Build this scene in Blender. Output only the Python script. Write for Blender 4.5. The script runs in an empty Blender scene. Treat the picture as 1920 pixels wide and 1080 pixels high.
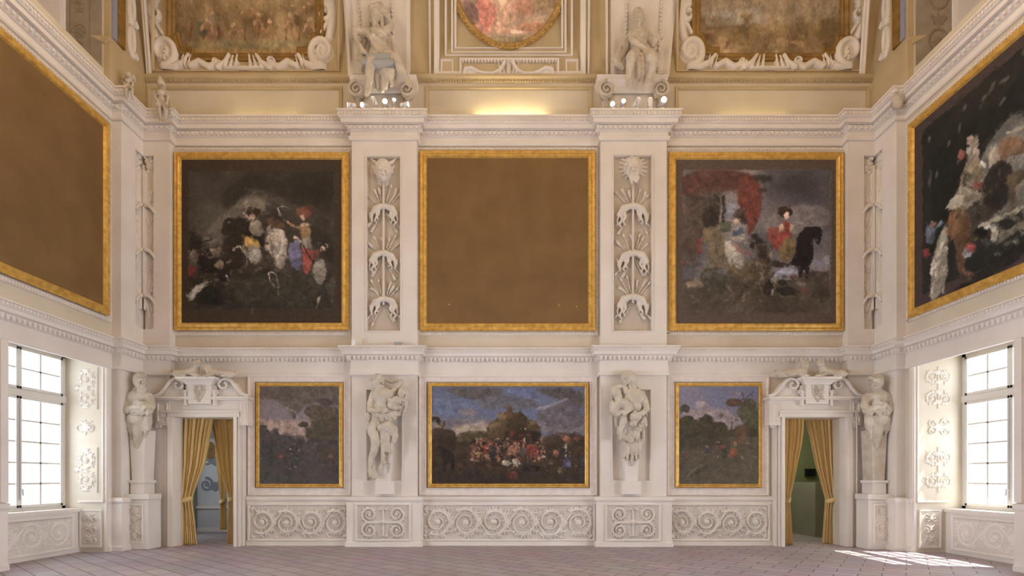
import bpy, bmesh, math, random
import numpy as np
from mathutils import Vector, Matrix
random.seed(7)
RNG = np.random.RandomState(11)
PI = math.pi
COL = bpy.context.scene.collection
D = 12.0; F = 960.0; CX = 954.0; CY = 895.0; EYE = 1.59      # camera distance to the end wall, focal length (px), horizon, eye height

def X(px, y=0.0): return (px - CX) * (D + y) / F
def Z(py, y=0.0): return EYE + (CY - py) * (D + y) / F
def W(px, py, y=0.0): return (X(px, y), y, Z(py, y))

# ------------------------------------------------------------------ materials
def lin(c):
    c = np.asarray(c, float) / 255.0
    return np.where(c <= 0.04045, c / 12.92, ((c + 0.055) / 1.055) ** 2.4)

def new_mat(name):
    m = bpy.data.materials.new(name); m.use_nodes = True
    nt = m.node_tree
    return m, nt, nt.nodes['Principled BSDF']

def plaster(name, ca, cb, rough=0.75, scale=1.2, bump=0.08, fine=40.0):
    m, nt, b = new_mat(name)
    tc = nt.nodes.new('ShaderNodeTexCoord')
    n = nt.nodes.new('ShaderNodeTexNoise'); n.inputs['Scale'].default_value = scale; n.inputs['Detail'].default_value = 6
    r = nt.nodes.new('ShaderNodeValToRGB')
    r.color_ramp.elements[0].position = 0.35; r.color_ramp.elements[1].position = 0.68
    r.color_ramp.elements[0].color = (*ca, 1); r.color_ramp.elements[1].color = (*cb, 1)
    n2 = nt.nodes.new('ShaderNodeTexNoise'); n2.inputs['Scale'].default_value = fine; n2.inputs['Detail'].default_value = 4
    bp = nt.nodes.new('ShaderNodeBump'); bp.inputs['Strength'].default_value = bump; bp.inputs['Distance'].default_value = 0.02
    L = nt.links.new
    L(tc.outputs['Object'], n.inputs['Vector']); L(tc.outputs['Object'], n2.inputs['Vector'])
    L(n.outputs['Fac'], r.inputs['Fac']); L(r.outputs['Color'], b.inputs['Base Color'])
    L(n2.outputs['Fac'], bp.inputs['Height']); L(bp.outputs['Normal'], b.inputs['Normal'])
    b.inputs['Roughness'].default_value = rough
    b.inputs['Specular IOR Level'].default_value = 0.25
    return m

M = {}
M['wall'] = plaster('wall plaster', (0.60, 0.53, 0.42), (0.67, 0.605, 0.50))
M['stucco'] = plaster('white stucco', (0.70, 0.65, 0.595), (0.785, 0.735, 0.69))
M['trim'] = plaster('trim stucco', (0.72, 0.665, 0.61), (0.80, 0.75, 0.70), bump=0.05)
M['relief'] = plaster('relief stucco', (0.66, 0.60, 0.53), (0.76, 0.70, 0.63), fine=60)
M['ground'] = plaster('relief ground', (0.50, 0.43, 0.35), (0.60, 0.53, 0.45), bump=0.3, fine=55)
M['ground_low'] = plaster('dado relief ground', (0.62, 0.57, 0.51), (0.70, 0.65, 0.60), bump=0.2)
M['statue'] = plaster('aged stucco', (0.50, 0.44, 0.355), (0.65, 0.585, 0.50), scale=5, bump=0.1, fine=60)
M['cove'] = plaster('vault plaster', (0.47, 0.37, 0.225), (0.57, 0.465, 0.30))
M['grey'] = plaster('grisaille plaster', (0.30, 0.26, 0.20), (0.38, 0.33, 0.26), scale=3)
M['greydark'] = plaster('grisaille ornament', (0.22, 0.18, 0.13), (0.30, 0.25, 0.19), scale=3)
M['blind'] = plaster('drawn blind', (0.62, 0.55, 0.50), (0.66, 0.59, 0.54), bump=0.0)
M['marbled'] = plaster('veined casing', (0.70, 0.63, 0.59), (0.79, 0.73, 0.70), scale=7, bump=0.1)
M['winframe'] = plaster('painted wood', (0.62, 0.59, 0.54), (0.68, 0.65, 0.60), rough=0.4, bump=0.02)
M['sideroom'] = plaster('cool white plaster', (0.50, 0.53, 0.55), (0.60, 0.62, 0.64))
M['scroll_blue'] = plaster('painted arabesque', (0.20, 0.22, 0.25), (0.30, 0.30, 0.31))
M['olive'] = plaster('olive plaster', (0.22, 0.24, 0.12), (0.27, 0.29, 0.15))
M['olive_light'] = plaster('pale olive plaster', (0.34, 0.34, 0.26), (0.40, 0.40, 0.30))
M['black'] = plaster('black plastic', (0.01, 0.012, 0.014), (0.015, 0.018, 0.02), rough=0.4, bump=0)
M['greybox'] = plaster('grey plastic', (0.35, 0.35, 0.36), (0.40, 0.40, 0.41), rough=0.5, bump=0)
M['whitebox'] = plaster('white enamel', (0.80, 0.80, 0.82), (0.85, 0.85, 0.87), rough=0.35, bump=0)
M['brownframe'] = plaster('brown gilded band', (0.20, 0.11, 0.03), (0.32, 0.19, 0.055), rough=0.5, scale=5)
M['oldgold'] = plaster('old gilding', (0.34, 0.20, 0.06), (0.52, 0.34, 0.12), rough=0.5, scale=12)
M['skyband'] = plaster('painted sky', (0.27, 0.29, 0.38), (0.33, 0.34, 0.42), rough=0.7)
M['house'] = plaster('pale render', (0.75, 0.72, 0.68), (0.82, 0.80, 0.76))
M['rear_dark'] = plaster('dark rear wall', (0.16, 0.12, 0.09), (0.30, 0.24, 0.18), scale=2)  # invented dark finish, cuts the light bounced off the unseen rear wall
M['leaf'] = plaster('foliage green', (0.22, 0.34, 0.12), (0.36, 0.46, 0.2), scale=4)
M['blank'] = plaster('bare brown canvas', (0.175, 0.103, 0.041), (0.215, 0.128, 0.052), rough=0.8, scale=1.5, bump=0.12, fine=25)

def gold_mat():
    m, nt, b = new_mat('gilded wood')
    tc = nt.nodes.new('ShaderNodeTexCoord')
    n = nt.nodes.new('ShaderNodeTexNoise'); n.inputs['Scale'].default_value = 9; n.inputs['Detail'].default_value = 8
    r = nt.nodes.new('ShaderNodeValToRGB')
    r.color_ramp.elements[0].position = 0.3; r.color_ramp.elements[1].position = 0.7
    r.color_ramp.elements[0].color = (0.50, 0.285, 0.06, 1); r.color_ramp.elements[1].color = (0.80, 0.51, 0.13, 1)
    bp = nt.nodes.new('ShaderNodeBump'); bp.inputs['Strength'].default_value = 0.15; bp.inputs['Distance'].default_value = 0.02
    L = nt.links.new
    L(tc.outputs['Object'], n.inputs['Vector']); L(n.outputs['Fac'], r.inputs['Fac']); L(r.outputs['Color'], b.inputs['Base Color'])
    L(n.outputs['Fac'], bp.inputs['Height']); L(bp.outputs['Normal'], b.inputs['Normal'])
    b.inputs['Metallic'].default_value = 0.35; b.inputs['Roughness'].default_value = 0.42
    return m
M['gold'] = gold_mat()

def floor_mat():
    m, nt, b = new_mat('terracotta paving')
    tc = nt.nodes.new('ShaderNodeTexCoord')
    mp = nt.nodes.new('ShaderNodeMapping'); mp.inputs['Rotation'].default_value = (0, 0, math.radians(38))
    br = nt.nodes.new('ShaderNodeTexBrick')
    br.inputs['Color1'].default_value = (0.40, 0.335, 0.365, 1); br.inputs['Color2'].default_value = (0.48, 0.41, 0.44, 1)
    br.inputs['Mortar'].default_value = (0.13, 0.10, 0.10, 1)
    br.inputs['Scale'].default_value = 1.0; br.inputs['Mortar Size'].default_value = 0.010
    br.inputs['Brick Width'].default_value = 0.62; br.inputs['Row Height'].default_value = 0.30
    n = nt.nodes.new('ShaderNodeTexNoise'); n.inputs['Scale'].default_value = 1.3; n.inputs['Detail'].default_value = 5
    mx = nt.nodes.new('ShaderNodeMixRGB'); mx.blend_type = 'MULTIPLY'; mx.inputs['Fac'].default_value = 0.35
    bp = nt.nodes.new('ShaderNodeBump'); bp.inputs['Strength'].default_value = 0.25; bp.inputs['Distance'].default_value = 0.02
    L = nt.links.new
    L(tc.outputs['Object'], mp.inputs['Vector']); L(mp.outputs['Vector'], br.inputs['Vector']); L(tc.outputs['Object'], n.inputs['Vector'])
    L(br.outputs['Color'], mx.inputs['Color1']); L(n.outputs['Color'], mx.inputs['Color2']); L(mx.outputs['Color'], b.inputs['Base Color'])
    L(br.outputs['Fac'], bp.inputs['Height']); bp.invert = True; L(bp.outputs['Normal'], b.inputs['Normal'])
    b.inputs['Roughness'].default_value = 0.5
    return m
M['floor'] = floor_mat()

def cloth_mat():
    m, nt, b = new_mat('gold satin')
    tc = nt.nodes.new('ShaderNodeTexCoord')
    n = nt.nodes.new('ShaderNodeTexNoise'); n.inputs['Scale'].default_value = 3; n.inputs['Detail'].default_value = 3
    r = nt.nodes.new('ShaderNodeValToRGB')
    r.color_ramp.elements[0].color = (0.60, 0.43, 0.17, 1); r.color_ramp.elements[1].color = (0.74, 0.55, 0.25, 1)
    nt.links.new(tc.outputs['Object'], n.inputs['Vector']); nt.links.new(n.outputs['Fac'], r.inputs['Fac'])
    nt.links.new(r.outputs['Color'], b.inputs['Base Color'])
    b.inputs['Roughness'].default_value = 0.55
    b.inputs['Sheen Weight'].default_value = 0.3
    return m
M['curtain'] = cloth_mat()

def glass_mat():
    m = bpy.data.materials.new('window glass'); m.use_nodes = True
    nt = m.node_tree; nt.nodes.clear()
    o = nt.nodes.new('ShaderNodeOutputMaterial'); t = nt.nodes.new('ShaderNodeBsdfTransparent'); g = nt.nodes.new('ShaderNodeBsdfGlossy')
    g.inputs['Roughness'].default_value = 0.03
    mx = nt.nodes.new('ShaderNodeMixShader'); mx.inputs[0].default_value = 0.06
    t.inputs['Color'].default_value = (0.95, 0.97, 0.97, 1)
    nt.links.new(t.outputs[0], mx.inputs[1]); nt.links.new(g.outputs[0], mx.inputs[2])
    nt.links.new(mx.outputs[0], o.inputs[0])
    return m
M['glass'] = glass_mat()

def lens_mat(name, s):
    m, nt, b = new_mat(name)
    b.inputs['Base Color'].default_value = (0.9, 0.85, 0.7, 1)
    b.inputs['Emission Color'].default_value = (1.0, 0.80, 0.50, 1); b.inputs['Emission Strength'].default_value = s
    return m
M['lens_on'] = lens_mat('lit lamp lens', 60.0)
M['lens_dim'] = lens_mat('weakly lit lamp lens', 4.0)

def attr_mat(name, rough=0.6):
    m, nt, b = new_mat(name)
    a = nt.nodes.new('ShaderNodeAttribute'); a.attribute_name = 'paint'
    n = nt.nodes.new('ShaderNodeTexNoise'); n.inputs['Scale'].default_value = 30; n.inputs['Detail'].default_value = 5
    tc = nt.nodes.new('ShaderNodeTexCoord'); nt.links.new(tc.outputs['Object'], n.inputs['Vector'])
    mx = nt.nodes.new('ShaderNodeMixRGB'); mx.blend_type = 'SOFT_LIGHT'; mx.inputs['Fac'].default_value = 0.25
    nt.links.new(a.outputs['Color'], mx.inputs['Color1']); nt.links.new(n.outputs['Fac'], mx.inputs['Color2'])
    nt.links.new(mx.outputs['Color'], b.inputs['Base Color'])
    b.inputs['Roughness'].default_value = rough; b.inputs['Specular IOR Level'].default_value = 0.25
    return m
M['oil'] = attr_mat('oil paint'); M['fresco'] = attr_mat('fresco paint', 0.85)

# ------------------------------------------------------------------ object helpers
def link(o, parent=None):
    COL.objects.link(o)
    if parent is not None: o.parent = parent
    return o

def tag(o, label=None, cat=None, group=None, kind=None):
    if label: o['label'] = label
    if cat: o['category'] = cat
    if group: o['group'] = group
    if kind: o['kind'] = kind
    return o

def empty(name, loc, label=None, cat=None, group=None, kind=None):
    """An Empty at a thing's base. Part meshes keep world coordinates through the parent inverse."""
    o = bpy.data.objects.new(name, None); COL.objects.link(o); o.location = loc
    o.empty_display_size = 0.1
    return tag(o, label, cat, group, kind)

def adopt(o, parent):
    if parent is None: return o
    t = Vector((0, 0, 0)); p = parent
    while p is not None:
        t += p.location; p = p.parent
    o.parent = parent
    o.location = Vector(o.location) - t
    return o

class MB:
    def __init__(s): s.v = []; s.f = []
    def add(s, vs, fs):
        b = len(s.v); s.v.extend([tuple(v) for v in vs]); s.f.extend([tuple(b + i for i in f) for f in fs]); return s
    def box(s, x0, x1, y0, y1, z0, z1):
        v = [(x0,y0,z0),(x1,y0,z0),(x1,y1,z0),(x0,y1,z0),(x0,y0,z1),(x1,y0,z1),(x1,y1,z1),(x0,y1,z1)]
        return s.add(v, [(0,3,2,1),(4,5,6,7),(0,1,5,4),(1,2,6,5),(2,3,7,6),(3,0,4,7)])
    def grid(s, P, closed_u=False, closed_v=False):
        P = np.asarray(P); n, m = P.shape[:2]
        b = len(s.v); s.v.extend(map(tuple, P.reshape(-1, 3)))
        for i in range(n if closed_u else n - 1):
            for j in range(m if closed_v else m - 1):
                a = b + i*m + j; c = b + ((i+1) % n)*m + j
                a2 = b + i*m + (j+1) % m; c2 = b + ((i+1) % n)*m + (j+1) % m
                s.f.append((a, c, c2, a2))
        return s
    def tube(s, pts, r, n=8, cap=True):
        pts = [Vector(p) for p in pts]
        if not hasattr(r, '__len__'): r = [r]*len(pts)
        rings = []; up = Vector((0.123, 0.2, 1)).normalized()
        for i, p in enumerate(pts):
            t = (pts[min(i+1, len(pts)-1)] - pts[max(i-1, 0)]).normalized()
            a = t.cross(up)
            if a.length < 1e-3: a = t.cross(Vector((1, 0, 0)))
            a.normalize(); b = t.cross(a)
            rings.append([p + (a*math.cos(2*PI*k/n) + b*math.sin(2*PI*k/n))*r[i] for k in range(n)])
        b0 = len(s.v); s.grid(np.array([[tuple(v) for v in q] for q in rings]), closed_v=True)
        if cap:
            s.f.append(tuple(b0 + k for k in range(n))); s.f.append(tuple(b0 + (len(pts)-1)*n + k for k in reversed(range(n))))
        return s
    def ball(s, c, r, n=10, m=7):
        if not hasattr(r, '__len__'): r = (r, r, r)
        P = []
        for i in range(m+1):
            th = PI*i/m
            P.append([(c[0]+r[0]*math.sin(th)*math.cos(2*PI*k/n), c[1]+r[1]*math.sin(th)*math.sin(2*PI*k/n), c[2]+r[2]*math.cos(th)) for k in range(n)])
        return s.grid(np.array(P), closed_v=True)
    def prism(s, pts, y0, y1):
        """outline in x,z extruded from y0 to y1"""
        n = len(pts)
        v = [(p[0], y0, p[1]) for p in pts] + [(p[0], y1, p[1]) for p in pts]
        return s.add(v, [tuple(range(n)), tuple(range(2*n-1, n-1, -1))] + [(i, (i+1) % n, n+(i+1) % n, n+i) for i in range(n)])
    def ring(s, rect, prof, mapf):
        """frame: prof = [(inset, height)] round rect = (a0,a1,b0,b1); mapf(a,b,h) -> xyz"""
        a0, a1, b0, b1 = rect
        R = []
        for d, h in prof:
            R.append([mapf(a0+d, b0+d, h), mapf(a1-d, b0+d, h), mapf(a1-d, b1-d, h), mapf(a0+d, b1-d, h)])
        return s.grid(np.array(R), closed_v=True)
    def sweep(s, path, prof, closed=False, cap=True):
        """profile (p outward, z) along a plan polyline, interior on the right-hand side of travel"""
        n = len(path); offs = []
        for i in range(n):
            def nrm(a, b):
                d = Vector((b[0]-a[0], b[1]-a[1])); d.normalize(); return Vector((d.y, -d.x))
            ns = []
            if i > 0: ns.append(nrm(path[i-1], path[i]))
            if i < n-1: ns.append(nrm(path[i], path[i+1]))
            if len(ns) == 1: o = ns[0]
            else:
                k = 1 + ns[0].dot(ns[1]); o = (ns[0] + ns[1]) / max(k, 0.2)
            offs.append(o)
        P = [[(path[i][0]+offs[i].x*p, path[i][1]+offs[i].y*p, z) for p, z in prof] for i in range(n)]
        b0 = len(s.v); s.grid(np.array(P))
        if cap:
            m = len(prof); s.f.append(tuple(b0+k for k in range(m))); s.f.append(tuple(b0+(n-1)*m+k for k in reversed(range(m))))
        return s
    def build(s, name, mat, parent=None, smooth=False, bevel=0.0, origin=None):
        me = bpy.data.meshes.new(name)
        vs = np.array(s.v, float)
        if origin is None: origin = (float((vs[:,0].min()+vs[:,0].max())/2), float((vs[:,1].min()+vs[:,1].max())/2), float(vs[:,2].min()))
        vs = vs - np.array(origin)
        me.from_pydata(vs.tolist(), [], s.f); me.update()
        bm = bmesh.new(); bm.from_mesh(me); bmesh.ops.recalc_face_normals(bm, faces=bm.faces); bm.to_mesh(me); bm.free()
        if smooth:
            me.polygons.foreach_set('use_smooth', [True]*len(me.polygons))
        o = bpy.data.objects.new(name, me); COL.objects.link(o); o.location = origin
        if mat is not None: me.materials.append(mat if not isinstance(mat, str) else M[mat])
        if bevel > 0:
            md = o.modifiers.new('edge', 'BEVEL'); md.width = bevel; md.segments = 2; md.limit_method = 'ANGLE'
        return adopt(o, parent)

def struct(o): o['kind'] = 'structure'; return o

# maps from wall coordinates to space
def on_back(y0): return lambda a, b, h: (a, y0 - h, b)
def on_left(x0): return lambda a, b, h: (x0 + h, a, b)
def on_right(x0): return lambda a, b, h: (x0 - h, a, b)

# ------------------------------------------------------------------ height fields (stucco ornament in relief)
def fbm(h, w, cell, octaves=4, seed=0, gain=0.55):
    r = np.random.RandomState(seed); out = np.zeros((h, w)); amp = 1; tot = 0; c = float(cell)
    for _ in range(octaves):
        gh, gw = int(h/c)+3, int(w/c)+3
        g = r.rand(gh, gw)
        yy = np.arange(h)/c; xx = np.arange(w)/c
        iy = yy.astype(int); ix = xx.astype(int); fy = yy-iy; fx = xx-ix
        fy = (fy*fy*(3-2*fy))[:, None]; fx = (fx*fx*(3-2*fx))[None, :]
        a = g[iy][:, ix]; b = g[iy][:, ix+1]; cc = g[iy+1][:, ix]; d = g[iy+1][:, ix+1]
        out += amp*((a*(1-fx)+b*fx)*(1-fy) + (cc*(1-fx)+d*fx)*fy); tot += amp
        amp *= gain; c = max(c/2, 1.01)
    return out/tot

class HF:
    """height field over a rectangle in metres (u to the right, v up)"""
    def __init__(s, w, h, res):
        s.w, s.h, s.res = w, h, res
        s.nx = max(4, int(w/res)+1); s.ny = max(4, int(h/res)+1)
        s.a = np.zeros((s.ny, s.nx))
    def stamp(s, u, v, r, hh):
        i0 = max(0, int((u-r)/s.res)); i1 = min(s.nx, int((u+r)/s.res)+2)
        j0 = max(0, int((v-r)/s.res)); j1 = min(s.ny, int((v+r)/s.res)+2)
        if i0 >= i1 or j0 >= j1: return
        x = (np.arange(i0, i1)*s.res-u)/r; y = (np.arange(j0, j1)*s.res-v)/r
        d = x[None, :]**2 + y[:, None]**2
        q = np.sqrt(np.clip(1-d, 0, 1))*hh
        s.a[j0:j1, i0:i1] = np.maximum(s.a[j0:j1, i0:i1], q)
    def stroke(s, pts, w0, w1=None, h0=0.03, h1=None, mid=None):
        if w1 is None: w1 = w0
        if h1 is None: h1 = h0
        pts = np.asarray(pts, float); seg = np.hypot(*(pts[1:]-pts[:-1]).T); L = np.concatenate([[0], np.cumsum(seg)])
        if L[-1] < 1e-6: return
        n = max(2, int(L[-1]/(s.res*0.8)))
        for k in range(n+1):
            t = k/n; l = t*L[-1]
            x = np.interp(l, L, pts[:, 0]); y = np.interp(l, L, pts[:, 1])
            w = w0+(w1-w0)*t
            if mid: w += (mid-(w0+w1)/2)*math.sin(PI*t)
            s.stamp(x, y, max(w, s.res*1.2), h0+(h1-h0)*t)
    def spiral(s, cx, cy, R, a0, turns, sgn=1, w=0.03, h=0.04, w1=None, r1=0.12):
        n = int(40*turns)+4; P = []
        for k in range(n+1):
            t = k/n; r = R*(1-t)**0.9 + R*r1*t; a = a0 + sgn*2*PI*turns*t
            P.append((cx+r*math.cos(a), cy+r*math.sin(a)))
        s.stroke(P, w, w*0.6 if w1 is None else w1, h, h*0.9); s.stamp(cx, cy, R*0.24, h*1.15); return P
    def leaf(s, x, y, a, size, h=0.035, lobes=5):
        for k in range(lobes):
            t = (k/(lobes-1)-0.5)*2; b = a + t*1.05; l = size*(1-0.45*abs(t))
            P = [(x, y), (x+math.cos(b)*l*0.5, y+math.sin(b)*l*0.5), (x+math.cos(b+t*0.5)*l, y+math.sin(b+t*0.5)*l)]
            s.stroke(P, size*0.10, size*0.05, h, h*0.7, mid=size*0.17)
    def mesh(s, name, mapf, mat, parent=None, cull=None, back=-0.012, rough=0.0, seed=1):
        a = s.a.copy()
        if rough: a = a + (fbm(s.ny, s.nx, 8, 3, seed)-0.5)*rough*(a > 0)
        ny, nx = s.ny, s.nx
        U = np.linspace(0, s.w, nx)[None, :].repeat(ny, 0); V = np.linspace(0, s.h, ny)[:, None].repeat(nx, 1)
        Hh = np.where(a > 1e-4, a, back if cull else 0.0)
        x, y, z = mapf(U, V, Hh)
        P = np.stack([x+0*U, y+0*U, z+0*U], -1).reshape(-1, 3)
        idx = np.arange(ny*nx).reshape(ny, nx)
        q = np.stack([idx[:-1, :-1], idx[:-1, 1:], idx[1:, 1:], idx[1:, :-1]], -1).reshape(-1, 4)
        if cull:
            on = (a > 1e-4).ravel(); q = q[on[q].any(1)]
            used = np.unique(q); rem = -np.ones(len(P), int); rem[used] = np.arange(len(used)); P = P[used]; q = rem[q]
        me = bpy.data.meshes.new(name)
        org = np.array([(P[:, 0].min()+P[:, 0].max())/2, (P[:, 1].min()+P[:, 1].max())/2, P[:, 2].min()])
        me.from_pydata((P-org).tolist(), [], q.tolist()); me.update()
        me.polygons.foreach_set('use_smooth', [True]*len(me.polygons))
        me.materials.append(M[mat] if isinstance(mat, str) else mat)
        o = bpy.data.objects.new(name, me); COL.objects.link(o); o.location = org.tolist()
        return adopt(o, parent)

def rinceau(hf, n, R=None, flip=1, seed=0, w=0.024, h=0.06):
    """running acanthus scroll of n volutes along the panel"""
    r = random.Random(seed); L, H = hf.w, hf.h
    step = L/n; R = R or min(step*0.50, H*0.42)
    for i in range(n):
        cx = step*(i+0.5); up = flip if i % 2 == 0 else -flip; cy = H/2 + up*H*0.015
        P = hf.spiral(cx, cy, R, -up*PI/2 - up*0.6, 1.9, sgn=up if i % 2 == 0 else up, w=w, h=h)
        for k in range(0, 30, 3):
            x, y = P[k]; a = math.atan2(y-cy, x-cx) + up*0.7
            hf.leaf(x, y, a, R*r.uniform(0.34, 0.5), h*0.75, 5)
            hf.leaf(x*.9+cx*.1, y*.9+cy*.1, a+2.2*up, R*r.uniform(.18, .26), h*.6, 3)
        for k in range(32, 66, 5):
            x, y = P[k]; a = math.atan2(y-cy, x-cx) + PI*0.8*up
            hf.leaf(x, y, a, R*0.16, h*0.8, 3)
        for q in range(5):
            a = 2*PI*q/5; hf.stroke([(cx, cy), (cx+R*0.2*math.cos(a), cy+R*0.2*math.sin(a))], R*0.05, R*0.02, h, h*0.8, mid=R*0.08)
        hf.stamp(cx, cy, R*0.09, h*1.3)
        if i < n-1:
            x0 = step*(i+1)
            hf.stroke([(cx+R*0.3, cy-up*R*0.98), (x0, H/2), (x0+step*0.5-R*0.3, H/2+up*R*0.95)], w*0.9, w*0.9, h*0.8)
            hf.leaf(x0, H/2, up*PI/2, R*0.42, h*0.8, 5); hf.leaf(x0, H/2, -up*PI/2, R*0.42, h*0.8, 5)
            hf.leaf(x0, H*0.5+up*R*0.65, up*PI/2, R*0.28, h*0.7, 3); hf.leaf(x0, H*0.5-up*R*0.65, -up*PI/2, R*0.28, h*0.7, 3)
    for _ in range(int(L*70)):                                   # small leaves fill what is left of the ground
        x, y = r.uniform(.04, L-.04), r.uniform(.04, H-.04); j, i = int(y/hf.res), int(x/hf.res)
        if hf.a[max(j-5, 0):j+5, max(i-5, 0):i+5].max() < 1e-4: hf.leaf(x, y, r.uniform(0, 2*PI), r.uniform(.07, .11), h*.55, 4)
    for (x, y, a) in ((0.03, 0.05, 0.8), (0.03, H-0.05, -0.8), (L-0.03, 0.05, PI-0.8), (L-0.03, H-0.05, PI+0.8)):
        hf.leaf(x, y, a, R*0.4, h*0.7, 4)

def quad_scroll(hf, w=0.022, h=0.06):
    """four volutes round a central stem and small mask"""
    L, H = hf.w, hf.h; R = min(L*0.23, H*0.23)
    for sx in (-1, 1):
        for sy in (-1, 1):
            cx = L/2+sx*L*0.27; cy = H/2+sy*H*0.24
            P = hf.spiral(cx, cy, R, (-sy*PI/2) , 1.8, sgn=sx*sy, w=w, h=h)
            for k in range(0, 40, 3):
                x, y = P[k]; a = math.atan2(y-cy, x-cx); hf.leaf(x, y, a + sx*sy*0.6, R*0.42, h*0.7, 5); hf.leaf(x, y, a + sx*sy*2.6, R*.24, h*.6, 3)
            hf.stroke([(cx, cy-sy*R), (L/2+sx*L*0.06, H/2+sy*H*0.02), (L/2, H/2-sy*H*0.05)], w, w, h*0.8)
            hf.leaf(L/2+sx*L*0.05, H/2+sy*H*0.38, PI/2-sx*0.5 if sy > 0 else -PI/2+sx*0.5, R*0.5, h*0.8)
    hf.stroke([(L/2, H*0.1), (L/2, H*0.9)], w*1.1, w*0.9, h*0.8)
    hf.stamp(L/2, H*0.52, R*0.35, h*1.4)
    for k in range(6): hf.leaf(L/2, H*0.52, k*PI/3, R*0.5, h*0.8, 3)

# ------------------------------------------------------------------ sculpture: limbs and masses fused into one surface
def _cap(p0, p1, r0, r1, n=12):
    p0 = np.array(p0, float); p1 = np.array(p1, float); d = p1-p0; L = np.linalg.norm(d)
    t = d/L if L > 1e-6 else np.array([0, 0, 1.0])
    a = np.cross(t, [0.13, 0.31, 0.94]); a /= np.linalg.norm(a); b = np.cross(t, a)
    R = []
    for k in range(5):
        th = PI/2*k/4 + 1e-3; R.append((p0 - t*r0*math.cos(th), r0*math.sin(th)))
    for k in range(5):
        th = PI/2*(1-k/4) + 1e-3; R.append((p1 + t*r1*math.cos(th), r1*math.sin(th)))
    ang = 2*PI*np.arange(n)/n
    V = np.concatenate([c[None]+rr*(np.cos(ang)[:, None]*a+np.sin(ang)[:, None]*b) for c, rr in R])
    m = len(R); Fc = [(i*n+j, i*n+(j+1) % n, (i+1)*n+(j+1) % n, (i+1)*n+j) for i in range(m-1) for j in range(n)]
    Fc += [tuple(range(n))[::-1], tuple((m-1)*n+k for k in range(n))]
    return V, Fc

def _ell(c, r, rot=0.0, tilt=0.0, n=16, m=10):
    V = []
    for i in range(m+1):
        th = PI*i/m*0.998+0.001*PI
        for k in range(n):
            V.append((r[0]*math.sin(th)*math.cos(2*PI*k/n), r[1]*math.sin(th)*math.sin(2*PI*k/n), r[2]*math.cos(th)))
    V = np.array(V); R = np.array((Matrix.Rotation(rot, 3, 'Y') @ Matrix.Rotation(tilt, 3, 'X')))
    V = V @ R.T + np.array(c)
    Fc = [(i*n+j, (i+1)*n+j, (i+1)*n+(j+1) % n, i*n+(j+1) % n) for i in range(m) for j in range(n)]
    Fc += [tuple(range(n)), tuple(m*n+k for k in range(n))[::-1]]
    return V, Fc

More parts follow.
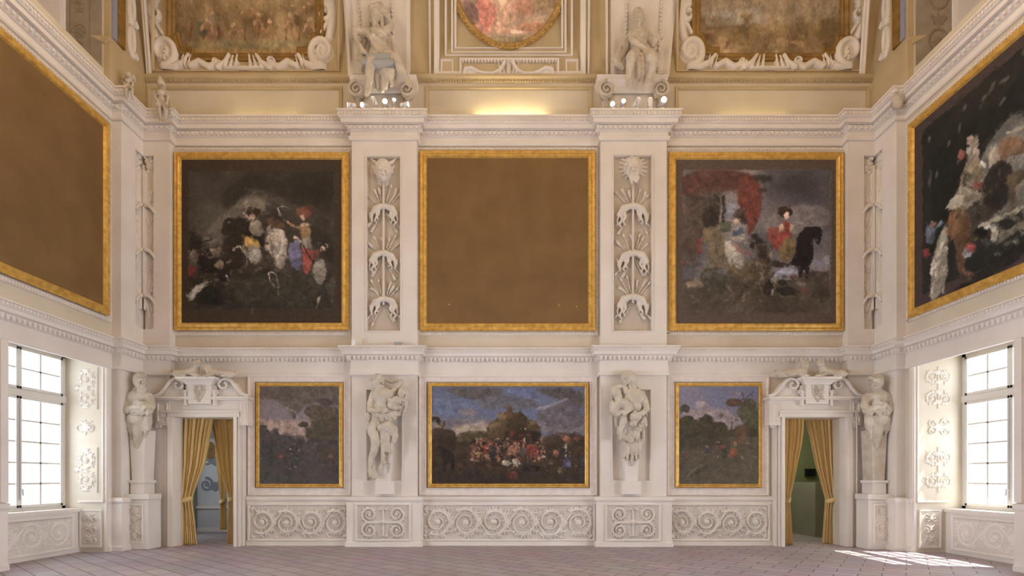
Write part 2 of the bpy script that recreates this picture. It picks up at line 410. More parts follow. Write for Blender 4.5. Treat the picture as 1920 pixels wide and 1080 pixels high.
class Sculpt:
    """masses given in photo-plane pixels at their own depth y (metres); radii in the same pixels"""
    def __init__(s, sx=None): s.parts = []; s.k = 1/81.5
    def c(s, a, b, ra, rb=None):
        s.parts.append(_cap(W(*a), W(*b), ra*s.k, (ra if rb is None else rb)*s.k)); return s
    def chain(s, pts, rs):
        for i in range(len(pts)-1): s.c(pts[i], pts[i+1], rs[i], rs[i+1])
        return s
    def e(s, p, r, rot=0.0, tilt=0.0):
        s.parts.append(_ell(W(*p), [q*s.k for q in r], rot, tilt)); return s
    def box(s, x0, x1, y0, y1, z0, z1):
        m = MB().box(x0, x1, y0, y1, z0, z1); s.parts.append((np.array(m.v), m.f)); return s
    def hand(s, p, d, h):
        """palm and five bent fingers; p wrist (px,py,y), d direction in the picture plane, h head height"""
        px, py, y = p; dx, dy = d; n = math.hypot(dx, dy) or 1; dx /= n; dy /= n; ex, ey = -dy, dx
        c0 = (px+dx*h*0.18, py+dy*h*0.18, y-0.005)
        s.c(p, c0, h*0.11, h*0.14)
        for i, (o, l) in enumerate(((-0.16, .26), (-0.055, .32), (0.055, .30), (0.16, .22))):
            b = (c0[0]+dx*h*.08+ex*h*o*.8, c0[1]+dy*h*.08+ey*h*o*.8, y-0.01)
            m = (b[0]+dx*h*l*.6+ex*h*o*.15, b[1]+dy*h*l*.6+ey*h*o*.15, y-0.03)
            e = (m[0]+dx*h*l*.45, m[1]+dy*h*l*.45, y-0.012)
            s.chain([b, m, e], [h*.055, h*.05, h*.042])
        b = (px+dx*h*.08+ex*h*.1, py+dy*h*.08+ey*h*.1, y-0.01)
        s.chain([b, (b[0]+dx*h*.1+ex*h*.16, b[1]+dy*h*.1+ey*h*.16, y-0.03), (b[0]+dx*h*.26+ex*h*.18, b[1]+dy*h*.26+ey*h*.18, y-0.02)], [h*.065, h*.055, h*.045])
        return s
    def head(s, p, h, f=0.0, beard=False, hair='curl', drop=0.0):
        """face turned by f radians (0 = towards the room, + = towards larger x)"""
        px, py, y = p; q = h/2
        sx, sy = math.sin(f), math.cos(f)
        def at(u, v, w): # u sideways, v up, w forward, in head heights
            return (px+(u*sy+w*sx)*h, py-v*h, y-(w*sy-u*sx)*h*s.k)
        s.e((px, py, y), (h*.36, h*.42, h*.48))
        s.e(at(0, -.22, .12), (h*.25, h*.27, h*.25))
        s.c(at(0, .06, .38), at(0, -.10, .50), h*.045, h*.075)          # nose
        s.c(at(-.16, .10, .36), at(.16, .10, .36), h*.06)               # brow
        for u in (-1, 1):
            s.e(at(u*.13, .015, .36), (h*.055, h*.05, h*.04))            # eyes
            s.e(at(u*.17, -.12, .28), (h*.10, h*.10, h*.09))             # cheeks
            s.e(at(u*.37, -.03, .02), (h*.05, h*.08, h*.10))             # ears
        s.c(at(-.08, -.22, .38), at(.08, -.22, .38), h*.035); s.c(at(-.07, -.275, .37), at(.07, -.275, .37), h*.04)
        s.e(at(0, -.37, .28), (h*.11, h*.11, h*.09))
        r = random.Random(int(px*7+py))
        if hair == 'curl':
            for k in range(26):
                a = r.uniform(0, 2*PI); e = r.uniform(0.1, 1.4)
                u, w, v = math.cos(a)*math.cos(e)*.38, math.sin(a)*math.cos(e)*.42-.06, math.sin(e)*.46+.04
                if w > .2 and v < .3: continue
                s.e(at(u, v, w), (h*.11, h*.11, h*.10))
        elif hair == 'veil':
            s.e(at(0, .18, -.08), (h*.42, h*.42, h*.42)); s.c(at(-.38, .1, -.1), at(-.5, -.8, -.15), h*.14, h*.12); s.c(at(.38, .1, -.1), at(.5, -.8, -.15), h*.14, h*.12)
        elif hair == 'wreath':
            for k in range(14):
                a = 2*PI*k/14; s.e(at(math.cos(a)*.42, .27+.05*math.sin(3*a), math.sin(a)*.42), (h*.10, h*.10, h*.09))
            s.e(at(0, .25, -.1), (h*.34, h*.36, h*.30)); s.e(at(0, .05, -.38), (h*.24, h*.2, h*.24))
        if beard:
            for k in range(16):
                u = r.uniform(-.28, .28); v = r.uniform(-.75, -.28)
                s.c(at(u, v+.1, .22), at(u*.7, v-.1, .26), h*.09, h*.05)
        return s
    def obj(s, name, mat, parent=None, voxel=0.014, smooth=1, rough=0.004, clip_y=None):
        V = []; Fc = []; b = 0
        for v, f in s.parts:
            V.append(v); Fc.extend([tuple(b+i for i in q) for q in f]); b += len(v)
        V = np.concatenate(V)
        me = bpy.data.meshes.new('raw'); me.from_pydata(V.tolist(), [], Fc); me.update()
        o = bpy.data.objects.new('raw', me); COL.objects.link(o)
        md = o.modifiers.new('r', 'REMESH'); md.mode = 'VOXEL'; md.voxel_size = voxel; md.adaptivity = 0.0
        if smooth:
            ms = o.modifiers.new('s', 'SMOOTH'); ms.factor = 0.5; ms.iterations = smooth
        dg = bpy.context.evaluated_depsgraph_get(); dg.update()
        nm = bpy.data.meshes.new_from_object(o.evaluated_get(dg))
        bpy.data.objects.remove(o); bpy.data.meshes.remove(me)
        n = len(nm.vertices); co = np.empty(n*3); nm.vertices.foreach_get('co', co); co = co.reshape(-1, 3)
        if rough:
            no = np.empty(n*3); nm.vertices.foreach_get('normal', no); no = no.reshape(-1, 3)
            d = (np.sin(co[:, 0]*61+np.sin(co[:, 2]*47)*2)*np.sin(co[:, 2]*53+co[:, 1]*71) + 0.6*np.sin(co[:, 0]*131+co[:, 2]*97+2*np.sin(co[:, 1]*90)))*rough
            co = co + no*d[:, None]
        org = np.array([(co[:, 0].min()+co[:, 0].max())/2, (co[:, 1].min()+co[:, 1].max())/2, co[:, 2].min()])
        nm.vertices.foreach_set('co', (co-org).ravel()); nm.update()
        nm.polygons.foreach_set('use_smooth', [True]*len(nm.polygons))
        nm.materials.clear(); nm.materials.append(M[mat]); nm.name = name
        o = bpy.data.objects.new(name, nm); COL.objects.link(o); o.location = org.tolist()
        return adopt(o, parent)

# ------------------------------------------------------------------ painted pictures (colour per point of the canvas mesh)
class Canvas:
    """paints in its own coordinates: view = (x0, y0, x1, y1) of the picture, y down; tf maps drawing coordinates into view"""
    def __init__(s, view, nx, ny, base, tf=None):
        s.x0, s.y0, s.x1, s.y1 = view; s.nx, s.ny = nx, ny; s.tf = tf
        s.a = np.zeros((ny, nx, 3)) + np.array(base, float)
        s.gx = np.linspace(s.x0, s.x1, nx); s.gy = np.linspace(s.y0, s.y1, ny)
        s.px = (s.x1-s.x0)/(nx-1)
        s.wob = 0.0; s.seed = 3
    def _mask(s, pts, soft):
        P = np.array([s.tf(*p) if s.tf else p for p in pts], float)
        if s.wob:
            s.seed += 1; r = np.random.RandomState(s.seed); P = P + (r.rand(*P.shape)-0.5)*s.wob
        span = max(np.ptp(P[:, 0])/(s.x1-s.x0), np.ptp(P[:, 1])/(s.y1-s.y0))
        if len(P) > 4 and span < .5:
            for _ in range(2 if len(P) > 6 else 1):
                Q = np.roll(P, -1, 0); P = np.stack([P*.75+Q*.25, P*.25+Q*.75], 1).reshape(-1, 2)
        m = soft*2+1
        i0 = np.searchsorted(s.gx, P[:, 0].min())-m; i1 = np.searchsorted(s.gx, P[:, 0].max())+m
        j0 = np.searchsorted(s.gy, P[:, 1].min())-m; j1 = np.searchsorted(s.gy, P[:, 1].max())+m
        i0, j0, i1, j1 = max(0, i0), max(0, j0), min(s.nx, i1), min(s.ny, j1)
        if i0 >= i1 or j0 >= j1: return None
        x = s.gx[i0:i1][None, :]; y = s.gy[j0:j1][:, None]
        ins = np.zeros((j1-j0, i1-i0), bool); n = len(P)
        for k in range(n):
            xa, ya = P[k]; xb, yb = P[(k+1) % n]
            if ya == yb: continue
            c = ((ya > y) != (yb > y)) & (x < (xb-xa)*(y-ya)/(yb-ya)+xa)
            ins ^= c
        mk = ins.astype(float)
        for _ in range(soft):
            q = np.pad(mk, 1, mode='edge'); mk = (q[:-2, 1:-1]+q[2:, 1:-1]+q[1:-1, :-2]+q[1:-1, 2:]+2*mk)/6
        return (slice(j0, j1), slice(i0, i1)), mk
    def poly(s, pts, col, al=1.0, soft=1, var=0.12):
        r = s._mask(pts, soft)
        if r is None: return
        sl, mk = r; s.seed += 1
        hh, ww = mk.shape
        n = (fbm(hh, ww, 9, 4, s.seed)-0.5)*2*var*1.8 + (fbm(hh, ww, 3, 2, s.seed+5)-.5)*var
        if hh > 6 and ww > 6 and hh*ww < .08*s.nx*s.ny: n = n + .16*((.45-np.linspace(0, 1, hh))[:, None]+.8*(.4-np.linspace(0, 1, ww))[None, :])   # forms painted as lit from one side
        c = np.array(col, float)[None, None]*(1+n[..., None]*1.6)
        mk = (mk*al)[..., None]
        s.a[sl] = s.a[sl]*(1-mk) + c*mk
    def ell(s, cx, cy, rx, ry, col, al=1.0, rot=0.0, soft=1, var=0.12):
        P = []
        for k in range(20):
            t = 2*PI*k/20; a, b = rx*math.cos(t), ry*math.sin(t)
            P.append((cx+a*math.cos(rot)-b*math.sin(rot), cy+a*math.sin(rot)+b*math.cos(rot)))
        s.poly(P, col, al, soft, var)
    def line(s, pts, w, col, al=1.0, w1=None, soft=1):
        w1 = w if w1 is None else w1; L = []; R = []; n = len(pts)
        for i, p in enumerate(pts):
            a = pts[max(i-1, 0)]; b = pts[min(i+1, n-1)]; dx, dy = b[0]-a[0], b[1]-a[1]; l = math.hypot(dx, dy) or 1
            ww = (w+(w1-w)*i/(n-1))/2; L.append((p[0]-dy/l*ww, p[1]+dx/l*ww)); R.append((p[0]+dy/l*ww, p[1]-dx/l*ww))
        s.poly(L+R[::-1], col, al, soft)
    def clouds(s, cell, amt, cols, seed, region=None, octv=5, pw=1.0):
        f = fbm(s.ny, s.nx, cell, octv, seed); f = np.clip((f-0.3)/0.4, 0, 1)**pw
        c0, c1 = np.array(cols[0], float), np.array(cols[1], float)
        t = c0+(c1-c0)*f[..., None]
        m = amt
        if region is not None:
            X0, Y0 = np.meshgrid(s.gx, s.gy); m = (region(X0, Y0)*amt)[..., None]
        s.a = s.a*(1-m)+t*m
    def grain(s, amt=0.1, cell=3, seed=5):
        s.a = s.a*(1+(fbm(s.ny, s.nx, cell, 2, seed)-0.5)*2*amt)[..., None]
    def dabs(s, n, region, pal, size=(4, 12), al=.5, seed=1, slope=0.0, asp=(.3, .8)):
        """loose brush dabs scattered over a region (x0, y0, x1, y1)"""
        r = random.Random(seed)
        for _ in range(n):
            x = r.uniform(region[0], region[2]); y = r.uniform(region[1], region[3]); q = r.uniform(*size)
            s.ell(x, y, q, q*r.uniform(*asp), r.choice(pal), al*r.uniform(.6, 1.2), slope+r.uniform(-.9, .9), 1, .2)
    def finish(s, warp=2.6, sat=.62, seed=77, blur=0, smear=1500):
        """brush-like drift of the paint, softening and the dulling of old varnish"""
        ny, nx = s.ny, s.nx; J, I = np.mgrid[0:ny, 0:nx]
        r = np.random.RandomState(seed+3)
        for k in range(smear):                                    # short strokes that drag neighbouring paint
            w = r.randint(2, 6); j = r.randint(w, ny-w); i = r.randint(w, nx-w); an = r.rand()*PI; e = r.uniform(.35, .8)
            jj = min(max(j+r.randint(-6, 7), 0), ny-1); ii = min(max(i+r.randint(-6, 7), 0), nx-1)
            y, x = np.mgrid[-w:w+1, -w:w+1]; p = x*math.cos(an)+y*math.sin(an); q_ = (-x*math.sin(an)+y*math.cos(an))/e
            m = (np.clip(1.2-(p*p+q_*q_)/(w*w), 0, 1)*r.uniform(.3, .8))[..., None]
            sl = (slice(j-w, j+w+1), slice(i-w, i+w+1)); v = s.a[sl]; m = m[:v.shape[0], :v.shape[1]]
            s.a[sl] = v*(1-m)+s.a[jj, ii]*r.uniform(.88, 1.14)*m
        for cell, w in ((9, warp), (4, warp*.5)):
            dj = (fbm(ny, nx, cell, 3, seed)-.5)*2*w; di = (fbm(ny, nx, cell, 3, seed+9)-.5)*2*w; seed += 20
            s.a = s.a[np.clip((J+dj).round().astype(int), 0, ny-1), np.clip((I+di).round().astype(int), 0, nx-1)]
        for _ in range(blur):
            q = np.pad(s.a, ((1, 1), (1, 1), (0, 0)), mode='edge'); s.a = (q[:-2, 1:-1]+q[2:, 1:-1]+q[1:-1, :-2]+q[1:-1, 2:]+3*s.a)/7
        g = s.a.mean(-1, keepdims=True); s.a = g+(s.a-g)*sat
        s.grain(.10, 3, seed)
    def build(s, name, mapf, mat, parent, gain=(1, 1, 1)):
        """mapf(fx, fy) with fractions of width and height from the top left -> arrays x,y,z"""
        ny, nx = s.ny, s.nx
        FX, FY = np.meshgrid(np.linspace(0, 1, nx), np.linspace(0, 1, ny))
        x, y, z = mapf(FX, FY); P = np.stack([x+0*FX, y+0*FX, z+0*FX], -1).reshape(-1, 3)
        idx = np.arange(ny*nx).reshape(ny, nx)
        q = np.stack([idx[:-1, :-1], idx[1:, :-1], idx[1:, 1:], idx[:-1, 1:]], -1).reshape(-1, 4)
        me = bpy.data.meshes.new(name); org = np.array([P[:, 0].mean(), P[:, 1].mean(), P[:, 2].min()])
        me.from_pydata((P-org).tolist(), [], q.tolist()); me.update()
        at = me.color_attributes.new('paint', 'FLOAT_COLOR', 'POINT')
        c = lin(np.clip(s.a, 0, 255))*np.array(gain)[None, None]
        c = np.concatenate([np.clip(c, 0, 1), np.ones((ny, nx, 1))], -1).reshape(-1)
        at.data.foreach_set('color', c.astype(np.float32))
        me.polygons.foreach_set('use_smooth', [True]*len(me.polygons))
        me.materials.append(M[mat])
        o = bpy.data.objects.new(name, me); COL.objects.link(o); o.location = org.tolist()
        return adopt(o, parent)
# ================================================================== THE ROOM
WL, WR = -8.63, 8.63
T = 1.2
def slab(name, holes, arng, brng, mk, mat):
    A = sorted({arng[0], arng[1], *[h[0] for h in holes], *[h[1] for h in holes]})
    B = sorted({brng[0], brng[1], *[h[2] for h in holes], *[h[3] for h in holes]})
    mb = MB()
    for i in range(len(A)-1):
        j = 0
        while j < len(B)-1:
            def solid(jj):
                a, b = (A[i]+A[i+1])/2, (B[jj]+B[jj+1])/2
                return not any(h[0] < a < h[1] and h[2] < b < h[3] for h in holes)
            if solid(j):
                k = j
                while k+1 < len(B)-1 and solid(k+1): k += 1
                mk(mb, A[i], A[i+1], B[j], B[k+1]); j = k+1
            else: j += 1
    return struct(mb.build(name, mat))

YB = -17.0            # the room goes on behind the camera to an unseen rear wall
DOORS = [(-7.68, -6.32, 0.0, 2.97), (6.34, 7.74, 0.0, 2.97)]
slab('wall_back', DOORS, (WL-T, WR+T), (0, 10.95), lambda m, a, b, c, d: m.box(a, b, 0.0, 0.42, c, d), 'wall')
LW = (-3.22, -1.08); RW = (-3.30, -1.16)
def side_holes(w): return [(w[0], w[1], 0, 4.23), (-7.9, -5.7, 0.9, 4.23), (-12.2, -10.0, 0.9, 4.23), (-3.35, -1.1, 10.3, 15), (-8.0, -5.6, 10.3, 14.2), (-12.4, -10.0, 10.3, 14.2)]
slab('wall_left', side_holes(LW), (YB, 0.0), (0, 15), lambda m, a, b, c, d: m.box(WL-T, WL, a, b, c, d), 'wall')
slab('wall_right', side_holes(RW), (YB, 0.0), (0, 15), lambda m, a, b, c, d: m.box(WR, WR+T, a, b, c, d), 'wall')
struct(MB().box(WL-T-1, WR+T+1, YB-1, 6.2, -0.2, 0).build('floor', 'floor'))

# vault rising off the end wall, and the flat crown of the ceiling out of the picture
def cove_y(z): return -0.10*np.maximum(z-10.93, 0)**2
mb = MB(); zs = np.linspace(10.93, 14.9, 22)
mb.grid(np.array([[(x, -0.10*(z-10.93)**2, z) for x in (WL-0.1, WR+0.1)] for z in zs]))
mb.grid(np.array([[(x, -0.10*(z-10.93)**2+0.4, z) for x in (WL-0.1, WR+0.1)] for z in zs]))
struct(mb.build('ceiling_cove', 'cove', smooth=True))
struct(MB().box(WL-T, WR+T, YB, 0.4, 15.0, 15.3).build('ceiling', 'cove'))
struct(MB().box(WL-T, WR+T, YB-.4, YB, 0, 15.0).build('wall_rear', 'rear_dark'))

def cove_pt(px, py):
    """point of the vault seen at a picture position"""
    y = 0.0
    for _ in range(12): y = float(cove_y(np.array(Z(py, y))))
    return X(px, y), y, Z(py, y)

# plan line of the decorated walls with its pilaster breaks
PW = [(-8.43, -0.2), (-7.82, -0.2), (-7.82, 0), (-3.62, 0), (-3.62, -0.2), (-2.12, -0.2), (-2.12, 0), (2.12, 0), (2.12, -0.2), (3.64, -0.2), (3.64, 0), (7.82, 0), (7.82, -0.2), (8.43, -0.2)]
LEFT = [(WL, YB), (WL, -0.87), (-8.43, -0.87)]
RIGHT = [(8.43, -0.87), (WR, -0.87), (WR, YB)]
FULL = LEFT + PW + RIGHT

def along(path, step, fn, inset=0.0):
    """call fn(x, y, tangent, normal) at even steps along the plan line"""
    for (x0, y0), (x1, y1) in zip(path[:-1], path[1:]):
        L = math.hypot(x1-x0, y1-y0); tx, ty = (x1-x0)/L, (y1-y0)/L; nx, ny = ty, -tx
        n = int(L/step)
        for k in range(n):
            t = (k+0.5)/n*L; fn(x0+tx*t, y0+ty*t, (tx, ty), (nx, ny))
def toothed(mb, path, step, w, p0, p1, z0, z1, taper=1.0):
    vis = [q for q in path]
    def f(x, y, t, n):
        if y < -6: return
        v = []
        for z, s in ((z0, taper), (z1, 1.0)):
            for a, b in ((-1, p0), (1, p0), (1, p1), (-1, p1)):
                v.append((x+t[0]*a*w/2*s+n[0]*b, y+t[1]*a*w/2*s+n[1]*b, z))
        mb.add(v, [(0,1,2,3),(7,6,5,4),(0,4,5,1),(1,5,6,2),(2,6,7,3),(3,7,4,0)])
    along(vis, step, f)

def off(path, d):
    """plan line moved d outwards into the room"""
    mb = MB(); mb.sweep(path, [(d, 0), (d, 1)], cap=False)
    return [(mb.v[2*i][0], mb.v[2*i][1]) for i in range(len(path))]

# upper entablature
mb = MB()
mb.sweep(FULL, [(-.02, 9.34), (.04, 9.34), (.06, 9.37), (.06, 9.42), (.03, 9.44), (.02, 9.53), (.05, 9.54), (.06, 9.56), (.12, 9.63), (.12, 9.65), (.19, 9.65), (.20, 9.73), (.23, 9.74), (.25, 9.76), (.25, 9.85), (.28, 9.86), (.28, 9.90), (-.02, 9.93)])
toothed(mb, off(FULL, .25), .075, .045, -.01, .022, 9.775, 9.84)
toothed(mb, off(FULL, .07), .11, .075, -.02, .05, 9.555, 9.64, .55)
struct(mb.build('trim_1', 'trim'))
# lower entablature
mb = MB()
mb.sweep(FULL, [(-.02, 3.93), (.04, 3.93), (.055, 3.95), (.055, 4.0), (.02, 4.01), (.02, 4.27), (.05, 4.28), (.10, 4.37), (.10, 4.38), (.17, 4.39), (.18, 4.46), (.20, 4.47), (.22, 4.49), (.22, 4.535), (.25, 4.545), (.25, 4.57), (-.02, 4.60)])
toothed(mb, off(FULL, .215), .07, .04, -.01, .022, 4.488, 4.53)
toothed(mb, off(FULL, .06), .10, .068, -.02, .05, 4.285, 4.37, .5)
struct(mb.build('trim_2', 'trim'))
# small cornice at the springing of the vault
UP = [(WL+.04, -1.12), (WL+.04, -.02), (-3.78, 0.0), (-3.78, 0.0)]
mb = MB()
ATT = [(WL+.02, -1.12), (WL+.02, 0), (WR-.02, 0), (WR-.02, -1.12)]
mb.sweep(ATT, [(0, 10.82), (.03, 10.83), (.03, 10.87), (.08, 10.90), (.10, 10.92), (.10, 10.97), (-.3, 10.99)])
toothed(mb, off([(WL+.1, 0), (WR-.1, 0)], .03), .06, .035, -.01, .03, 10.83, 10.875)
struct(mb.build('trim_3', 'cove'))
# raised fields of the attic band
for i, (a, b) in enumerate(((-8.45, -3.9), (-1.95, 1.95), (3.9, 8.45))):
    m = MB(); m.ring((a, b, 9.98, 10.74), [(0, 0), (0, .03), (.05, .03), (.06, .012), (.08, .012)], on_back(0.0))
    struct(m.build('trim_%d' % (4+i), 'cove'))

# ---- pilasters, built round their sunk fields
def pilaster(name, x0, x1, z0, z1, hx0, hx1, hz0, hz1, face=-0.2, sunk=0.09):
    m = MB()
    m.box(x0, hx0, face, 0, z0, z1); m.box(hx1, x1, face, 0, z0, z1)
    m.box(hx0, hx1, face, 0, z0, hz0); m.box(hx0, hx1, face, 0, hz1, z1)
    m.box(hx0, hx1, face+sunk, 0, hz0, hz1)
    STIP = MB().grid(np.array([[(hx0, face+sunk-.003, hz0), (hx1, face+sunk-.003, hz0)], [(hx0, face+sunk-.003, hz1), (hx1, face+sunk-.003, hz1)]]))
    m.ring((hx0-.035, hx1+.035, hz0-.035, hz1+.035), [(0, 0), (0, .02), (.025, .02), (.035, 0)], on_back(face))
    o = struct(m.build(name, 'stucco'))
    if z0 > 4: STIP.build('stippled_field', 'ground', o)
    return o
pz = lambda p, y=-0.2: Z(p, y)
px_ = lambda p, y=-0.2: X(p, y)
pilaster('trim_7', -3.62, -2.12, 4.55, 9.36, px_(688), px_(750), pz(620), pz(294))
pilaster('trim_8', 2.12, 3.64, 4.55, 9.36, px_(1151), px_(1222), pz(620), pz(292))
pilaster('trim_9', -3.62, -2.12, 1.1, 3.95, px_(688), px_(753), pz(901), pz(731))
pilaster('trim_10', 2.12, 3.64, 1.1, 3.95, px_(1149), px_(1219), pz(901), pz(731))
def corner(name, s, z0, z1, h=None):
    """corner pier with one return on each wall; h = sunk strip heights folded round the corner"""
    m = MB(); a, b = sorted((s*8.43, s*7.82)); w0, w1 = sorted((s*8.64, s*8.43))
    if h is None:
        m.box(a, b, -.2, 0, z0, z1); m.box(w0, w1, -.87, 0, z0, z1)
    else:
        k = .24; a2, b2 = sorted((s*8.43, s*(8.43-k))); c2, d2 = sorted((s*(8.43-k), s*7.82))
        m.box(c2, d2, -.2, 0, z0, z1); m.box(a2, b2, -.2, 0, z0, h[0]); m.box(a2, b2, -.2, 0, h[1], z1); m.box(a2, b2, -.12, 0, h[0], h[1])
        m.box(w0, w1, -.87, -.2-k, z0, z1); m.box(w0, w1, -.2-k, 0, z0, h[0]); m.box(w0, w1, -.2-k, 0, h[1], z1)
        e0, e1 = sorted((s*8.64, s*8.51)); m.box(e0, e1, -.2-k, 0, h[0], h[1])
    return struct(m.build(name, 'stucco'))
corner('trim_11', -1, 4.55, 9.36, (pz(617), pz(292))); corner('trim_12', 1, 4.55, 9.36, (pz(617), pz(292)))
corner('trim_13', -1, 0, 3.95); corner('trim_14', 1, 0, 3.95)

# ---- dado with its base and cap
DP = [(0, 0), (.09, 0), (.09, .09), (.06, .12), (.06, 1.02), (.075, 1.03), (.10, 1.07), (.10, 1.14), (0, 1.16)]
mb = MB()
for path in ([(-6.12, 0), (-3.66, 0), (-3.66, -.2), (-2.08, -.2), (-2.08, 0), (2.08, 0), (2.08, -.2), (3.68, -.2), (3.68, 0), (6.16, 0)],
             [(WL, -1.06), (WL, -.90), (-8.40, -.90), (-8.40, -.23), (-7.99, -.23)],
             [(7.99, -.23), (8.40, -.23), (8.40, -.90), (WR, -.90), (WR, -1.14)],
             [(WL, -5.5), (WL, -3.24)], [(WR, -3.32), (WR, -5.5)]):
    mb.sweep(path, DP)
struct(mb.build('trim_15', 'trim'))
def moulding(name, rect, prof, mapf, mat='trim'):
    return struct(MB().ring(rect, prof, mapf).build(name, mat))

# ---- dado reliefs
def relief_panel(name, rect, y, label, fill, res=.0065, group=None, mapper=None, mat='stucco', gmat='ground_low', frame=True, h=.045):
    a0, a1, b0, b1 = rect
    f = mapper or on_back(y)
    t = empty(name, (float(f((a0+a1)/2, b0, 0)[0]), float(f((a0+a1)/2, b0, 0)[1]), b0), label, 'stucco relief', group)
    if frame: MB().ring((a0-.055, a1+.055, b0-.055, b1+.055), [(0, -.01), (0, .035), (.02, .045), (.04, .03), (.055, .0)], f).build('moulded_border', 'trim', t)
    hf = HF(a1-a0, b1-b0, res); fill(hf)
    m = MB(); m.grid(np.array([[f(a0, b0, .004), f(a1, b0, .004)], [f(a0, b1, .004), f(a1, b1, .004)]])); m.build('ground', gmat, t)
    hf.mesh('scrollwork', lambda u, v, q: f(a0+u, b0+v, q+.004), mat, t, rough=.006, cull=True)
    return t
yd = -.06
def R_(x0, x1, y): return (X(x0, y), X(x1, y), Z(1010, y), Z(949, y))
relief_panel('acanthus_relief', R_(470, 651, yd), yd, 'wide dado relief of acanthus scrolls beneath the dusky landscape painting', lambda h: rinceau(h, 4, seed=1))
relief_panel('acanthus_relief', R_(1256, 1438, yd), yd, 'wide dado relief of acanthus scrolls beneath the blue-sky landscape painting', lambda h: rinceau(h, 4, seed=2, flip=-1))
relief_panel('acanthus_relief', R_(794, 1111, yd), yd, 'longest stucco dado panel of running scrolls, under the wide hill-castle painting', lambda h: rinceau(h, 6, seed=3))
relief_panel('acanthus_relief', R_(671, 766, yd-.2), yd-.2, 'square pedestal panel of four volutes beneath the satyr holding up a child', quad_scroll)
relief_panel('acanthus_relief', R_(1139, 1234, yd-.2), yd-.2, 'square pedestal panel of four volutes beneath the satyr carrying a lamb', quad_scroll)
# ---- plaster casings round the pictures
def casing(n, x0, x1, y0, y1, w, mat='marbled', seed=0):
    yy = -.01; r = (X(x0, 0), X(x1, 0), Z(y1, 0), Z(y0, 0))
    m = MB(); m.ring(r, [(0, -.01), (0, .05), (.025, .055), (.045, .03), (w-.03, .03), (w-.02, .05), (w, .05), (w, 0)], on_back(0.0))
    o = struct(m.build('trim_%d' % n, mat)); return o
casing(20, 466, 659, 703, 929, .17); casing(21, 786, 1119, 703, 929, .17); casing(22, 1250, 1440, 703, 929, .17)
# beaded mouldings round the three large pictures
for i, (x0, x1) in enumerate(((321, 659), (781, 1121), (1249, 1586))):
    r = (X(x0, 0), X(x1, 0), Z(629, 0), Z(279, 0)); m = MB()
    m.ring(r, [(0, -.01), (0, .035), (.03, .05), (.06, .045), (.11, .02), (.12, 0)], on_back(0.0))
    for k in range(int((r[1]-r[0])/.06)):
        x = r[0]+.03+.06*k
        for z in (r[2]+.035, r[3]-.035): m.box(x-.016, x+.016, -.065, -.03, z-.022, z+.022)
    for k in range(int((r[3]-r[2])/.06)):
        z = r[2]+.03+.06*k
        for x in (r[0]+.035, r[1]-.035): m.box(x-.022, x+.022, -.065, -.03, z-.016, z+.016)
    struct(m.build('trim_%d' % (23+i), 'trim'))
for i, (s, mf) in enumerate(((-1, on_left(WL)), (1, on_right(WR)))):
    r = (-5.35, -.93, 4.93, 9.27) if s < 0 else (-5.35, -.95, 4.93, 9.22)
    m = MB(); m.ring(r, [(0, -.01), (0, .035), (.03, .05), (.06, .045), (.11, .02), (.12, 0)], mf)
    for k in range(int((r[1]-r[0])/.06)):
        a = r[0]+.03+.06*k
        for z in (r[2]+.035, r[3]-.035):
            xs = sorted((s*(8.63-.03), s*(8.63-.065))); m.box(xs[0], xs[1], a-.016, a+.016, z-.022, z+.022)
    for k in range(int((r[3]-r[2])/.06)):
        z = r[2]+.03+.06*k
        xs = sorted((s*(8.63-.03), s*(8.63-.065))); a = r[1]-.035; m.box(xs[0], xs[1], a-.022, a+.022, z-.016, z+.016)
    struct(m.build('trim_%d' % (26+i), 'trim'))

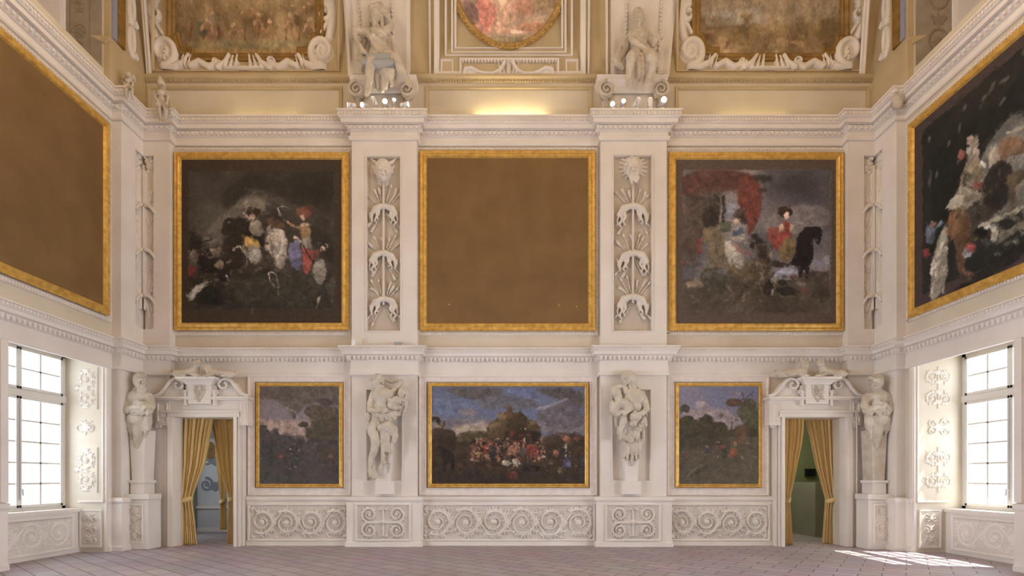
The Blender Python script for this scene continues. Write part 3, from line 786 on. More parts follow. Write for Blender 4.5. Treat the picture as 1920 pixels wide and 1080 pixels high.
# ================================================================== WINDOWS
def window(n, s, w, xf, head=4.2, sill=.93):
    """casement window in the side wall; s side, w = (near, far) along the wall, xf plane of the sashes"""
    root = empty('window_%d' % n, (s*xf, (w[0]+w[1])/2, sill), kind='structure')
    def bx(m, a, b, c, d, p=0, q=.07):
        xs = sorted((s*(xf-q), s*(xf-p))); m.box(xs[0], xs[1], a, b, c, d)
    y0, y1 = w[0]+.0, w[1]-.0; m = MB(); ft = .10
    bx(m, y0, y0+ft, sill, head); bx(m, y1-ft, y1, sill, head); bx(m, y0, y1, head-.09, head+.04); bx(m, y0, y1, sill-.06, sill+.07)
    bx(m, y0, y1, 3.16, 3.30, 0, .09); m.build('window_frame', 'winframe', root, bevel=.008)
    ym = (y0+y1)/2
    for (a, b) in ((y0+ft, ym), (ym, y1-ft)):
        for (c, d, rows) in ((sill+.07, 3.16, 5), (3.30, head-.09, 2)):
            m = MB(); st = .055
            bx(m, a, a+st, c, d, .0, .10); bx(m, b-st, b, c, d, .0, .10); bx(m, a, b, c, c+st, .0, .10); bx(m, a, b, d-st, d, .0, .10)
            o = m.build('casement', 'winframe', root, bevel=.006)
            g = MB(); mid = (a+b)/2; bx(g, mid-.017, mid+.017, c+st, d-st, .03, .07)
            for k in range(1, rows):
                z = c+st+(d-c-2*st)*k/rows; bx(g, a+st, b-st, z-.016, z+.016, .03, .07)
            g.build('glazing_bar', 'winframe', o)
            gl = MB(); bx(gl, a+st, b-st, c+st, d-st, .046, .052); gl.build('glazing', 'glass', o)
    m = MB(); xs = s*(xf-.115)
    m.tube([(xs, ym, 1.15), (xs, ym, 3.1)], .008, 6); m.tube([(xs, ym, 1.35), (xs-s*.05, ym, 1.36), (xs-s*.06, ym, 1.24)], .012, 6)
    m.build('espagnolette_bolt', 'greybox', root)
    m = MB()
    for z in (1.2, 2.0, 2.8, 3.5, 3.95):
        xs = sorted((s*(xf-.11), s*(xf-.06))); m.box(xs[0], xs[1], y1-ft-.02, y1-ft+.015, z, z+.09)
    m.build('hinge', 'winframe', root)
    return root
window(1, -1, LW, 9.52); window(2, 1, RW, 9.66)
# parapet under each window, its ledge and its relief
for s, w, xi in ((-1, LW, 9.16), (1, RW, 9.25)):
    m = MB(); a, b = sorted((s*xi, s*9.83)); m.box(a, b, w[0]-.01, w[1]+.01, 0, .86)
    a, b = sorted((s*(xi-.04), s*9.83)); m.box(a, b, w[0]-.01, w[1]+.01, .86, .93)
    struct(m.build('sill_wall_%s' % ('left' if s < 0 else 'right'), 'stucco'))
    mf = on_left(-xi) if s < 0 else on_right(xi)
    relief_panel('acanthus_relief', (w[0]+.14, w[1]-.22, .14, .74), 0, 'low relief of faint scrolls on the parapet below the %s window' % ('pale-house' if s < 0 else 'sunlit'), lambda h: rinceau(h, 3, seed=5, h=.02), mapper=mf, res=.009, frame=True)
# casings on the wall round the window recesses
for i, (s, w) in enumerate(((-1, LW), (1, RW))):
    m = MB(); mf = on_left(WL) if s < 0 else on_right(WR)
    for prof_y in (w[1], ):
        xs = sorted((s*8.63, s*8.58)); m.box(xs[0], xs[1], w[1], w[1]+.13, 0, 3.93) ; xs = sorted((s*8.63, s*8.555)); m.box(xs[0], xs[1], w[1]+.015, w[1]+.05, 1.16, 3.93)
    xs = sorted((s*8.63, s*8.58)); m.box(xs[0], xs[1], w[0]-.13, w[0], 1.16, 3.93)
    struct(m.build('trim_%d' % (28+i), 'trim'))

# ornament on the far reveal (faces the room's length) and on the soffit
def reveal(s, w, xf, who):
    y = w[1]; x_out, x_in = 8.68, xf-.10
    width = x_in-x_out
    def mf(u, v, q): return (s*(x_out+u), y-q, v)
    t = empty('reveal_relief', (s*(x_out+width/2), y, 1.2), 'tall stucco scroll ornament on the deep reveal of the %s window' % who, 'stucco relief')
    def piece(name, z0, z1, fn, h=.022):
        hf = HF(width, z1-z0, .008); fn(hf, h); hf.mesh(name, lambda u, v, q: mf(u, z0+v, q), 'relief', t, cull=True)
    c = width*.46
    def scrolls(hf, h):
        H = hf.h; R = .17
        for sg, cy in ((1, H*.28), (-1, H*.72)):
            P = hf.spiral(c, cy, R, PI/2*sg, 1.5, sgn=sg, w=.016, h=h)
            for k in range(0, 40, 5): hf.leaf(P[k][0], P[k][1], math.atan2(P[k][1]-cy, P[k][0]-c)+.6*sg, .10, h*.8, 4)
        hf.stroke([(c-R*.2, H*.28+R), (c+R*.9, H*.5), (c-R*.2, H*.72-R)], .018, .018, h); hf.leaf(c+.15, H*.5, 0.3, .12, h)
        hf.stroke([(c-.25, 0.02), (c-.25, H-.02)], .010, .010, h)
        hf.leaf(c, .05, PI/2, .14, h); hf.leaf(c, H-.05, -PI/2, .14, h)
    def knot(hf, h):
        H = hf.h
        if s < 0:
            for q in (-1, 1): hf.spiral(c+q*.10, H/2, .13, PI/2-q*.3, 1.5, sgn=q, w=.015, h=h)
            hf.leaf(c, H*.5, PI/2, .16, h); hf.leaf(c, H*.5, -PI/2, .16, h)
        else:
            for q in (-1, 1):
                for r in (-1, 1): hf.spiral(c+q*.13, H/2+r*.09, .10, 0, 1.4, sgn=q*r, w=.014, h=h)
            for k in range(6): hf.leaf(c, H*.5, k*PI/3, .14, h, 3)
    def hearts(hf, h):
        H = hf.h
        for q in (-1, 1):
            for r, cy in ((1, H*.25), (-1, H*.76)):
                P = hf.spiral(c+q*.13, cy, .14, r*PI/2, 1.5, sgn=-q*r, w=.015, h=h)
                for k in range(0, 30, 6): hf.leaf(P[k][0], P[k][1], k*.5, .08, h*.8, 3)
        hf.stroke([(c, .03), (c, H-.03)], .016, .016, h)
        for k in range(4): hf.leaf(c, H*(.15+.22*k), PI/2, .13, h, 5)
    f = scrolls if s < 0 else hearts
    piece('upper_scroll', 3.02, 3.95, f); piece('middle_knot', 2.44, 2.86, knot); piece('lower_scroll', 1.25, 2.24, f)
    hf = HF(.40, .72, .008)
    for k in range(3):
        for q in (-1, 1): hf.spiral(.2+q*.08, .12+.23*k, .08, PI/2, 1.3, sgn=q, w=.012, h=.03)
        hf.leaf(.2, .1+.23*k, PI/2, .12, .03)
    hf.mesh('lower_panel', lambda u, v, q: (s*(8.71+u), y-.02-q-.001, .14+v), 'relief', t, cull=False)
    m = MB(); 
    def rm(a, b, h): return (s*a, y-h, b)
    m.ring((8.68, 9.14, .10, .90), [(0, -.005), (0, .03), (.03, .03), (.04, .015)], rm)
    m.box(*sorted((s*8.64, s*(xf-.34))), y-.03, y, 1.06, 1.10)
    m.box(*sorted((s*8.64, s*8.67)), y-.02, y, 1.1, 4.1)
    m.build('moulded_edge', 'trim', t)
    # soffit rosettes
    t2 = empty('soffit_relief', (s*9.05, (w[0]+w[1])/2, 4.2), 'row of rosette ornaments under the head of the %s window' % who, 'stucco relief')
    hf = HF(w[1]-w[0], .8, .010)
    for k, u in enumerate((.35, .95, 1.55, 2.0)):
        if u > hf.w-.05: continue
        for q in range(6): hf.leaf(u, .36, q*PI/3+.2, .17 if k % 2 else .22, .025, 4)
        hf.stamp(u, .36, .05, .035)
    for u in (.65, 1.25): hf.stroke([(u, .1), (u+.06, .36), (u, .62)], .012, .012, .02)
    hf.mesh('rosette_band', lambda u, v, q: (s*(8.68+v), w[0]+u, 4.23-q), 'relief', t2, cull=True)
reveal(-1, LW, 9.52, 'pale-house'); reveal(1, RW, 9.66, 'sunlit')

# upper window recesses: painted reveals and drawn blinds
for s, nm, wh in ((-1, 'window_3', 'pale-house'), (1, 'window_4', 'sunlit')):
    root = empty(nm, (s*9.5, -2.2, 10.3), kind='structure')
    m = MB(); xs = sorted((s*9.50, s*9.54)); m.box(xs[0], xs[1], -3.35, -1.12, 10.3, 15); m.build('blind', 'blind', root)
    m = MB(); xs = sorted((s*9.42, s*9.50)); m.box(xs[0], xs[1], -1.16, -1.1, 10.3, 15); m.build('light_gap_strip', 'whitebox', root)  # white strip put in for the daylight gap beside the blind
    m = MB(); xs = sorted((s*8.66, s*9.5)); m.box(xs[0], xs[1], -1.115, -1.09, 10.3, 15); o = m.build('grisaille_lining', 'grey', root)
    def mf(u, v, q): return (s*(8.70+u), -1.115-q, 10.3+v)
    hf = HF(.7, 3.2, .012)
    if s < 0:
        for k in range(4):
            cz = .75+.85*k; hf.spiral(.42, cz, .17, 0, 2, w=.012, h=.014)
            for q in range(6): hf.leaf(.42, cz, q*PI/3, .14, .012, 3)
            hf.leaf(.42, cz+.42, PI/2, .16, .012); hf.leaf(.42, cz-.2, -PI/2+.6, .14, .012)
        hf.stroke([(.2, 0), (.2, 3.2)], .01, .01, .012); hf.stroke([(.62, 0), (.62, 3.2)], .01, .01, .012)
    else:
        for k in range(4):
            cz = .55+.95*k
            hf.stroke([(.42+.2*math.cos(a), cz+.26*math.sin(a)) for a in np.linspace(0, 2*PI, 30)], .03, .03, .02)
            for q in range(8): hf.leaf(.42, cz, q*PI/4, .11, .016, 3)
            for q in (-1, 1): hf.leaf(.42+q*.15, cz+.45, PI/2+q, .16, .016); hf.leaf(.42, cz+.45, PI/2*q, .16, .016)
    hf.mesh('medallion_ornament', mf, 'greydark', o, cull=True)

# ================================================================== DOORS
def door(n, s, x0, x1, who):
    """stucco door case; opening x0..x1"""
    root = empty('door_%d' % n, ((x0+x1)/2, -.14, 0), kind='structure')
    yf = -.28; H = 2.97; w = .34
    xo0, xo1 = x0-w+.02, x1+w*.55
    if s > 0: xo0, xo1 = x0-w*.55, x1+w-.02
    for (a, b, inner) in ((xo0, x0, 1), (x1, xo1, -1)):
        m = MB(); wd = b-a
        m.box(a, b, yf+.10, 0, 0, H)
        c0, c1 = (a+wd*.25, b) if inner > 0 else (a, b-wd*.25); m.box(c0, c1, yf+.05, yf+.101, 0, H)
        c0, c1 = (a+wd*.55, b-.012) if inner > 0 else (a+.012, b-wd*.55); m.box(c0, c1, yf, yf+.051, 0, H)
        for k in range(3):
            xx = a+wd*(.12+.3*k); m.tube([(xx, yf+.09-.04*k, 0.0), (xx, yf+.09-.04*k, H)], .014, 6, cap=False)
        m.build('jamb_casing', 'trim', root, bevel=.006)
    # reveal lining so that the thickness of the wall reads
    m = MB(); m.box(xo0, xo1, yf, 0, H, H+.13); m.box(xo0+.03, xo1-.03, yf-.03, yf, H+.10, H+.15); m.build('lintel', 'trim', root, bevel=.006)
    y = yf-.02
    ex0, ex1 = (X(286, y), X(465, y)) if s < 0 else (X(1442, y), X(1620, y))
    zl, zt = Z(797, y), Z(748, y)
    m = MB()
    for (a, b) in ((ex0+.03, x0-.10), (x1+.10, ex1-.03)):
        m.box(a, b, yf+.02, 0, zl, zt)                                     # crossettes
        m.ring((a+.05, b-.04, zl+.06, zt-.07), [(0, 0), (0, .02), (.03, .02), (.04, -.01)], on_back(yf+.02))
        for k in range(3): m.box(a+.02+.05*k, a+.045+.05*k, yf, yf+.03, zl-.06, zl)
    m.box(x0-.11, x1+.11, yf+.04, 0, H+.12, zt)
    m.box(ex0-.02, ex1+.02, yf-.07, 0, zt, zt+.05); m.box(ex0, ex1, yf-.04, 0, zt-.03, zt)
    m.build('crossette_block', 'trim', root, bevel=.008)
    xc = (ex0+ex1)/2; hw = (ex1-ex0)/2
    zv = Z(722, y)
    # two raking scrolls
    for q in (-1, 1):
        def cx(t): return xc+q*t
        out = [(cx(hw-.02), zt+.05), (cx(hw*.86), zt+.10), (cx(hw*.74), zt+.25), (cx(hw*.64), zt+.40), (cx(hw*.52), zt+.47), (cx(hw*.40), zt+.40), (cx(hw*.38), zt+.30), (cx(hw*.40), zt+.05)]
        m = MB(); m.prism(out, yf+.05, 0); o = m.build('raking_scroll', 'trim', root, bevel=.01)
        P = [(cx(hw-.0), yf-.0, zt+.06), (cx(hw*.86), yf, zt+.12), (cx(hw*.74), yf, zt+.27), (cx(hw*.64), yf, zt+.42), (cx(hw*.54), yf, zt+.48), (cx(hw*.42), yf, zt+.44), (cx(hw*.37), yf, zt+.34), (cx(hw*.42), yf, zt+.25), (cx(hw*.52), yf, zt+.26), (cx(hw*.55), yf, zt+.34), (cx(hw*.49), yf, zt+.38)]
        PP = []
        for i in range(len(P)-1):
            for k in range(4):
                t = k/4; PP.append(tuple(P[i][j]*(1-t)+P[i+1][j]*t for j in range(3)))
        PP.append(P[-1])
        m = MB(); m.tube(PP, [.045-.022*i/(len(PP)-1) for i in range(len(PP))], 8); m.build('volute', 'trim', o, smooth=True)
        m = MB(); P = [(cx(hw*.30+.085*(1-a/12)*math.cos(a)), yf-.02, zt+.12+.075*(1-a/12)*math.sin(a)) for a in np.linspace(0, 9, 30)]
        m.tube(P, .02, 7); m.box(cx(hw*.30)-.11, cx(hw*.30)+.11, yf+.04, 0, zt+.02, zt+.22); m.build('small_scroll', 'trim', root)
    # centre block with moulded top and shield
    y2 = yf-.06
    m = MB(); zc = Z(708, y2)
    m.box(xc-.26, xc+.26, y2, 0, zt-.12, zc-.16); m.box(xc-.36, xc+.36, yf+.02, 0, zt, zc-.16)
    pth = [(xc-.28, 0), (xc-.28, y2), (xc+.28, y2), (xc+.28, 0)]
    m.sweep(pth[::1], [(0, zc-.17), (.02, zc-.16), (.05, zc-.12), (.12, zc-.07), (.17, zc-.06), (.17, zc-.005), (-.2, zc)])
    for a in (-.36, .30): m.box(xc+a, xc+a+.06, y2+.01, yf+.1, zt-.16, zc-.3)
    m.build('centre_block', 'trim', root, bevel=.006)
    hf = HF(.34, .44, .007); r = random.Random(n)
    hf.stroke([(.05, .40), (.08, .2), (.17, .03), (.26, .2), (.29, .40)], .016, .016, .03); hf.stroke([(.05, .40), (.29, .40)], .018, .018, .03)
    for k in range(14): hf.leaf(.17+r.uniform(-.09, .09), .12+.25*k/14, r.uniform(0, 6), .08, .035, 3)
    hf.mesh('shield', lambda u, v, q: (xc-.17+u, y2-q, zt-.10+v), 'statue', root, cull=True)
    return root, xc, zc, yf
d1 = door(1, -1, -7.68, -6.32, 'pale room'); d2 = door(2, 1, 6.34, 7.74, 'olive room')
# ================================================================== PAINTINGS
GP = [(0, 0), (0, .05), (.03, .075), (.07, .06), (.12, .10), (.15, .085), (.17, .05)]       # broad gilded moulding
def scaled(p, w, h): return [(a/.17*w, b/.10*h) for a, b in p]

def framed(label, rect, y, fw, kind, canvas, gain=(1, 1, 1), h=.09, mapf=None, group=None):
    f = mapf or on_back(y)
    a0, a1, b0, b1 = rect
    base = f((a0+a1)/2, b0, 0)
    t = empty('framed_painting', base, label, 'painting', group)
    MB().ring(rect, scaled(GP, fw, h)+[(fw+.01, .03)], f).build('gilded_frame', 'gold', t)
    c0, c1, d0, d1 = a0+fw, a1-fw, b0+fw, b1-fw
    if canvas is None:
        m = MB(); n = 2
        m.grid(np.array([[f(c0, d0, .035), f(c1, d0, .035)], [f(c0, d1, .035), f(c1, d1, .035)]])); o = m.build('canvas', 'blank', t)
    else:
        def mp(fx, fy): return f(c0+(c1-c0)*fx, d1-(d1-d0)*fy, .035)
        canvas.build('canvas', mp, 'oil', t, gain)
    return t
UPG = (1.3, 1.42, 1.6)
LOG = (1.15, 1.12, 1.08)
def rb(x0, x1, y0, y1, y=-.05): return (X(x0, y), X(x1, y), Z(y1, y), Z(y0, y))

# 1 --- smoky cavalry and hunters scene
c = Canvas((58, 70, 968, 1002), 300, 308, (64, 43, 28)); c.wob = 7
c.poly([(95, 135), (925, 135), (925, 930), (95, 930)], (58, 46, 34), soft=3, var=.05)
ins = lambda X0, Y0: ((X0 > 98)*(X0 < 922)*(Y0 > 138)*(Y0 < 927))*1.0
c.clouds(60, .9, ((38, 31, 23), (82, 70, 56)), 21, ins)
c.clouds(90, .55, ((50, 44, 36), (96, 86, 74)), 22, lambda X0, Y0: ins(X0, Y0)*np.clip((560-Y0)/160, 0, 1)*np.clip((560-X0)/200, 0, 1))
c.poly([(160, 560), (220, 440), (300, 380), (380, 300), (480, 220), (560, 260), (520, 400), (420, 420), (300, 560)], (112, 98, 80), .75, 14)
c.poly([(400, 330), (430, 290), (530, 300), (540, 380), (450, 400)], (140, 122, 98), .6, 6)
c.poly([(270, 300), (340, 200), (560, 150), (700, 260), (560, 300), (430, 260), (320, 360)], (40, 34, 28), .55, 9)
c.poly([(560, 180), (920, 150), (920, 420), (800, 330), (640, 330)], (38, 31, 25), .55, 12)
c.poly([(100, 690), (500, 690), (640, 720), (900, 690), (920, 925), (100, 925)], (42, 36, 26), .8, 10)
c.poly([(300, 760), (780, 720), (860, 800), (760, 900), (560, 860), (420, 900)], (66, 60, 42), .5, 12)
c.poly([(100, 600), (100, 470), (160, 500), (170, 600)], (38, 30, 24), .8, 5); c.line([(120, 560), (235, 520)], 5, (40, 30, 22))
c.poly([(300, 420), (420, 400), (560, 470), (600, 600), (540, 700), (380, 690), (290, 600)], (64, 50, 38), .75, 8)
c.poly([(520, 420), (680, 440), (800, 560), (900, 640), (900, 740), (520, 720)], (72, 58, 44), .6, 10)
c.dabs(90, (290, 470, 900, 720), [(92, 74, 54), (58, 46, 36), (120, 98, 72), (44, 36, 28)], (6, 20), .45, 4)
c.dabs(40, (420, 230, 560, 400), [(128, 112, 90), (104, 90, 74)], (8, 24), .3, 5)
# dark horse
c.poly([(285, 490), (300, 420), (330, 400), (400, 400), (450, 430), (520, 470), (540, 560), (440, 620), (330, 560), (330, 500), (300, 505)], (42, 32, 25), .95, 2); c.ell(328, 428, 7, 5, (190, 180, 165))
c.poly([(280, 560), (340, 500), (400, 560), (420, 700), (280, 700)], (48, 36, 28), .8, 4)
c.line([(350, 590), (380, 560), (410, 590)], 12, (165, 145, 115)); c.line([(405, 560), (430, 640), (425, 680)], 16, (150, 135, 110), w1=8)
# first rider
c.ell(465, 372, 38, 30, (50, 34, 24), .95, soft=2); c.ell(462, 396, 15, 17, (196, 148, 118)); c.poly([(450, 420), (510, 420), (528, 500), (470, 510), (440, 470)], (148, 128, 104), .9, 2)
c.line([(470, 430), (425, 385), (410, 370)], 12, (190, 150, 120), w1=8)
c.line([(470, 500), (430, 540), (400, 600)], 16, (120, 96, 66), .7, w1=9); c.line([(560, 440), (545, 500), (560, 540)], 18, (168, 146, 120), .8, w1=12)
c.poly([(410, 500), (450, 510), (520, 560), (500, 580), (450, 560), (420, 580)], (205, 145, 50), .95, 2); c.poly([(430, 600), (500, 570), (520, 640), (470, 670), (430, 640)], (176, 160, 136), .85, 3)
c.poly([(440, 560), (510, 570), (500, 650), (450, 640)], (185, 170, 150), .6, 3)
# white horse, front view
c.poly([(540, 520), (560, 460), (640, 460), (660, 560), (640, 690), (600, 710), (575, 620), (530, 560)], (182, 160, 134), .9, 3)
c.line([(620, 470), (640, 560), (600, 640)], 22, (205, 186, 160), .8, w1=8); c.line([(560, 480), (575, 600), (600, 690)], 14, (110, 88, 66), .7)
c.line([(545, 720), (590, 710), (610, 780), (612, 850)], 12, (165, 148, 122), w1=7); c.line([(548, 722), (560, 760), (590, 800)], 8, (150, 134, 108))
c.poly([(540, 400), (600, 395), (660, 450), (600, 470), (550, 440)], (96, 62, 40), .8, 4)
c.ell(575, 480, 8, 6, (60, 44, 34)); c.ell(605, 700, 20, 10, (90, 70, 55))
# second rider with a curved blade
c.ell(755, 372, 46, 34, (128, 62, 38), .9, soft=3); c.ell(790, 350, 20, 14, (110, 50, 32), .8, soft=3); c.ell(748, 402, 13, 17, (206, 152, 118))
c.poly([(725, 440), (775, 435), (798, 500), (770, 540), (735, 520)], (165, 118, 62), .95, 2); c.poly([(740, 432), (775, 430), (785, 450), (745, 455)], (205, 165, 130), .8, 2)
c.line([(735, 460), (690, 452), (655, 425)], 17, (190, 128, 88), w1=10); c.line([(652, 425), (622, 375), (602, 348)], 6, (165, 160, 150)); c.line([(602, 348), (640, 338), (690, 350)], 5, (150, 150, 150), .8)
c.poly([(740, 520), (790, 520), (800, 570), (750, 580)], (160, 150, 128), .8, 3)
c.line([(700, 510), (740, 540)], 14, (195, 160, 125)); c.poly([(665, 560), (700, 525), (730, 545), (740, 620), (740, 700), (700, 700), (670, 640)], (108, 106, 148), .85, 3)
c.poly([(735, 560), (780, 580), (815, 600), (800, 700), (760, 735), (745, 660)], (168, 58, 44), .95, 2); c.line([(740, 530), (790, 640), (845, 685)], 9, (34, 26, 22), w1=5)
c.poly([(790, 590), (850, 580), (840, 640), (800, 650)], (150, 58, 46), .7, 4)
# pale figure and horse at the edge
c.ell(862, 580, 12, 16, (180, 140, 110)); c.poly([(800, 700), (830, 640), (870, 640), (880, 720), (850, 800), (815, 760)], (148, 132, 108), .9, 3); c.line([(840, 850), (825, 920)], 9, (140, 118, 95))
c.poly([(880, 800), (930, 720), (925, 920)], (88, 72, 56), .7, 6)
# crowd in the near corner
rr = random.Random(3)
for (x, y, q) in ((130, 620, 26), (230, 600, 20), (280, 670, 24), (268, 590, 18), (205, 650, 22)):
    c.ell(x, y, q, q*1.2, (130, 102, 76), .8, soft=2); c.ell(x-4, y-q*.9, q*.45, q*.5, (188, 142, 108), .95)
c.poly([(140, 640), (200, 560), (250, 640), (260, 720), (180, 720)], (28, 22, 18), .85, 4); c.poly([(100, 670), (140, 690), (150, 735), (100, 740)], (128, 44, 34), .9, 3)
c.poly([(240, 630), (340, 640), (330, 760), (270, 760)], (34, 26, 22), .85, 4); c.ell(280, 672, 24, 22, (150, 122, 84), .9)
c.poly([(100, 870), (105, 820), (160, 780), (215, 758), (200, 785), (150, 830), (115, 880)], (176, 160, 136), .9, 2); c.line([(310, 725), (335, 765)], 10, (190, 172, 148))
c.poly([(130, 900), (200, 780), (260, 800), (300, 900)], (30, 25, 18), .75, 6)
c.dabs(70, (110, 560, 330, 820), [(110, 86, 64), (150, 122, 94), (60, 46, 36), (30, 24, 20), (96, 50, 40)], (5, 14), .6, 6)
c.dabs(110, (300, 720, 900, 900), [(78, 70, 50), (60, 54, 40), (96, 86, 62), (40, 34, 24)], (5, 16), .4, 7, 1.2)
c.dabs(60, (560, 560, 900, 760), [(140, 118, 92), (100, 78, 60), (120, 60, 48), (84, 84, 110)], (4, 12), .5, 8, 1.0)
for k in range(60):
    x, y = rr.uniform(100, 900), rr.uniform(700, 920); c.ell(x, y, rr.uniform(6, 24), rr.uniform(3, 10), rr.choice([(34, 28, 20), (84, 74, 52), (60, 50, 36)]), .5, rr.uniform(-1, 1), 2)
c.finish()
framed('large upper painting of smoky riders on a dark and a pale horse, gilt frame', rb(328, 655, 287, 620), -.05, .17, 'cavalry', c, UPG)

# 2 --- two ladies on horseback
c = Canvas((85, 72, 1000, 1002), 300, 306, (88, 66, 50)); c.wob = 6
c.poly([(123, 130), (965, 130), (965, 945), (123, 945)], (112, 100, 98), soft=2, var=.04)
ins = lambda X0, Y0: ((X0 > 124)*(X0 < 964)*(Y0 > 131)*(Y0 < 944))*1.0
c.clouds(110, .75, ((76, 70, 74), (146, 128, 122)), 31, ins)
c.clouds(70, .85, ((46, 42, 42), (84, 78, 82)), 32, lambda X0, Y0: ins(X0, Y0)*np.clip((340-Y0)/120, 0, 1)*np.clip((X0-540)/80, 0, 1))
c.poly([(580, 420), (700, 330), (960, 330), (960, 460), (760, 500), (600, 500)], (150, 128, 120), .5, 14)
c.poly([(870, 640), (960, 620), (960, 680), (840, 690), (850, 600)], (140, 138, 158), .7, 6)
c.poly([(123, 760), (300, 740), (700, 720), (965, 700), (965, 945), (123, 945)], (72, 58, 42), .92, 6)
c.clouds(60, .6, ((62, 48, 34), (128, 104, 76)), 33, lambda X0, Y0: ins(X0, Y0)*np.clip((Y0-760)/60, 0, 1))
c.poly([(123, 130), (480, 130), (560, 200), (430, 250), (230, 260), (123, 300)], (92, 44, 34), .9, 8)
c.poly([(123, 280), (250, 260), (300, 420), (200, 640), (123, 700)], (84, 62, 46), .9, 9)
c.poly([(270, 270), (340, 260), (335, 440), (280, 440)], (54, 40, 34), .9, 4); c.poly([(345, 270), (365, 270), (362, 440), (345, 440)], (46, 36, 30), .9, 3)
c.poly([(370, 320), (430, 310), (425, 400), (370, 400)], (124, 124, 140), .8, 5); c.poly([(340, 430), (400, 420), (400, 480), (340, 490)], (78, 84, 50), .8, 4)
c.poly([(430, 220), (460, 160), (540, 160), (575, 240), (572, 400), (545, 430), (500, 530), (490, 440), (440, 350)], (124, 48, 36), .95, 4)
for k in range(5): c.line([(450+k*26, 220), (458+k*22, 330), (476+k*14, 420)], 7, (92, 34, 28), .6, soft=2)
c.ell(580, 180, 60, 24, (52, 46, 40), .8, soft=5); c.ell(580, 245, 26, 16, (48, 40, 36), .8, soft=4)
c.dabs(120, (130, 240, 330, 700), [(96, 72, 52), (70, 54, 42), (110, 62, 44), (84, 78, 54)], (8, 24), .45, 14)
c.dabs(60, (140, 135, 470, 260), [(112, 56, 42), (84, 44, 36), (96, 66, 50)], (10, 30), .4, 15, 0)
c.dabs(50, (440, 170, 570, 420), [(142, 60, 44), (104, 42, 34)], (8, 20), .4, 16, 1.4)
# rearing horse
c.line([(330, 480), (360, 560), (370, 650)], 34, (128, 104, 70), .8, w1=44, soft=4); c.poly([(240, 460), (280, 440), (300, 500), (262, 560), (236, 540)], (122, 100, 66), .85, 3); c.line([(280, 446), (330, 480), (345, 560)], 10, (158, 132, 92), .7)
c.poly([(230, 440), (240, 360), (270, 340), (330, 350), (330, 440), (270, 470)], (48, 36, 30), .8, 4)
c.poly([(245, 500), (270, 450), (320, 450), (365, 520), (380, 620), (350, 700), (280, 680), (255, 600), (280, 540)], (118, 96, 62), .92, 3)
c.line([(350, 640), (300, 690), (230, 690)], 22, (122, 92, 62), w1=12); c.line([(350, 690), (240, 700), (222, 750), (270, 790)], 18, (74, 62, 44), w1=9)
c.poly([(190, 540), (230, 520), (240, 600), (205, 620)], (140, 60, 42), .8, 4)
c.poly([(360, 660), (500, 640), (570, 660), (560, 740), (500, 770), (420, 730), (360, 720)], (104, 80, 52), .95, 3); c.line([(540, 650), (580, 700), (560, 780)], 18, (146, 122, 88), w1=8)
c.line([(470, 740), (420, 800), (360, 870)], 26, (84, 64, 44), w1=14); c.line([(500, 760), (460, 830), (410, 895)], 26, (72, 54, 38), w1=14)
c.poly([(130, 780), (215, 740), (240, 790), (150, 800)], (160, 126, 92), .8, 5)
c.poly([(230, 690), (330, 700), (420, 760), (330, 860), (240, 780)], (70, 66, 46), .7, 8)
# first rider
c.ell(445, 385, 34, 26, (74, 58, 46), .95, soft=2); c.ell(470, 415, 18, 24, (58, 42, 34), .9, soft=2)
for k in range(7): c.line([(430+6*k, 380), (418+11*k, 352)], 6, (96, 80, 66), .8)
c.ell(430, 424, 15, 20, (216, 166, 134)); c.poly([(405, 465), (455, 455), (475, 490), (460, 520), (415, 515)], (66, 80, 100), .95, 2); c.poly([(412, 462), (448, 458), (440, 472), (418, 474)], (220, 178, 150), .9)
c.poly([(455, 490), (485, 500), (470, 540), (395, 525), (395, 512), (450, 512)], (194, 168, 138), .9, 2)
c.poly([(360, 560), (375, 530), (420, 540), (470, 600), (480, 690), (450, 700), (390, 660), (360, 600)], (180, 160, 136), .92, 2); c.line([(400, 545), (450, 585), (520, 620)], 26, (138, 84, 72), .75, w1=30, soft=3)
c.line([(470, 440), (505, 480), (510, 540)], 6, (150, 110, 96), .8)
for k in range(14): rr = random.Random(k); c.ell(rr.uniform(380, 460), rr.uniform(570, 680), 8, 5, (205, 190, 165), .4)
# men between
for (x, y, q) in ((535, 510, 20), (560, 540, 22), (520, 560, 18)): c.ell(x, y, q, q, (42, 34, 30), .9, soft=2)
c.poly([(540, 560), (600, 550), (630, 620), (620, 740), (560, 720)], (88, 64, 42), .9, 4); c.ell(628, 612, 14, 18, (140, 116, 92), .8, soft=2); c.poly([(550, 560), (600, 560), (600, 640), (560, 630)], (44, 34, 30), .8, 4)
c.line([(700, 640), (740, 690), (800, 690)], 5, (60, 44, 38), .5); c.dabs(90, (380, 640, 580, 880), [(122, 96, 64), (84, 66, 44), (66, 54, 38), (142, 116, 82)], (6, 16), .45, 17, .8)
c.dabs(60, (500, 520, 660, 740), [(72, 54, 40), (110, 84, 58), (44, 36, 32)], (5, 14), .5, 18, 1.2)
c.dabs(120, (130, 780, 950, 930), [(120, 98, 70), (88, 70, 50), (60, 48, 36)], (8, 30), .4, 19, 0, (.15, .4))
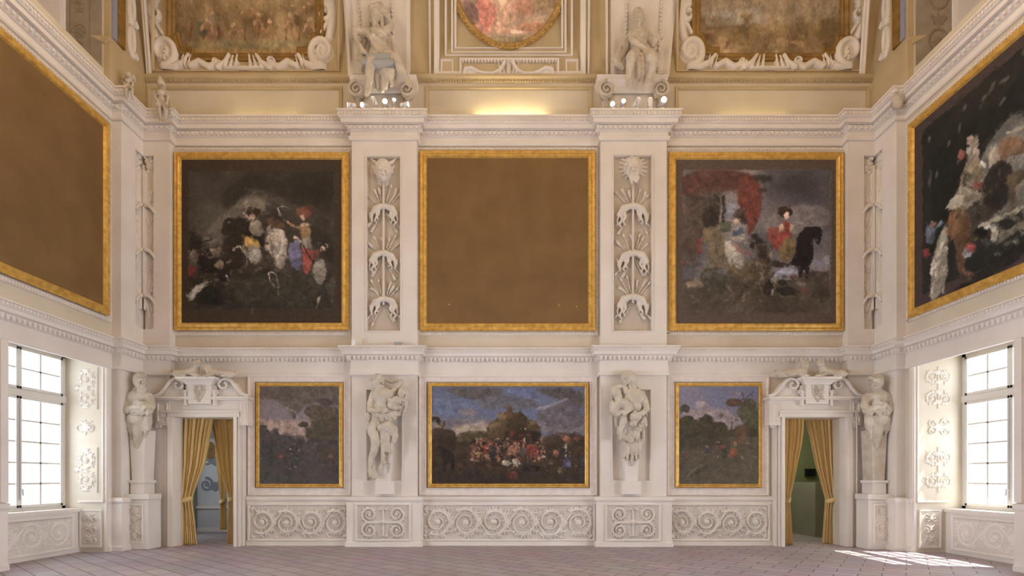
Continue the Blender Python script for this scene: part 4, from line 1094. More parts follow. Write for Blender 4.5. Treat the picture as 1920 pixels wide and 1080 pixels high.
# second rider and black horse
c.poly([(600, 500), (610, 455), (680, 450), (700, 560), (650, 590), (620, 545)], (150, 56, 40), .92, 3)
c.ell(710, 368, 42, 36, (58, 36, 28), .97, soft=2); c.ell(716, 390, 15, 21, (224, 174, 146)); c.poly([(680, 430), (735, 425), (750, 470), (745, 520), (690, 520)], (152, 48, 38), .95, 2)
c.poly([(675, 440), (695, 435), (695, 480), (672, 480)], (200, 160, 110), .95); c.poly([(735, 440), (755, 445), (760, 480), (738, 485)], (204, 166, 116), .95)
c.poly([(670, 500), (740, 500), (700, 560), (650, 590)], (180, 52, 48), .9, 2)
c.line([(860, 470), (850, 520), (800, 560)], 5, (70, 54, 46), .7); c.line([(700, 500), (680, 560)], 12, (196, 70, 60), .6)
c.poly([(690, 520), (765, 510), (770, 600), (730, 660), (660, 630)], (126, 94, 50), .95, 3)
c.poly([(775, 500), (810, 460), (880, 445), (925, 465), (910, 555), (885, 555), (882, 510), (860, 530), (875, 600), (860, 660), (830, 700), (760, 680), (735, 660), (770, 600)], (32, 24, 23), .97, 1)
c.line([(905, 450), (915, 470)], 8, (26, 20, 20)); c.line([(800, 680), (790, 750)], 30, (34, 26, 24), w1=16); c.line([(835, 680), (830, 750)], 26, (40, 30, 27), w1=14); c.poly([(625, 640), (740, 660), (720, 690), (630, 680)], (48, 34, 30), .9, 3)
c.poly([(640, 720), (690, 680), (760, 685), (790, 730), (780, 760), (650, 750)], (142, 142, 160), .85, 4)
for (x, y, a, b, cc) in ((650, 760, 26, 16, (150, 132, 112)), (690, 770, 30, 12, (44, 34, 28)), (760, 745, 26, 20, (116, 66, 46)), (800, 780, 34, 14, (128, 106, 88)), (700, 735, 20, 12, (90, 60, 46)), (640, 810, 8, 34, (160, 142, 120)), (605, 820, 8, 30, (140, 124, 104)), (820, 820, 30, 14, (120, 56, 48)), (720, 820, 70, 24, (40, 34, 26)), (610, 800, 24, 50, (38, 30, 24))): c.ell(x, y, a, b, cc, .85, .2, 2)
c.finish()
framed('large upper painting of two plumed ladies on horseback under red drapery', rb(1253, 1580, 287, 621), -.05, .17, 'ladies', c, UPG)
bt = framed('large upper frame holding only bare brown canvas, midway along the end wall', rb(787, 1116, 284, 621), -.05, .17, None, None)

for p_ in ((842, 571), (1048, 572), (1081, 575)): MB().ball(W(p_[0], p_[1], -.095), .018, 8, 6).build('brass_pin', 'gold', bt)
# 3 --- castle on a hill above a crowd
c = Canvas((58, 72, 1510, 998), 330, 212, (92, 98, 128)); c.wob = 10
c.clouds(420, .6, ((84, 100, 148), (112, 104, 112)), 41, lambda X0, Y0: np.clip((600-Y0)/50, 0, 1))
up = lambda X0, Y0: np.clip((480-Y0)/120, 0, 1)
c.poly([(58, 480), (1510, 520), (1510, 420), (900, 430), (500, 360), (200, 380), (58, 330)], (120, 106, 104), .6, 12)
c.poly([(230, 540), (560, 560), (620, 400), (450, 420), (260, 440)], (170, 146, 124), .85, 12)
for P_, cc in (([(150, 80), (700, 80), (760, 130), (560, 200), (420, 190), (260, 150)], (86, 76, 68)), ([(480, 240), (540, 150), (900, 170), (1110, 210), (1060, 290), (780, 270), (560, 300)], (92, 88, 96)), ([(1020, 80), (1500, 80), (1500, 300), (1350, 230), (1120, 150)], (78, 68, 60)), ([(1030, 300), (1300, 200), (1500, 320), (1500, 480), (1120, 480)], (94, 86, 92))):
    c.poly(P_, cc, .8, 10)
c.line([(960, 180), (1040, 185), (1100, 230)], 14, (176, 172, 184), .7, soft=4); c.line([(1040, 290), (1160, 270), (1300, 200), (1360, 190)], 22, (158, 154, 168), .7, soft=5)
c.poly([(700, 90), (1010, 90), (1080, 160), (1010, 200), (860, 150)], (84, 96, 150), .8, 8); c.poly([(80, 180), (470, 230), (420, 320), (90, 350)], (92, 108, 152), .8, 14)
c.ell(400, 320, 90, 34, (140, 122, 118), .7, soft=8)
c.poly([(58, 580), (300, 540), (560, 530), (1100, 560), (1510, 540), (1510, 998), (58, 998)], (62, 47, 34), 1, 3)
c.poly([(280, 600), (320, 510), (560, 490), (620, 600)], (84, 70, 42), .9, 4); c.poly([(1080, 560), (1280, 510), (1510, 530), (1510, 640), (1100, 620)], (78, 58, 44), .9, 5)
c.poly([(570, 510), (600, 420), (680, 370), (720, 330), (770, 330), (770, 262), (820, 262), (828, 330), (900, 300), (950, 350), (990, 400), (1050, 400), (1095, 480), (1100, 570), (560, 580)], (82, 62, 38), 1, 1)
c.poly([(680, 320), (765, 310), (765, 380), (720, 400), (690, 370)], (150, 118, 74), .9, 2); c.poly([(770, 262), (820, 262), (822, 390), (775, 390)], (104, 70, 42), .95, 1); c.poly([(600, 440), (680, 400), (700, 440), (620, 500)], (132, 102, 64), .7, 3); c.poly([(980, 410), (1040, 405), (1060, 440), (1000, 440)], (124, 98, 66), .7, 3)
c.poly([(830, 340), (950, 340), (980, 480), (850, 500), (740, 470)], (62, 48, 28), .75, 5); c.poly([(740, 500), (1090, 490), (1090, 600), (740, 600)], (44, 34, 24), .8, 8)
for k in range(5): c.line([(690+16*k, 318), (690+16*k, 345)], 7, (74, 56, 36), .8)
c.ell(92, 385, 46, 28, (40, 36, 30), .9, .2, 3); c.ell(120, 400, 26, 16, (48, 42, 32), .8, 0, 3); c.poly([(80, 430), (140, 420), (180, 400), (200, 480), (90, 490)], (140, 116, 84), .85, 3)
c.poly([(58, 460), (180, 480), (270, 490), (290, 560), (320, 620), (240, 680), (58, 660)], (64, 46, 32), .95, 4); c.line([(150, 480), (180, 390)], 14, (86, 58, 40))
c.poly([(110, 640), (200, 660), (270, 720), (280, 760), (270, 880), (250, 880), (240, 800), (190, 800), (185, 890), (170, 890), (160, 720)], (40, 32, 27), .95, 2); c.line([(120, 640), (190, 700)], 24, (44, 34, 28))
rr = random.Random(8)
pal = [(176, 150, 120), (150, 60, 42), (120, 84, 54), (48, 36, 30), (196, 176, 148), (86, 60, 40), (160, 108, 60), (40, 34, 34), (130, 50, 40)]
for k in range(330):
    t = rr.random(); x = 430+700*t; y = 570+rr.random()**1.1*190; q = rr.uniform(7, 17)
    c.ell(x, y+q, q*.8, q*1.5, rr.choice(pal[1:4]+pal[5:]), .8, rr.uniform(-.3, .3), 1, .3)
    if rr.random() < .55: c.ell(x, y-q*.5, q*.4, q*.45, rr.choice(((214, 176, 142), (222, 208, 184), (190, 150, 116))), .9)
for (x, y, a, b, cc) in ((820, 530, 30, 34, (126, 48, 30)), (905, 545, 24, 26, (104, 40, 28)), (975, 540, 22, 24, (104, 42, 30)), (985, 670, 34, 56, (150, 48, 38)), (1040, 690, 34, 60, (146, 56, 44)), (560, 670, 18, 40, (188, 44, 34)), (640, 710, 34, 70, (44, 42, 44)), (820, 690, 38, 60, (170, 106, 76)), (920, 700, 34, 50, (66, 70, 70)), (800, 740, 50, 20, (40, 40, 50)), (460, 770, 46, 12, (178, 158, 124)), (760, 800, 44, 26, (196, 182, 150)), (860, 790, 44, 34, (200, 184, 152)), (650, 830, 80, 26, (86, 54, 38)), (820, 920, 60, 36, (138, 42, 38)), (740, 950, 44, 30, (34, 32, 40)), (1340, 800, 36, 56, (78, 82, 142)), (1490, 800, 22, 70, (58, 64, 120)), (1310, 690, 30, 66, (46, 46, 44)), (1240, 710, 26, 34, (150, 84, 66)), (1330, 650, 14, 34, (176, 164, 150)), (1340, 570, 40, 30, (146, 82, 54)), (1440, 570, 40, 18, (142, 78, 54)), (1270, 870, 26, 34, (120, 96, 70)), (340, 850, 40, 50, (92, 56, 38)), (440, 900, 110, 34, (44, 38, 34)), (1000, 850, 80, 40, (40, 34, 30)), (500, 710, 44, 14, (158, 128, 72)), (450, 650, 22, 32, (136, 66, 46))):
    c.ell(x, y, a, b, cc, .85, .15, 2, .25)
for k in range(90): c.ell(rr.choice((rr.uniform(700, 930), rr.uniform(1140, 1480))), rr.uniform(640, 900), rr.uniform(3, 9), rr.uniform(3, 8), rr.choice(pal), .7)
c.ell(900, 472, 7, 7, (220, 205, 180)); c.ell(944, 478, 7, 7, (225, 212, 188))
c.poly([(58, 880), (1510, 900), (1510, 998), (58, 998)], (52, 44, 36), .45, 10); c.finish()
c.a = c.a*1.0
framed('wide lower painting of a hill castle above a crowd in a thin gilt frame', rb(803, 1103, 718, 914), -.04, .09, 'castle', c, LOG, h=.06)

# 4, 5 --- tall landscapes
c = Canvas((85, 98, 815, 1000), 190, 236, (118, 108, 118)); c.wob = 8
c.clouds(120, .6, ((100, 94, 106), (140, 128, 138)), 51, lambda X0, Y0: 1.0+0*X0)
c.poly([(85, 400), (600, 420), (600, 600), (85, 600)], (166, 138, 128), .8, 14)
c.poly([(85, 98), (815, 98), (815, 280), (600, 240), (480, 300), (400, 400), (330, 300), (240, 220), (85, 210)], (88, 80, 74), .85, 9); c.line([(320, 280), (360, 320), (420, 330), (430, 400)], 16, (168, 150, 146), .6, soft=4)
c.poly([(610, 210), (720, 200), (780, 260), (700, 290), (620, 250)], (66, 58, 56), .8, 5)
c.poly([(480, 340), (540, 270), (640, 270), (760, 290), (815, 300), (815, 640), (520, 600), (505, 500), (560, 460), (540, 380)], (84, 74, 58), .95, 4); c.poly([(580, 420), (815, 380), (815, 700), (560, 620)], (72, 64, 54), .7, 10)
c.poly([(435, 460), (470, 425), (520, 425), (540, 465), (520, 480), (460, 475)], (68, 60, 56), .95, 2); c.poly([(500, 480), (560, 470), (560, 560), (500, 560)], (74, 66, 56), .9, 3)
c.poly([(280, 540), (310, 510), (400, 550), (500, 555), (500, 600), (280, 600)], (98, 84, 90), .9, 3)
c.poly([(85, 450), (160, 460), (180, 520), (215, 485), (262, 490), (270, 540), (500, 580), (815, 600), (815, 1000), (85, 1000)], (66, 62, 62), .96, 4)
c.clouds(140, .4, ((52, 50, 50), (84, 80, 80)), 52, lambda X0, Y0: np.clip((Y0-600)/80, 0, 1))
c.poly([(560, 640), (815, 640), (815, 900), (700, 900)], (74, 62, 52), .7, 10); c.line([(200, 560), (180, 800), (130, 970)], 22, (50, 50, 52), .6, soft=5); c.line([(90, 560), (90, 960)], 20, (84, 84, 92), .6, soft=4)
rr = random.Random(5)
for k in range(60): c.ell(rr.uniform(340, 480), rr.uniform(620, 850), rr.uniform(4, 14), rr.uniform(5, 16), rr.choice([(44, 42, 42), (56, 58, 52), (74, 66, 62)]), .7)
for (x, y, q, cc) in ((370, 677, 9, (186, 180, 174)), (445, 692, 10, (150, 152, 150)), (378, 722, 8, (146, 144, 140)), (410, 632, 8, (134, 134, 130)), (284, 748, 22, (178, 66, 54)), (240, 790, 14, (120, 56, 50)), (362, 856, 8, (140, 134, 128)), (420, 842, 14, (130, 128, 120)), (600, 632, 11, (140, 130, 118)), (740, 745, 20, (130, 80, 70)), (665, 826, 16, (128, 104, 76)), (765, 490, 16, (98, 50, 46))): c.ell(x, y, q, q*.7, cc, .85, -.3, 1)
c.finish(2.4, .75, smear=700)
framed('tall lower painting of a dusky landscape, beside the door to the pale room', rb(481, 643, 718, 914), -.04, .085, 'dusk', c, LOG, h=.06)
c = Canvas((85, 95, 815, 1000), 190, 236, (112, 114, 144)); c.wob = 9
c.clouds(150, .5, ((94, 102, 140), (132, 124, 140)), 61, lambda X0, Y0: 1.0+0*X0)
c.poly([(120, 330), (500, 300), (700, 420), (600, 520), (120, 440)], (150, 130, 128), .7, 12)
c.ell(290, 270, 60, 40, (160, 144, 146), .8, soft=5); c.ell(340, 300, 80, 24, (122, 112, 122), .7, soft=5); c.ell(230, 330, 60, 26, (156, 140, 140), .7, soft=5); c.ell(610, 165, 60, 30, (134, 126, 142), .8, soft=5)
c.poly([(95, 270), (150, 262), (190, 290), (170, 340), (110, 330), (95, 370)], (62, 58, 44), .95, 3)
c.poly([(85, 400), (150, 365), (210, 380), (240, 410), (270, 390), (330, 355), (390, 380), (410, 430), (480, 425), (530, 460), (540, 510), (640, 460), (815, 420), (815, 640), (85, 640)], (62, 58, 38), .97, 3)
c.poly([(500, 245), (540, 210), (640, 210), (680, 240), (640, 280), (540, 282)], (86, 62, 48), .95, 3); c.poly([(640, 270), (700, 200), (760, 210), (800, 240), (790, 290), (815, 300), (815, 500), (700, 470), (610, 350)], (76, 76, 52), .92, 4); c.line([(700, 260), (680, 180), (655, 150)], 9, (66, 62, 50)); c.line([(690, 210), (770, 140)], 6, (70, 66, 56))
c.line([(565, 500), (567, 430), (560, 380)], 12, (76, 68, 60), w1=4)
for a, b in (((567, 440), (620, 390)), ((566, 430), (520, 390)), ((566, 410), (590, 350)), ((600, 405), (640, 410))): c.line([a, b], 5, (84, 76, 70))
c.ell(475, 365, 28, 14, (80, 74, 64), .8, soft=2)
c.poly([(85, 560), (815, 560), (815, 1000), (85, 1000)], (82, 75, 60), .97, 8); c.poly([(85, 500), (300, 480), (540, 540), (560, 640), (85, 700)], (62, 58, 42), .7, 12)
c.clouds(120, .4, ((70, 64, 50), (98, 90, 74)), 62, lambda X0, Y0: np.clip((Y0-640)/80, 0, 1))
c.poly([(590, 540), (640, 470), (700, 450), (720, 520), (680, 640), (600, 640)], (104, 72, 56), .7, 6); c.line([(130, 970), (200, 880), (300, 820)], 26, (108, 100, 86), .6, soft=5); c.line([(230, 900), (350, 830)], 30, (60, 56, 44), .6, soft=6)
for (x, y, a, b, cc) in ((445, 612, 20, 5, (178, 168, 150)), (350, 680, 50, 36, (66, 60, 70)), (340, 655, 14, 6, (168, 150, 150)), (385, 695, 8, 10, (150, 140, 140)), (470, 670, 46, 30, (92, 60, 52)), (490, 655, 24, 12, (140, 76, 62)), (447, 742, 8, 13, (176, 168, 150)), (580, 710, 38, 44, (150, 76, 54)), (600, 630, 16, 20, (150, 116, 74)), (668, 758, 12, 12, (180, 172, 150)), (500, 720, 26, 44, (56, 60, 50)), (730, 630, 10, 12, (126, 110, 92)), (150, 740, 16, 40, (96, 74, 56)), (770, 745, 20, 8, (134, 124, 110)), (660, 560, 10, 26, (124, 90, 68))): c.ell(x, y, a, b, cc, .85, .1, 2)
for k in range(60): c.ell(rr.uniform(320, 720), rr.uniform(620, 780), rr.uniform(3, 8), rr.uniform(3, 9), rr.choice([(60, 54, 44), (116, 92, 72), (90, 70, 60), (130, 118, 104)]), .6)
c.finish(2.4, .75, smear=700)
framed('tall lower painting of a blue-sky landscape, beside the door to the olive room', rb(1266, 1428, 718, 914), -.04, .085, 'day', c, LOG, h=.06)

# 6 --- on the side walls
framed('broad gilt frame with bare brown canvas above the pale-house window, on a side wall', (-5.25, -1.04, 5.04, 9.16), 0, .17, None, None, mapf=on_left(WL+.05))
def tfr(px, py):
    z = F*8.5/(px-CX); return (12-z, -(EYE+(CY-py)*z/F))
c = Canvas((1.21, -8.95, 5.08, -5.15), 320, 314, (70, 50, 44), tf=tfr); c.wob = 0.03
# drawing coordinates are the positions of that wall's own plane, here read off in perspective
def q_(pts): return pts
full = [(1741, 285), (1925, 120), (1925, 478), (1741, 562)]
Xg, Yg = np.meshgrid(c.gx, c.gy)
m_ = ((Xg > 1.42)*(Xg < 4.9)*(Yg > -8.74)*(Yg < -5.36))[..., None]*1.0
c.a = c.a*(1-m_)+np.array((34, 34, 28))*m_
c.clouds(60, .5, ((24, 26, 22), (50, 44, 34)), 71, lambda X0, Y0: m_[..., 0])
E = lambda x, y, a, b, cc, al=.9, r=0, so=2: c.ell(x, y, a, b, cc, al, r, so)
c.poly([(1830, 300), (1860, 250), (1925, 180), (1925, 380), (1870, 420), (1820, 380)], (112, 104, 90), .85, 6)
c.poly([(1840, 290), (1925, 220), (1925, 300), (1860, 340)], (134, 122, 102), .6, 8)
for P_ in ([(1741, 290), (1800, 235), (1860, 200), (1925, 120), (1925, 200), (1870, 230), (1830, 280), (1790, 330), (1770, 520), (1741, 540)],): c.poly(P_, (26, 29, 22), .9, 4)
for (x, y, a, b, r) in ((1855, 165, 6, 22, .5), (1880, 150, 5, 14, .7), (1840, 185, 5, 14, .3), (1875, 190, 6, 14, .6), (1805, 200, 4, 12, .4), (1915, 95, 5, 14, .6), (1795, 240, 4, 12, .2), (1750, 330, 4, 10, 0), (1738, 262, 5, 9, 0), (1775, 268, 5, 8, .4), (1740, 335, 4, 22, .1), (1752, 325, 3, 12, .2)): E(x, y, a*.6, b*.7, (104, 94, 74), .7, r, 2)
c.dabs(60, (1800, 290, 1920, 430), [(96, 84, 64), (70, 60, 44), (120, 108, 84)], (4, 12), .5, 26)
c.line([(1770, 420), (1790, 330), (1830, 220)], 12, (30, 26, 20), .9, soft=2)
c.poly([(1780, 390), (1800, 330), (1812, 280), (1822, 250), (1832, 258), (1830, 300), (1850, 330), (1840, 370), (1800, 400)], (150, 128, 96), .85, 3)
for (x, y, a, b, cc) in ((1816, 262, 9, 10, (176, 140, 116)), (1798, 290, 7, 9, (150, 74, 58)), (1826, 285, 7, 8, (190, 150, 124)), (1812, 283, 5, 8, (196, 184, 160)), (1838, 310, 6, 8, (200, 190, 176)), (1824, 320, 15, 17, (160, 136, 88)), (1830, 345, 10, 10, (150, 56, 42))): E(x, y, a, b, cc, .95)
c.poly([(1768, 392), (1800, 345), (1815, 360), (1800, 395)], (176, 156, 120), .9, 3)
c.poly([(1862, 300), (1868, 265), (1890, 255), (1925, 262), (1925, 285), (1900, 290), (1880, 300), (1870, 320)], (136, 92, 56), .95, 1); c.poly([(1850, 290), (1862, 270), (1870, 300), (1850, 330)], (178, 152, 118), .8, 3); c.line([(1880, 250), (1925, 235)], 8, (150, 132, 100), .8)
c.poly([(1835, 340), (1868, 295), (1890, 310), (1895, 345), (1885, 380), (1860, 400), (1840, 390)], (38, 32, 24), .95, 3); c.poly([(1880, 330), (1925, 310), (1925, 380), (1890, 400)], (88, 66, 40), .9, 4); c.poly([(1900, 350), (1925, 330), (1925, 395), (1900, 395)], (108, 100, 82), .8, 3)
c.poly([(1790, 395), (1850, 380), (1870, 420), (1840, 450), (1800, 440)], (64, 54, 40), .9, 4)
c.poly([(1770, 430), (1775, 395), (1800, 388), (1818, 410), (1818, 450), (1806, 480), (1800, 505), (1812, 520), (1800, 520), (1788, 500), (1790, 460), (1772, 445)], (112, 70, 36), .97, 2); E(1795, 410, 11, 18, (140, 90, 48), .5, 0, 4)
c.line([(1800, 505), (1825, 520), (1832, 528)], 10, (128, 80, 50), .95); E(1820, 525, 10, 5, (214, 182, 150), .95)
c.poly([(1738, 560), (1745, 480), (1765, 420), (1772, 430), (1770, 480), (1775, 520), (1750, 565)], (168, 148, 116), .85, 3)
for k in range(26): rr = random.Random(k+50); E(rr.uniform(1742, 1772), rr.uniform(450, 550), 3, 7, rr.choice([(206, 188, 156), (120, 98, 70)]), .6, .2, 1)
c.dabs(50, (1820, 400, 1920, 480), [(120, 104, 78), (60, 50, 36), (160, 144, 112), (40, 34, 26)], (3, 10), .6, 27)
c.dabs(50, (1790, 320, 1870, 420), [(130, 112, 80), (90, 76, 52), (56, 46, 34)], (3, 9), .5, 28, 1)
E(1740, 440, 9, 18, (92, 96, 110), .95); E(1733, 475, 7, 9, (150, 44, 42), .95); E(1745, 420, 5, 6, (160, 104, 76), .9); c.line([(1745, 435), (1762, 415)], 7, (100, 104, 116))
for (x, y, a, b, cc) in ((1816, 465, 9, 10, (166, 54, 48)), (1808, 475, 9, 8, (150, 140, 140)), (1835, 435, 12, 10, (24, 20, 18)), (1860, 440, 7, 18, (176, 160, 126)), (1850, 425, 10, 6, (190, 180, 160))): E(x, y, a, b, cc, .95)
c.line([(1830, 425), (1880, 405), (1925, 380)], 9, (164, 148, 112), .9, w1=6); c.line([(1870, 445), (1925, 415)], 12, (120, 106, 78), .8)
c.poly([(1780, 545), (1840, 500), (1925, 440), (1925, 480), (1800, 545)], (38, 32, 24), .9, 5)
c.finish()
def mr(fx, fy): return (WR-.05-.035, -(1.21+(5.08-1.21)*fx), 8.95-(8.95-5.15)*fy)
t = empty('framed_painting', (WR-.05, -3.15, 5.0), '', 'painting')
t['label'] = 'dark painting of a rearing brown horse among fighters, gilt frame, above the sunlit window'
MB().ring((-5.25, -1.04, 4.98, 9.12), scaled(GP, .17, .09)+[(.18, .03)], on_right(WR-.05)).build('gilded_frame', 'gold', t)
c.build('canvas', mr, 'oil', t, UPG)
# ================================================================== SCULPTURE
# ---- hunting trophies hanging down the upper pilasters
def beast(cx, cy, y, w, flip=1, name='hanging_animal', parent=None, seed=0, head_up=0.0, voxel=.011):
    """limp animal slung by its middle: px centre of the back, w half width in px, flip = +1 head towards larger x"""
    r = random.Random(seed); s = Sculpt(); f = flip
    a = [(cx-f*w*.92, cy+w*.52, y), (cx-f*w*.62, cy+w*.12, y-.01), (cx-f*w*.2, cy-w*.06, y-.02), (cx+f*w*.2, cy-w*.04, y-.02), (cx+f*w*.58, cy+w*.16, y-.01), (cx+f*w*.84, cy+w*.48, y)]
    s.chain(a, [w*.17, w*.25, w*.19, w*.22, w*.24, w*.14])
    s.c(a[5], (cx+f*w*.92, cy+w*.72, y-.01), w*.14, w*.15); s.c((cx+f*w*.92, cy+w*.72, y-.01), (cx+f*w*.86, cy+w*1.12, y-.02), w*.13, w*.06)
    for q in (-1, 1): s.c((cx+f*w*.96, cy+w*.62, y), (cx+f*w*(1.10), cy+w*(.42+.1*q), y-.03), w*.06, w*.02)
    for o, k in ((.52, 1.0), (.36, .8)): s.chain([(cx+f*w*o, cy+w*.2, y), (cx+f*w*(o-.02), cy+w*.66*k, y-.02), (cx+f*w*(o+.14), cy+w*1.02*k, y-.01), (cx+f*w*(o+.04), cy+w*1.12*k, y-.02)], [w*.14, w*.08, w*.055, w*.06])
    for o, k in ((-.84, 1.05), (-.60, .9)): s.chain([(cx+f*w*o, cy+w*.4, y), (cx+f*w*(o+.12), cy+w*.8*k, y-.02), (cx+f*w*(o-.06), cy+w*1.10*k, y-.01), (cx+f*w*(o+.06), cy+w*1.34*k, y-.02)], [w*.15, w*.09, w*.055, w*.06])
    s.chain([(cx-f*w*.92, cy+w*.5, y), (cx-f*w*1.06, cy+w*.9, y), (cx-f*w*.98, cy+w*1.25, y)], [w*.07, w*.05, w*.03])
    return s.obj(name, 'relief', parent, voxel=voxel, rough=.002)
def weapon(kind, cx, cy, ang, r0, r1, y, parent):
    a = (cx+math.cos(ang)*r0, cy+math.sin(ang)*r0); b = (cx+math.cos(ang)*r1, cy+math.sin(ang)*r1); m = MB()
    if kind == 'hunting_horn':
        P = [W(a[0]+(b[0]-a[0])*t+6*math.sin(t*2.6), a[1]+(b[1]-a[1])*t, y-.01) for t in np.linspace(0, 1, 10)]; m.tube(P, [.012+.03*t*t for t in np.linspace(0, 1, 10)], 8)
    else:
        m.tube([W(a[0], a[1], y), W(b[0], b[1], y-.005)], .014, 7)
        dx, dy = math.cos(ang), math.sin(ang)
        if kind == 'spear':
            m.tube([W(b[0]-dx*2, b[1]-dy*2, y-.01), W(b[0]+dx*2, b[1]+dy*2, y-.01), W(b[0]+dx*8, b[1]+dy*8, y-.01)], [.014, .034, .003], 6)
        elif kind == 'quiver':
            m.tube([W(b[0]-dx*12, b[1]-dy*12, y-.01), W(b[0]+dx*2, b[1]+dy*2, y-.01)], [.028, .042], 8)
            for o in (-2, 0, 2): m.tube([W(b[0]-dy*o, b[1]+dx*o, y-.01), W(b[0]+dx*6-dy*o*1.4, b[1]+dy*6+dx*o*1.4, y-.01)], .008, 5)
        elif kind == 'club':
            m.tube([W(b[0]-dx*14, b[1]-dy*14, y-.01), W(b[0]+dx*2, b[1]+dy*2, y-.01)], [.016, .04], 8)
    return m.build(kind, 'relief', parent, smooth=True)
def trophy(cx, ys, y, label, lion, w=26):
    t = empty('hunting_trophy_relief', W(cx, 620, y), label, 'stucco relief')
    s = Sculpt(); hy = ys[0]
    s.head((cx, hy, y-.03), 44 if not lion else 38, 0.0, beard=lion, hair='curl' if lion else None)
    if lion:
        for k in range(18):
            a = PI*2*k/18; s.c((cx+math.cos(a)*14, hy+math.sin(a)*16, y+.01), (cx+math.cos(a)*27, hy+math.sin(a)*25, y+.01), 3.2, 1.6)
    else:
        for q in (-1, 1): s.chain([(cx+q*10, hy-12, y), (cx+q*18, hy-17, y), (cx+q*25, hy-24, y)], [4, 3, 1.5]); s.chain([(cx+q*12, hy+2, y+.01), (cx+q*20, hy-8, y+.01)], [4, 2])
        for k in range(5): s.c((cx-8+4*k, hy+16, y), (cx-8+4*k, hy+27+(k % 2)*4, y+.01), 2.6, 1.6)
    s.obj('mask', 'relief', t, voxel=.009, rough=.0015)
    m = MB(); P = [W(cx, p, y-.05) for p in np.linspace(hy+(22 if not lion else 16), ys[3]+10, 30)]
    m.tube(P, .026, 8)
    for p in ys[1:]: m.tube([W(cx-3, p-8, y-.05), W(cx+3, p-5, y-.05)], .022, 6); m.tube([W(cx+3, p-8, y-.05), W(cx-3, p-5, y-.05)], .022, 6)
    m.build('hanging_rod', 'relief', t, smooth=True)
    r = random.Random(int(cx))
    kinds = ['spear', 'club', 'quiver', 'spear', 'hunting_horn', 'spear']
    for k, p in enumerate(ys[1:]):
        for i, a in enumerate((-2.35, -2.0, -1.8, -1.3, -1.1, -.8)):
            weapon(kinds[(i+k*2) % 6], cx, p+8, a+r.uniform(-.07, .07), 12, r.uniform(34, 48)*(1 if p > ys[1]+1 or 1 else 1), y+.0, t)
        for i, a in enumerate((.75, 1.05, 2.1, 2.4)):
            weapon(('spear', 'spear', 'club', 'quiver')[(i+k) % 4], cx, p+6, a+r.uniform(-.06, .06), 8, r.uniform(38, 52), y+.0, t)
        beast(cx, p, y-.04, w, (1, -1, 1)[k] if lion else (-1, 1, -1)[k], parent=t, seed=k)
    return t
trophy(719, (320, 388, 476, 562), -.13, 'hanging trophy relief topped by an open-mouthed horned mask, beside the smoky riders', False, w=25)
trophy(1187, (314, 388, 476, 558), -.13, 'hanging trophy relief topped by a rayed mask, beside the plumed ladies', True, w=28)
def corner_trophy(s, label):
    """strip of arched beasts and rods folded into the corner"""
    x0 = 8.43; t = empty('hunting_trophy_relief', (s*8.44, -.2, Z(617, -.2)), label, 'stucco relief')
    for side in (0, 1):
        hf = HF(.235, Z(297)-Z(615), .008)
        H = hf.h; rr = random.Random(4+side+s)
        for k, (p, ) in enumerate(((393,), (476,), (560,))):
            v = (615-p)/(615-297)*H
            n = 26; P = [(.235*t_, v+.03+.0-.22*t_**2.2) for t_ in np.linspace(0, 1, n)]
            hf.stroke(P, .045, .03, .06, .05)
            hf.stroke([(.19, v-.17), (.20, v-.30), (.17, v-.36)], .022, .014, .045)
            for q in range(6):
                x = rr.uniform(.05, .2); hf.stroke([(x*.4, v+.04), (x+.01, v+.28+rr.uniform(0, .1))], .012, .018, .03)
                hf.stroke([(x*.3, v-.05), (x+.01, v-.35-rr.uniform(0, .15))], .012, .016, .03)
            for q in range(4): hf.stamp(rr.uniform(.05, .2), v+rr.uniform(.1, .35), .03, .035)
        hf.stroke([(.005, H*.1), (.005, H-.4)], .035, .035, .06)
        for q in range(26): hf.stamp(rr.uniform(.0, .2), H-rr.uniform(.06, .42), rr.uniform(.02, .05), rr.uniform(.03, .06))
        for q in range(4): hf.stroke([(.06, H-.35), (.2, H-.15-.06*q)], .014, .01, .04)
        if side == 0: mp = lambda u, v, q: (s*(8.43-u), -.122-q, Z(615)+v)
        else: mp = lambda u, v, q: (s*(8.508-q), -.2-u, Z(615)+v)
        hf.mesh('wall_half' if side else 'end_half', mp, 'relief', t, rough=.006)
    # the arched bodies stand clear of the corner
    for k, p in enumerate((393, 476, 560)):
        m = MB(); z = Z(p); P = []
        for a in np.linspace(-1, 1, 18):
            d = abs(a)*.22; x, y = (s*(8.40-d), -.17) if a > 0 else (s*8.46, -.17-d); P.append((x-s*.02, y-.02, z-.20*abs(a)**2.2))
        m.tube(P, [.05-.02*abs(a) for a in np.linspace(-1, 1, 18)], 10); m.build('arched_animal', 'relief', t, smooth=True)
    m = MB(); m.tube([(s*8.42, -.20, Z(320)), (s*8.42, -.20, Z(560))], .03, 8); m.build('hanging_rod', 'relief', t, smooth=True)
corner_trophy(-1, 'narrow relief of arched animals folded into the corner beside the smoky riders')
corner_trophy(1, 'narrow relief of arched animals folded into the corner beside the ladies on horseback')

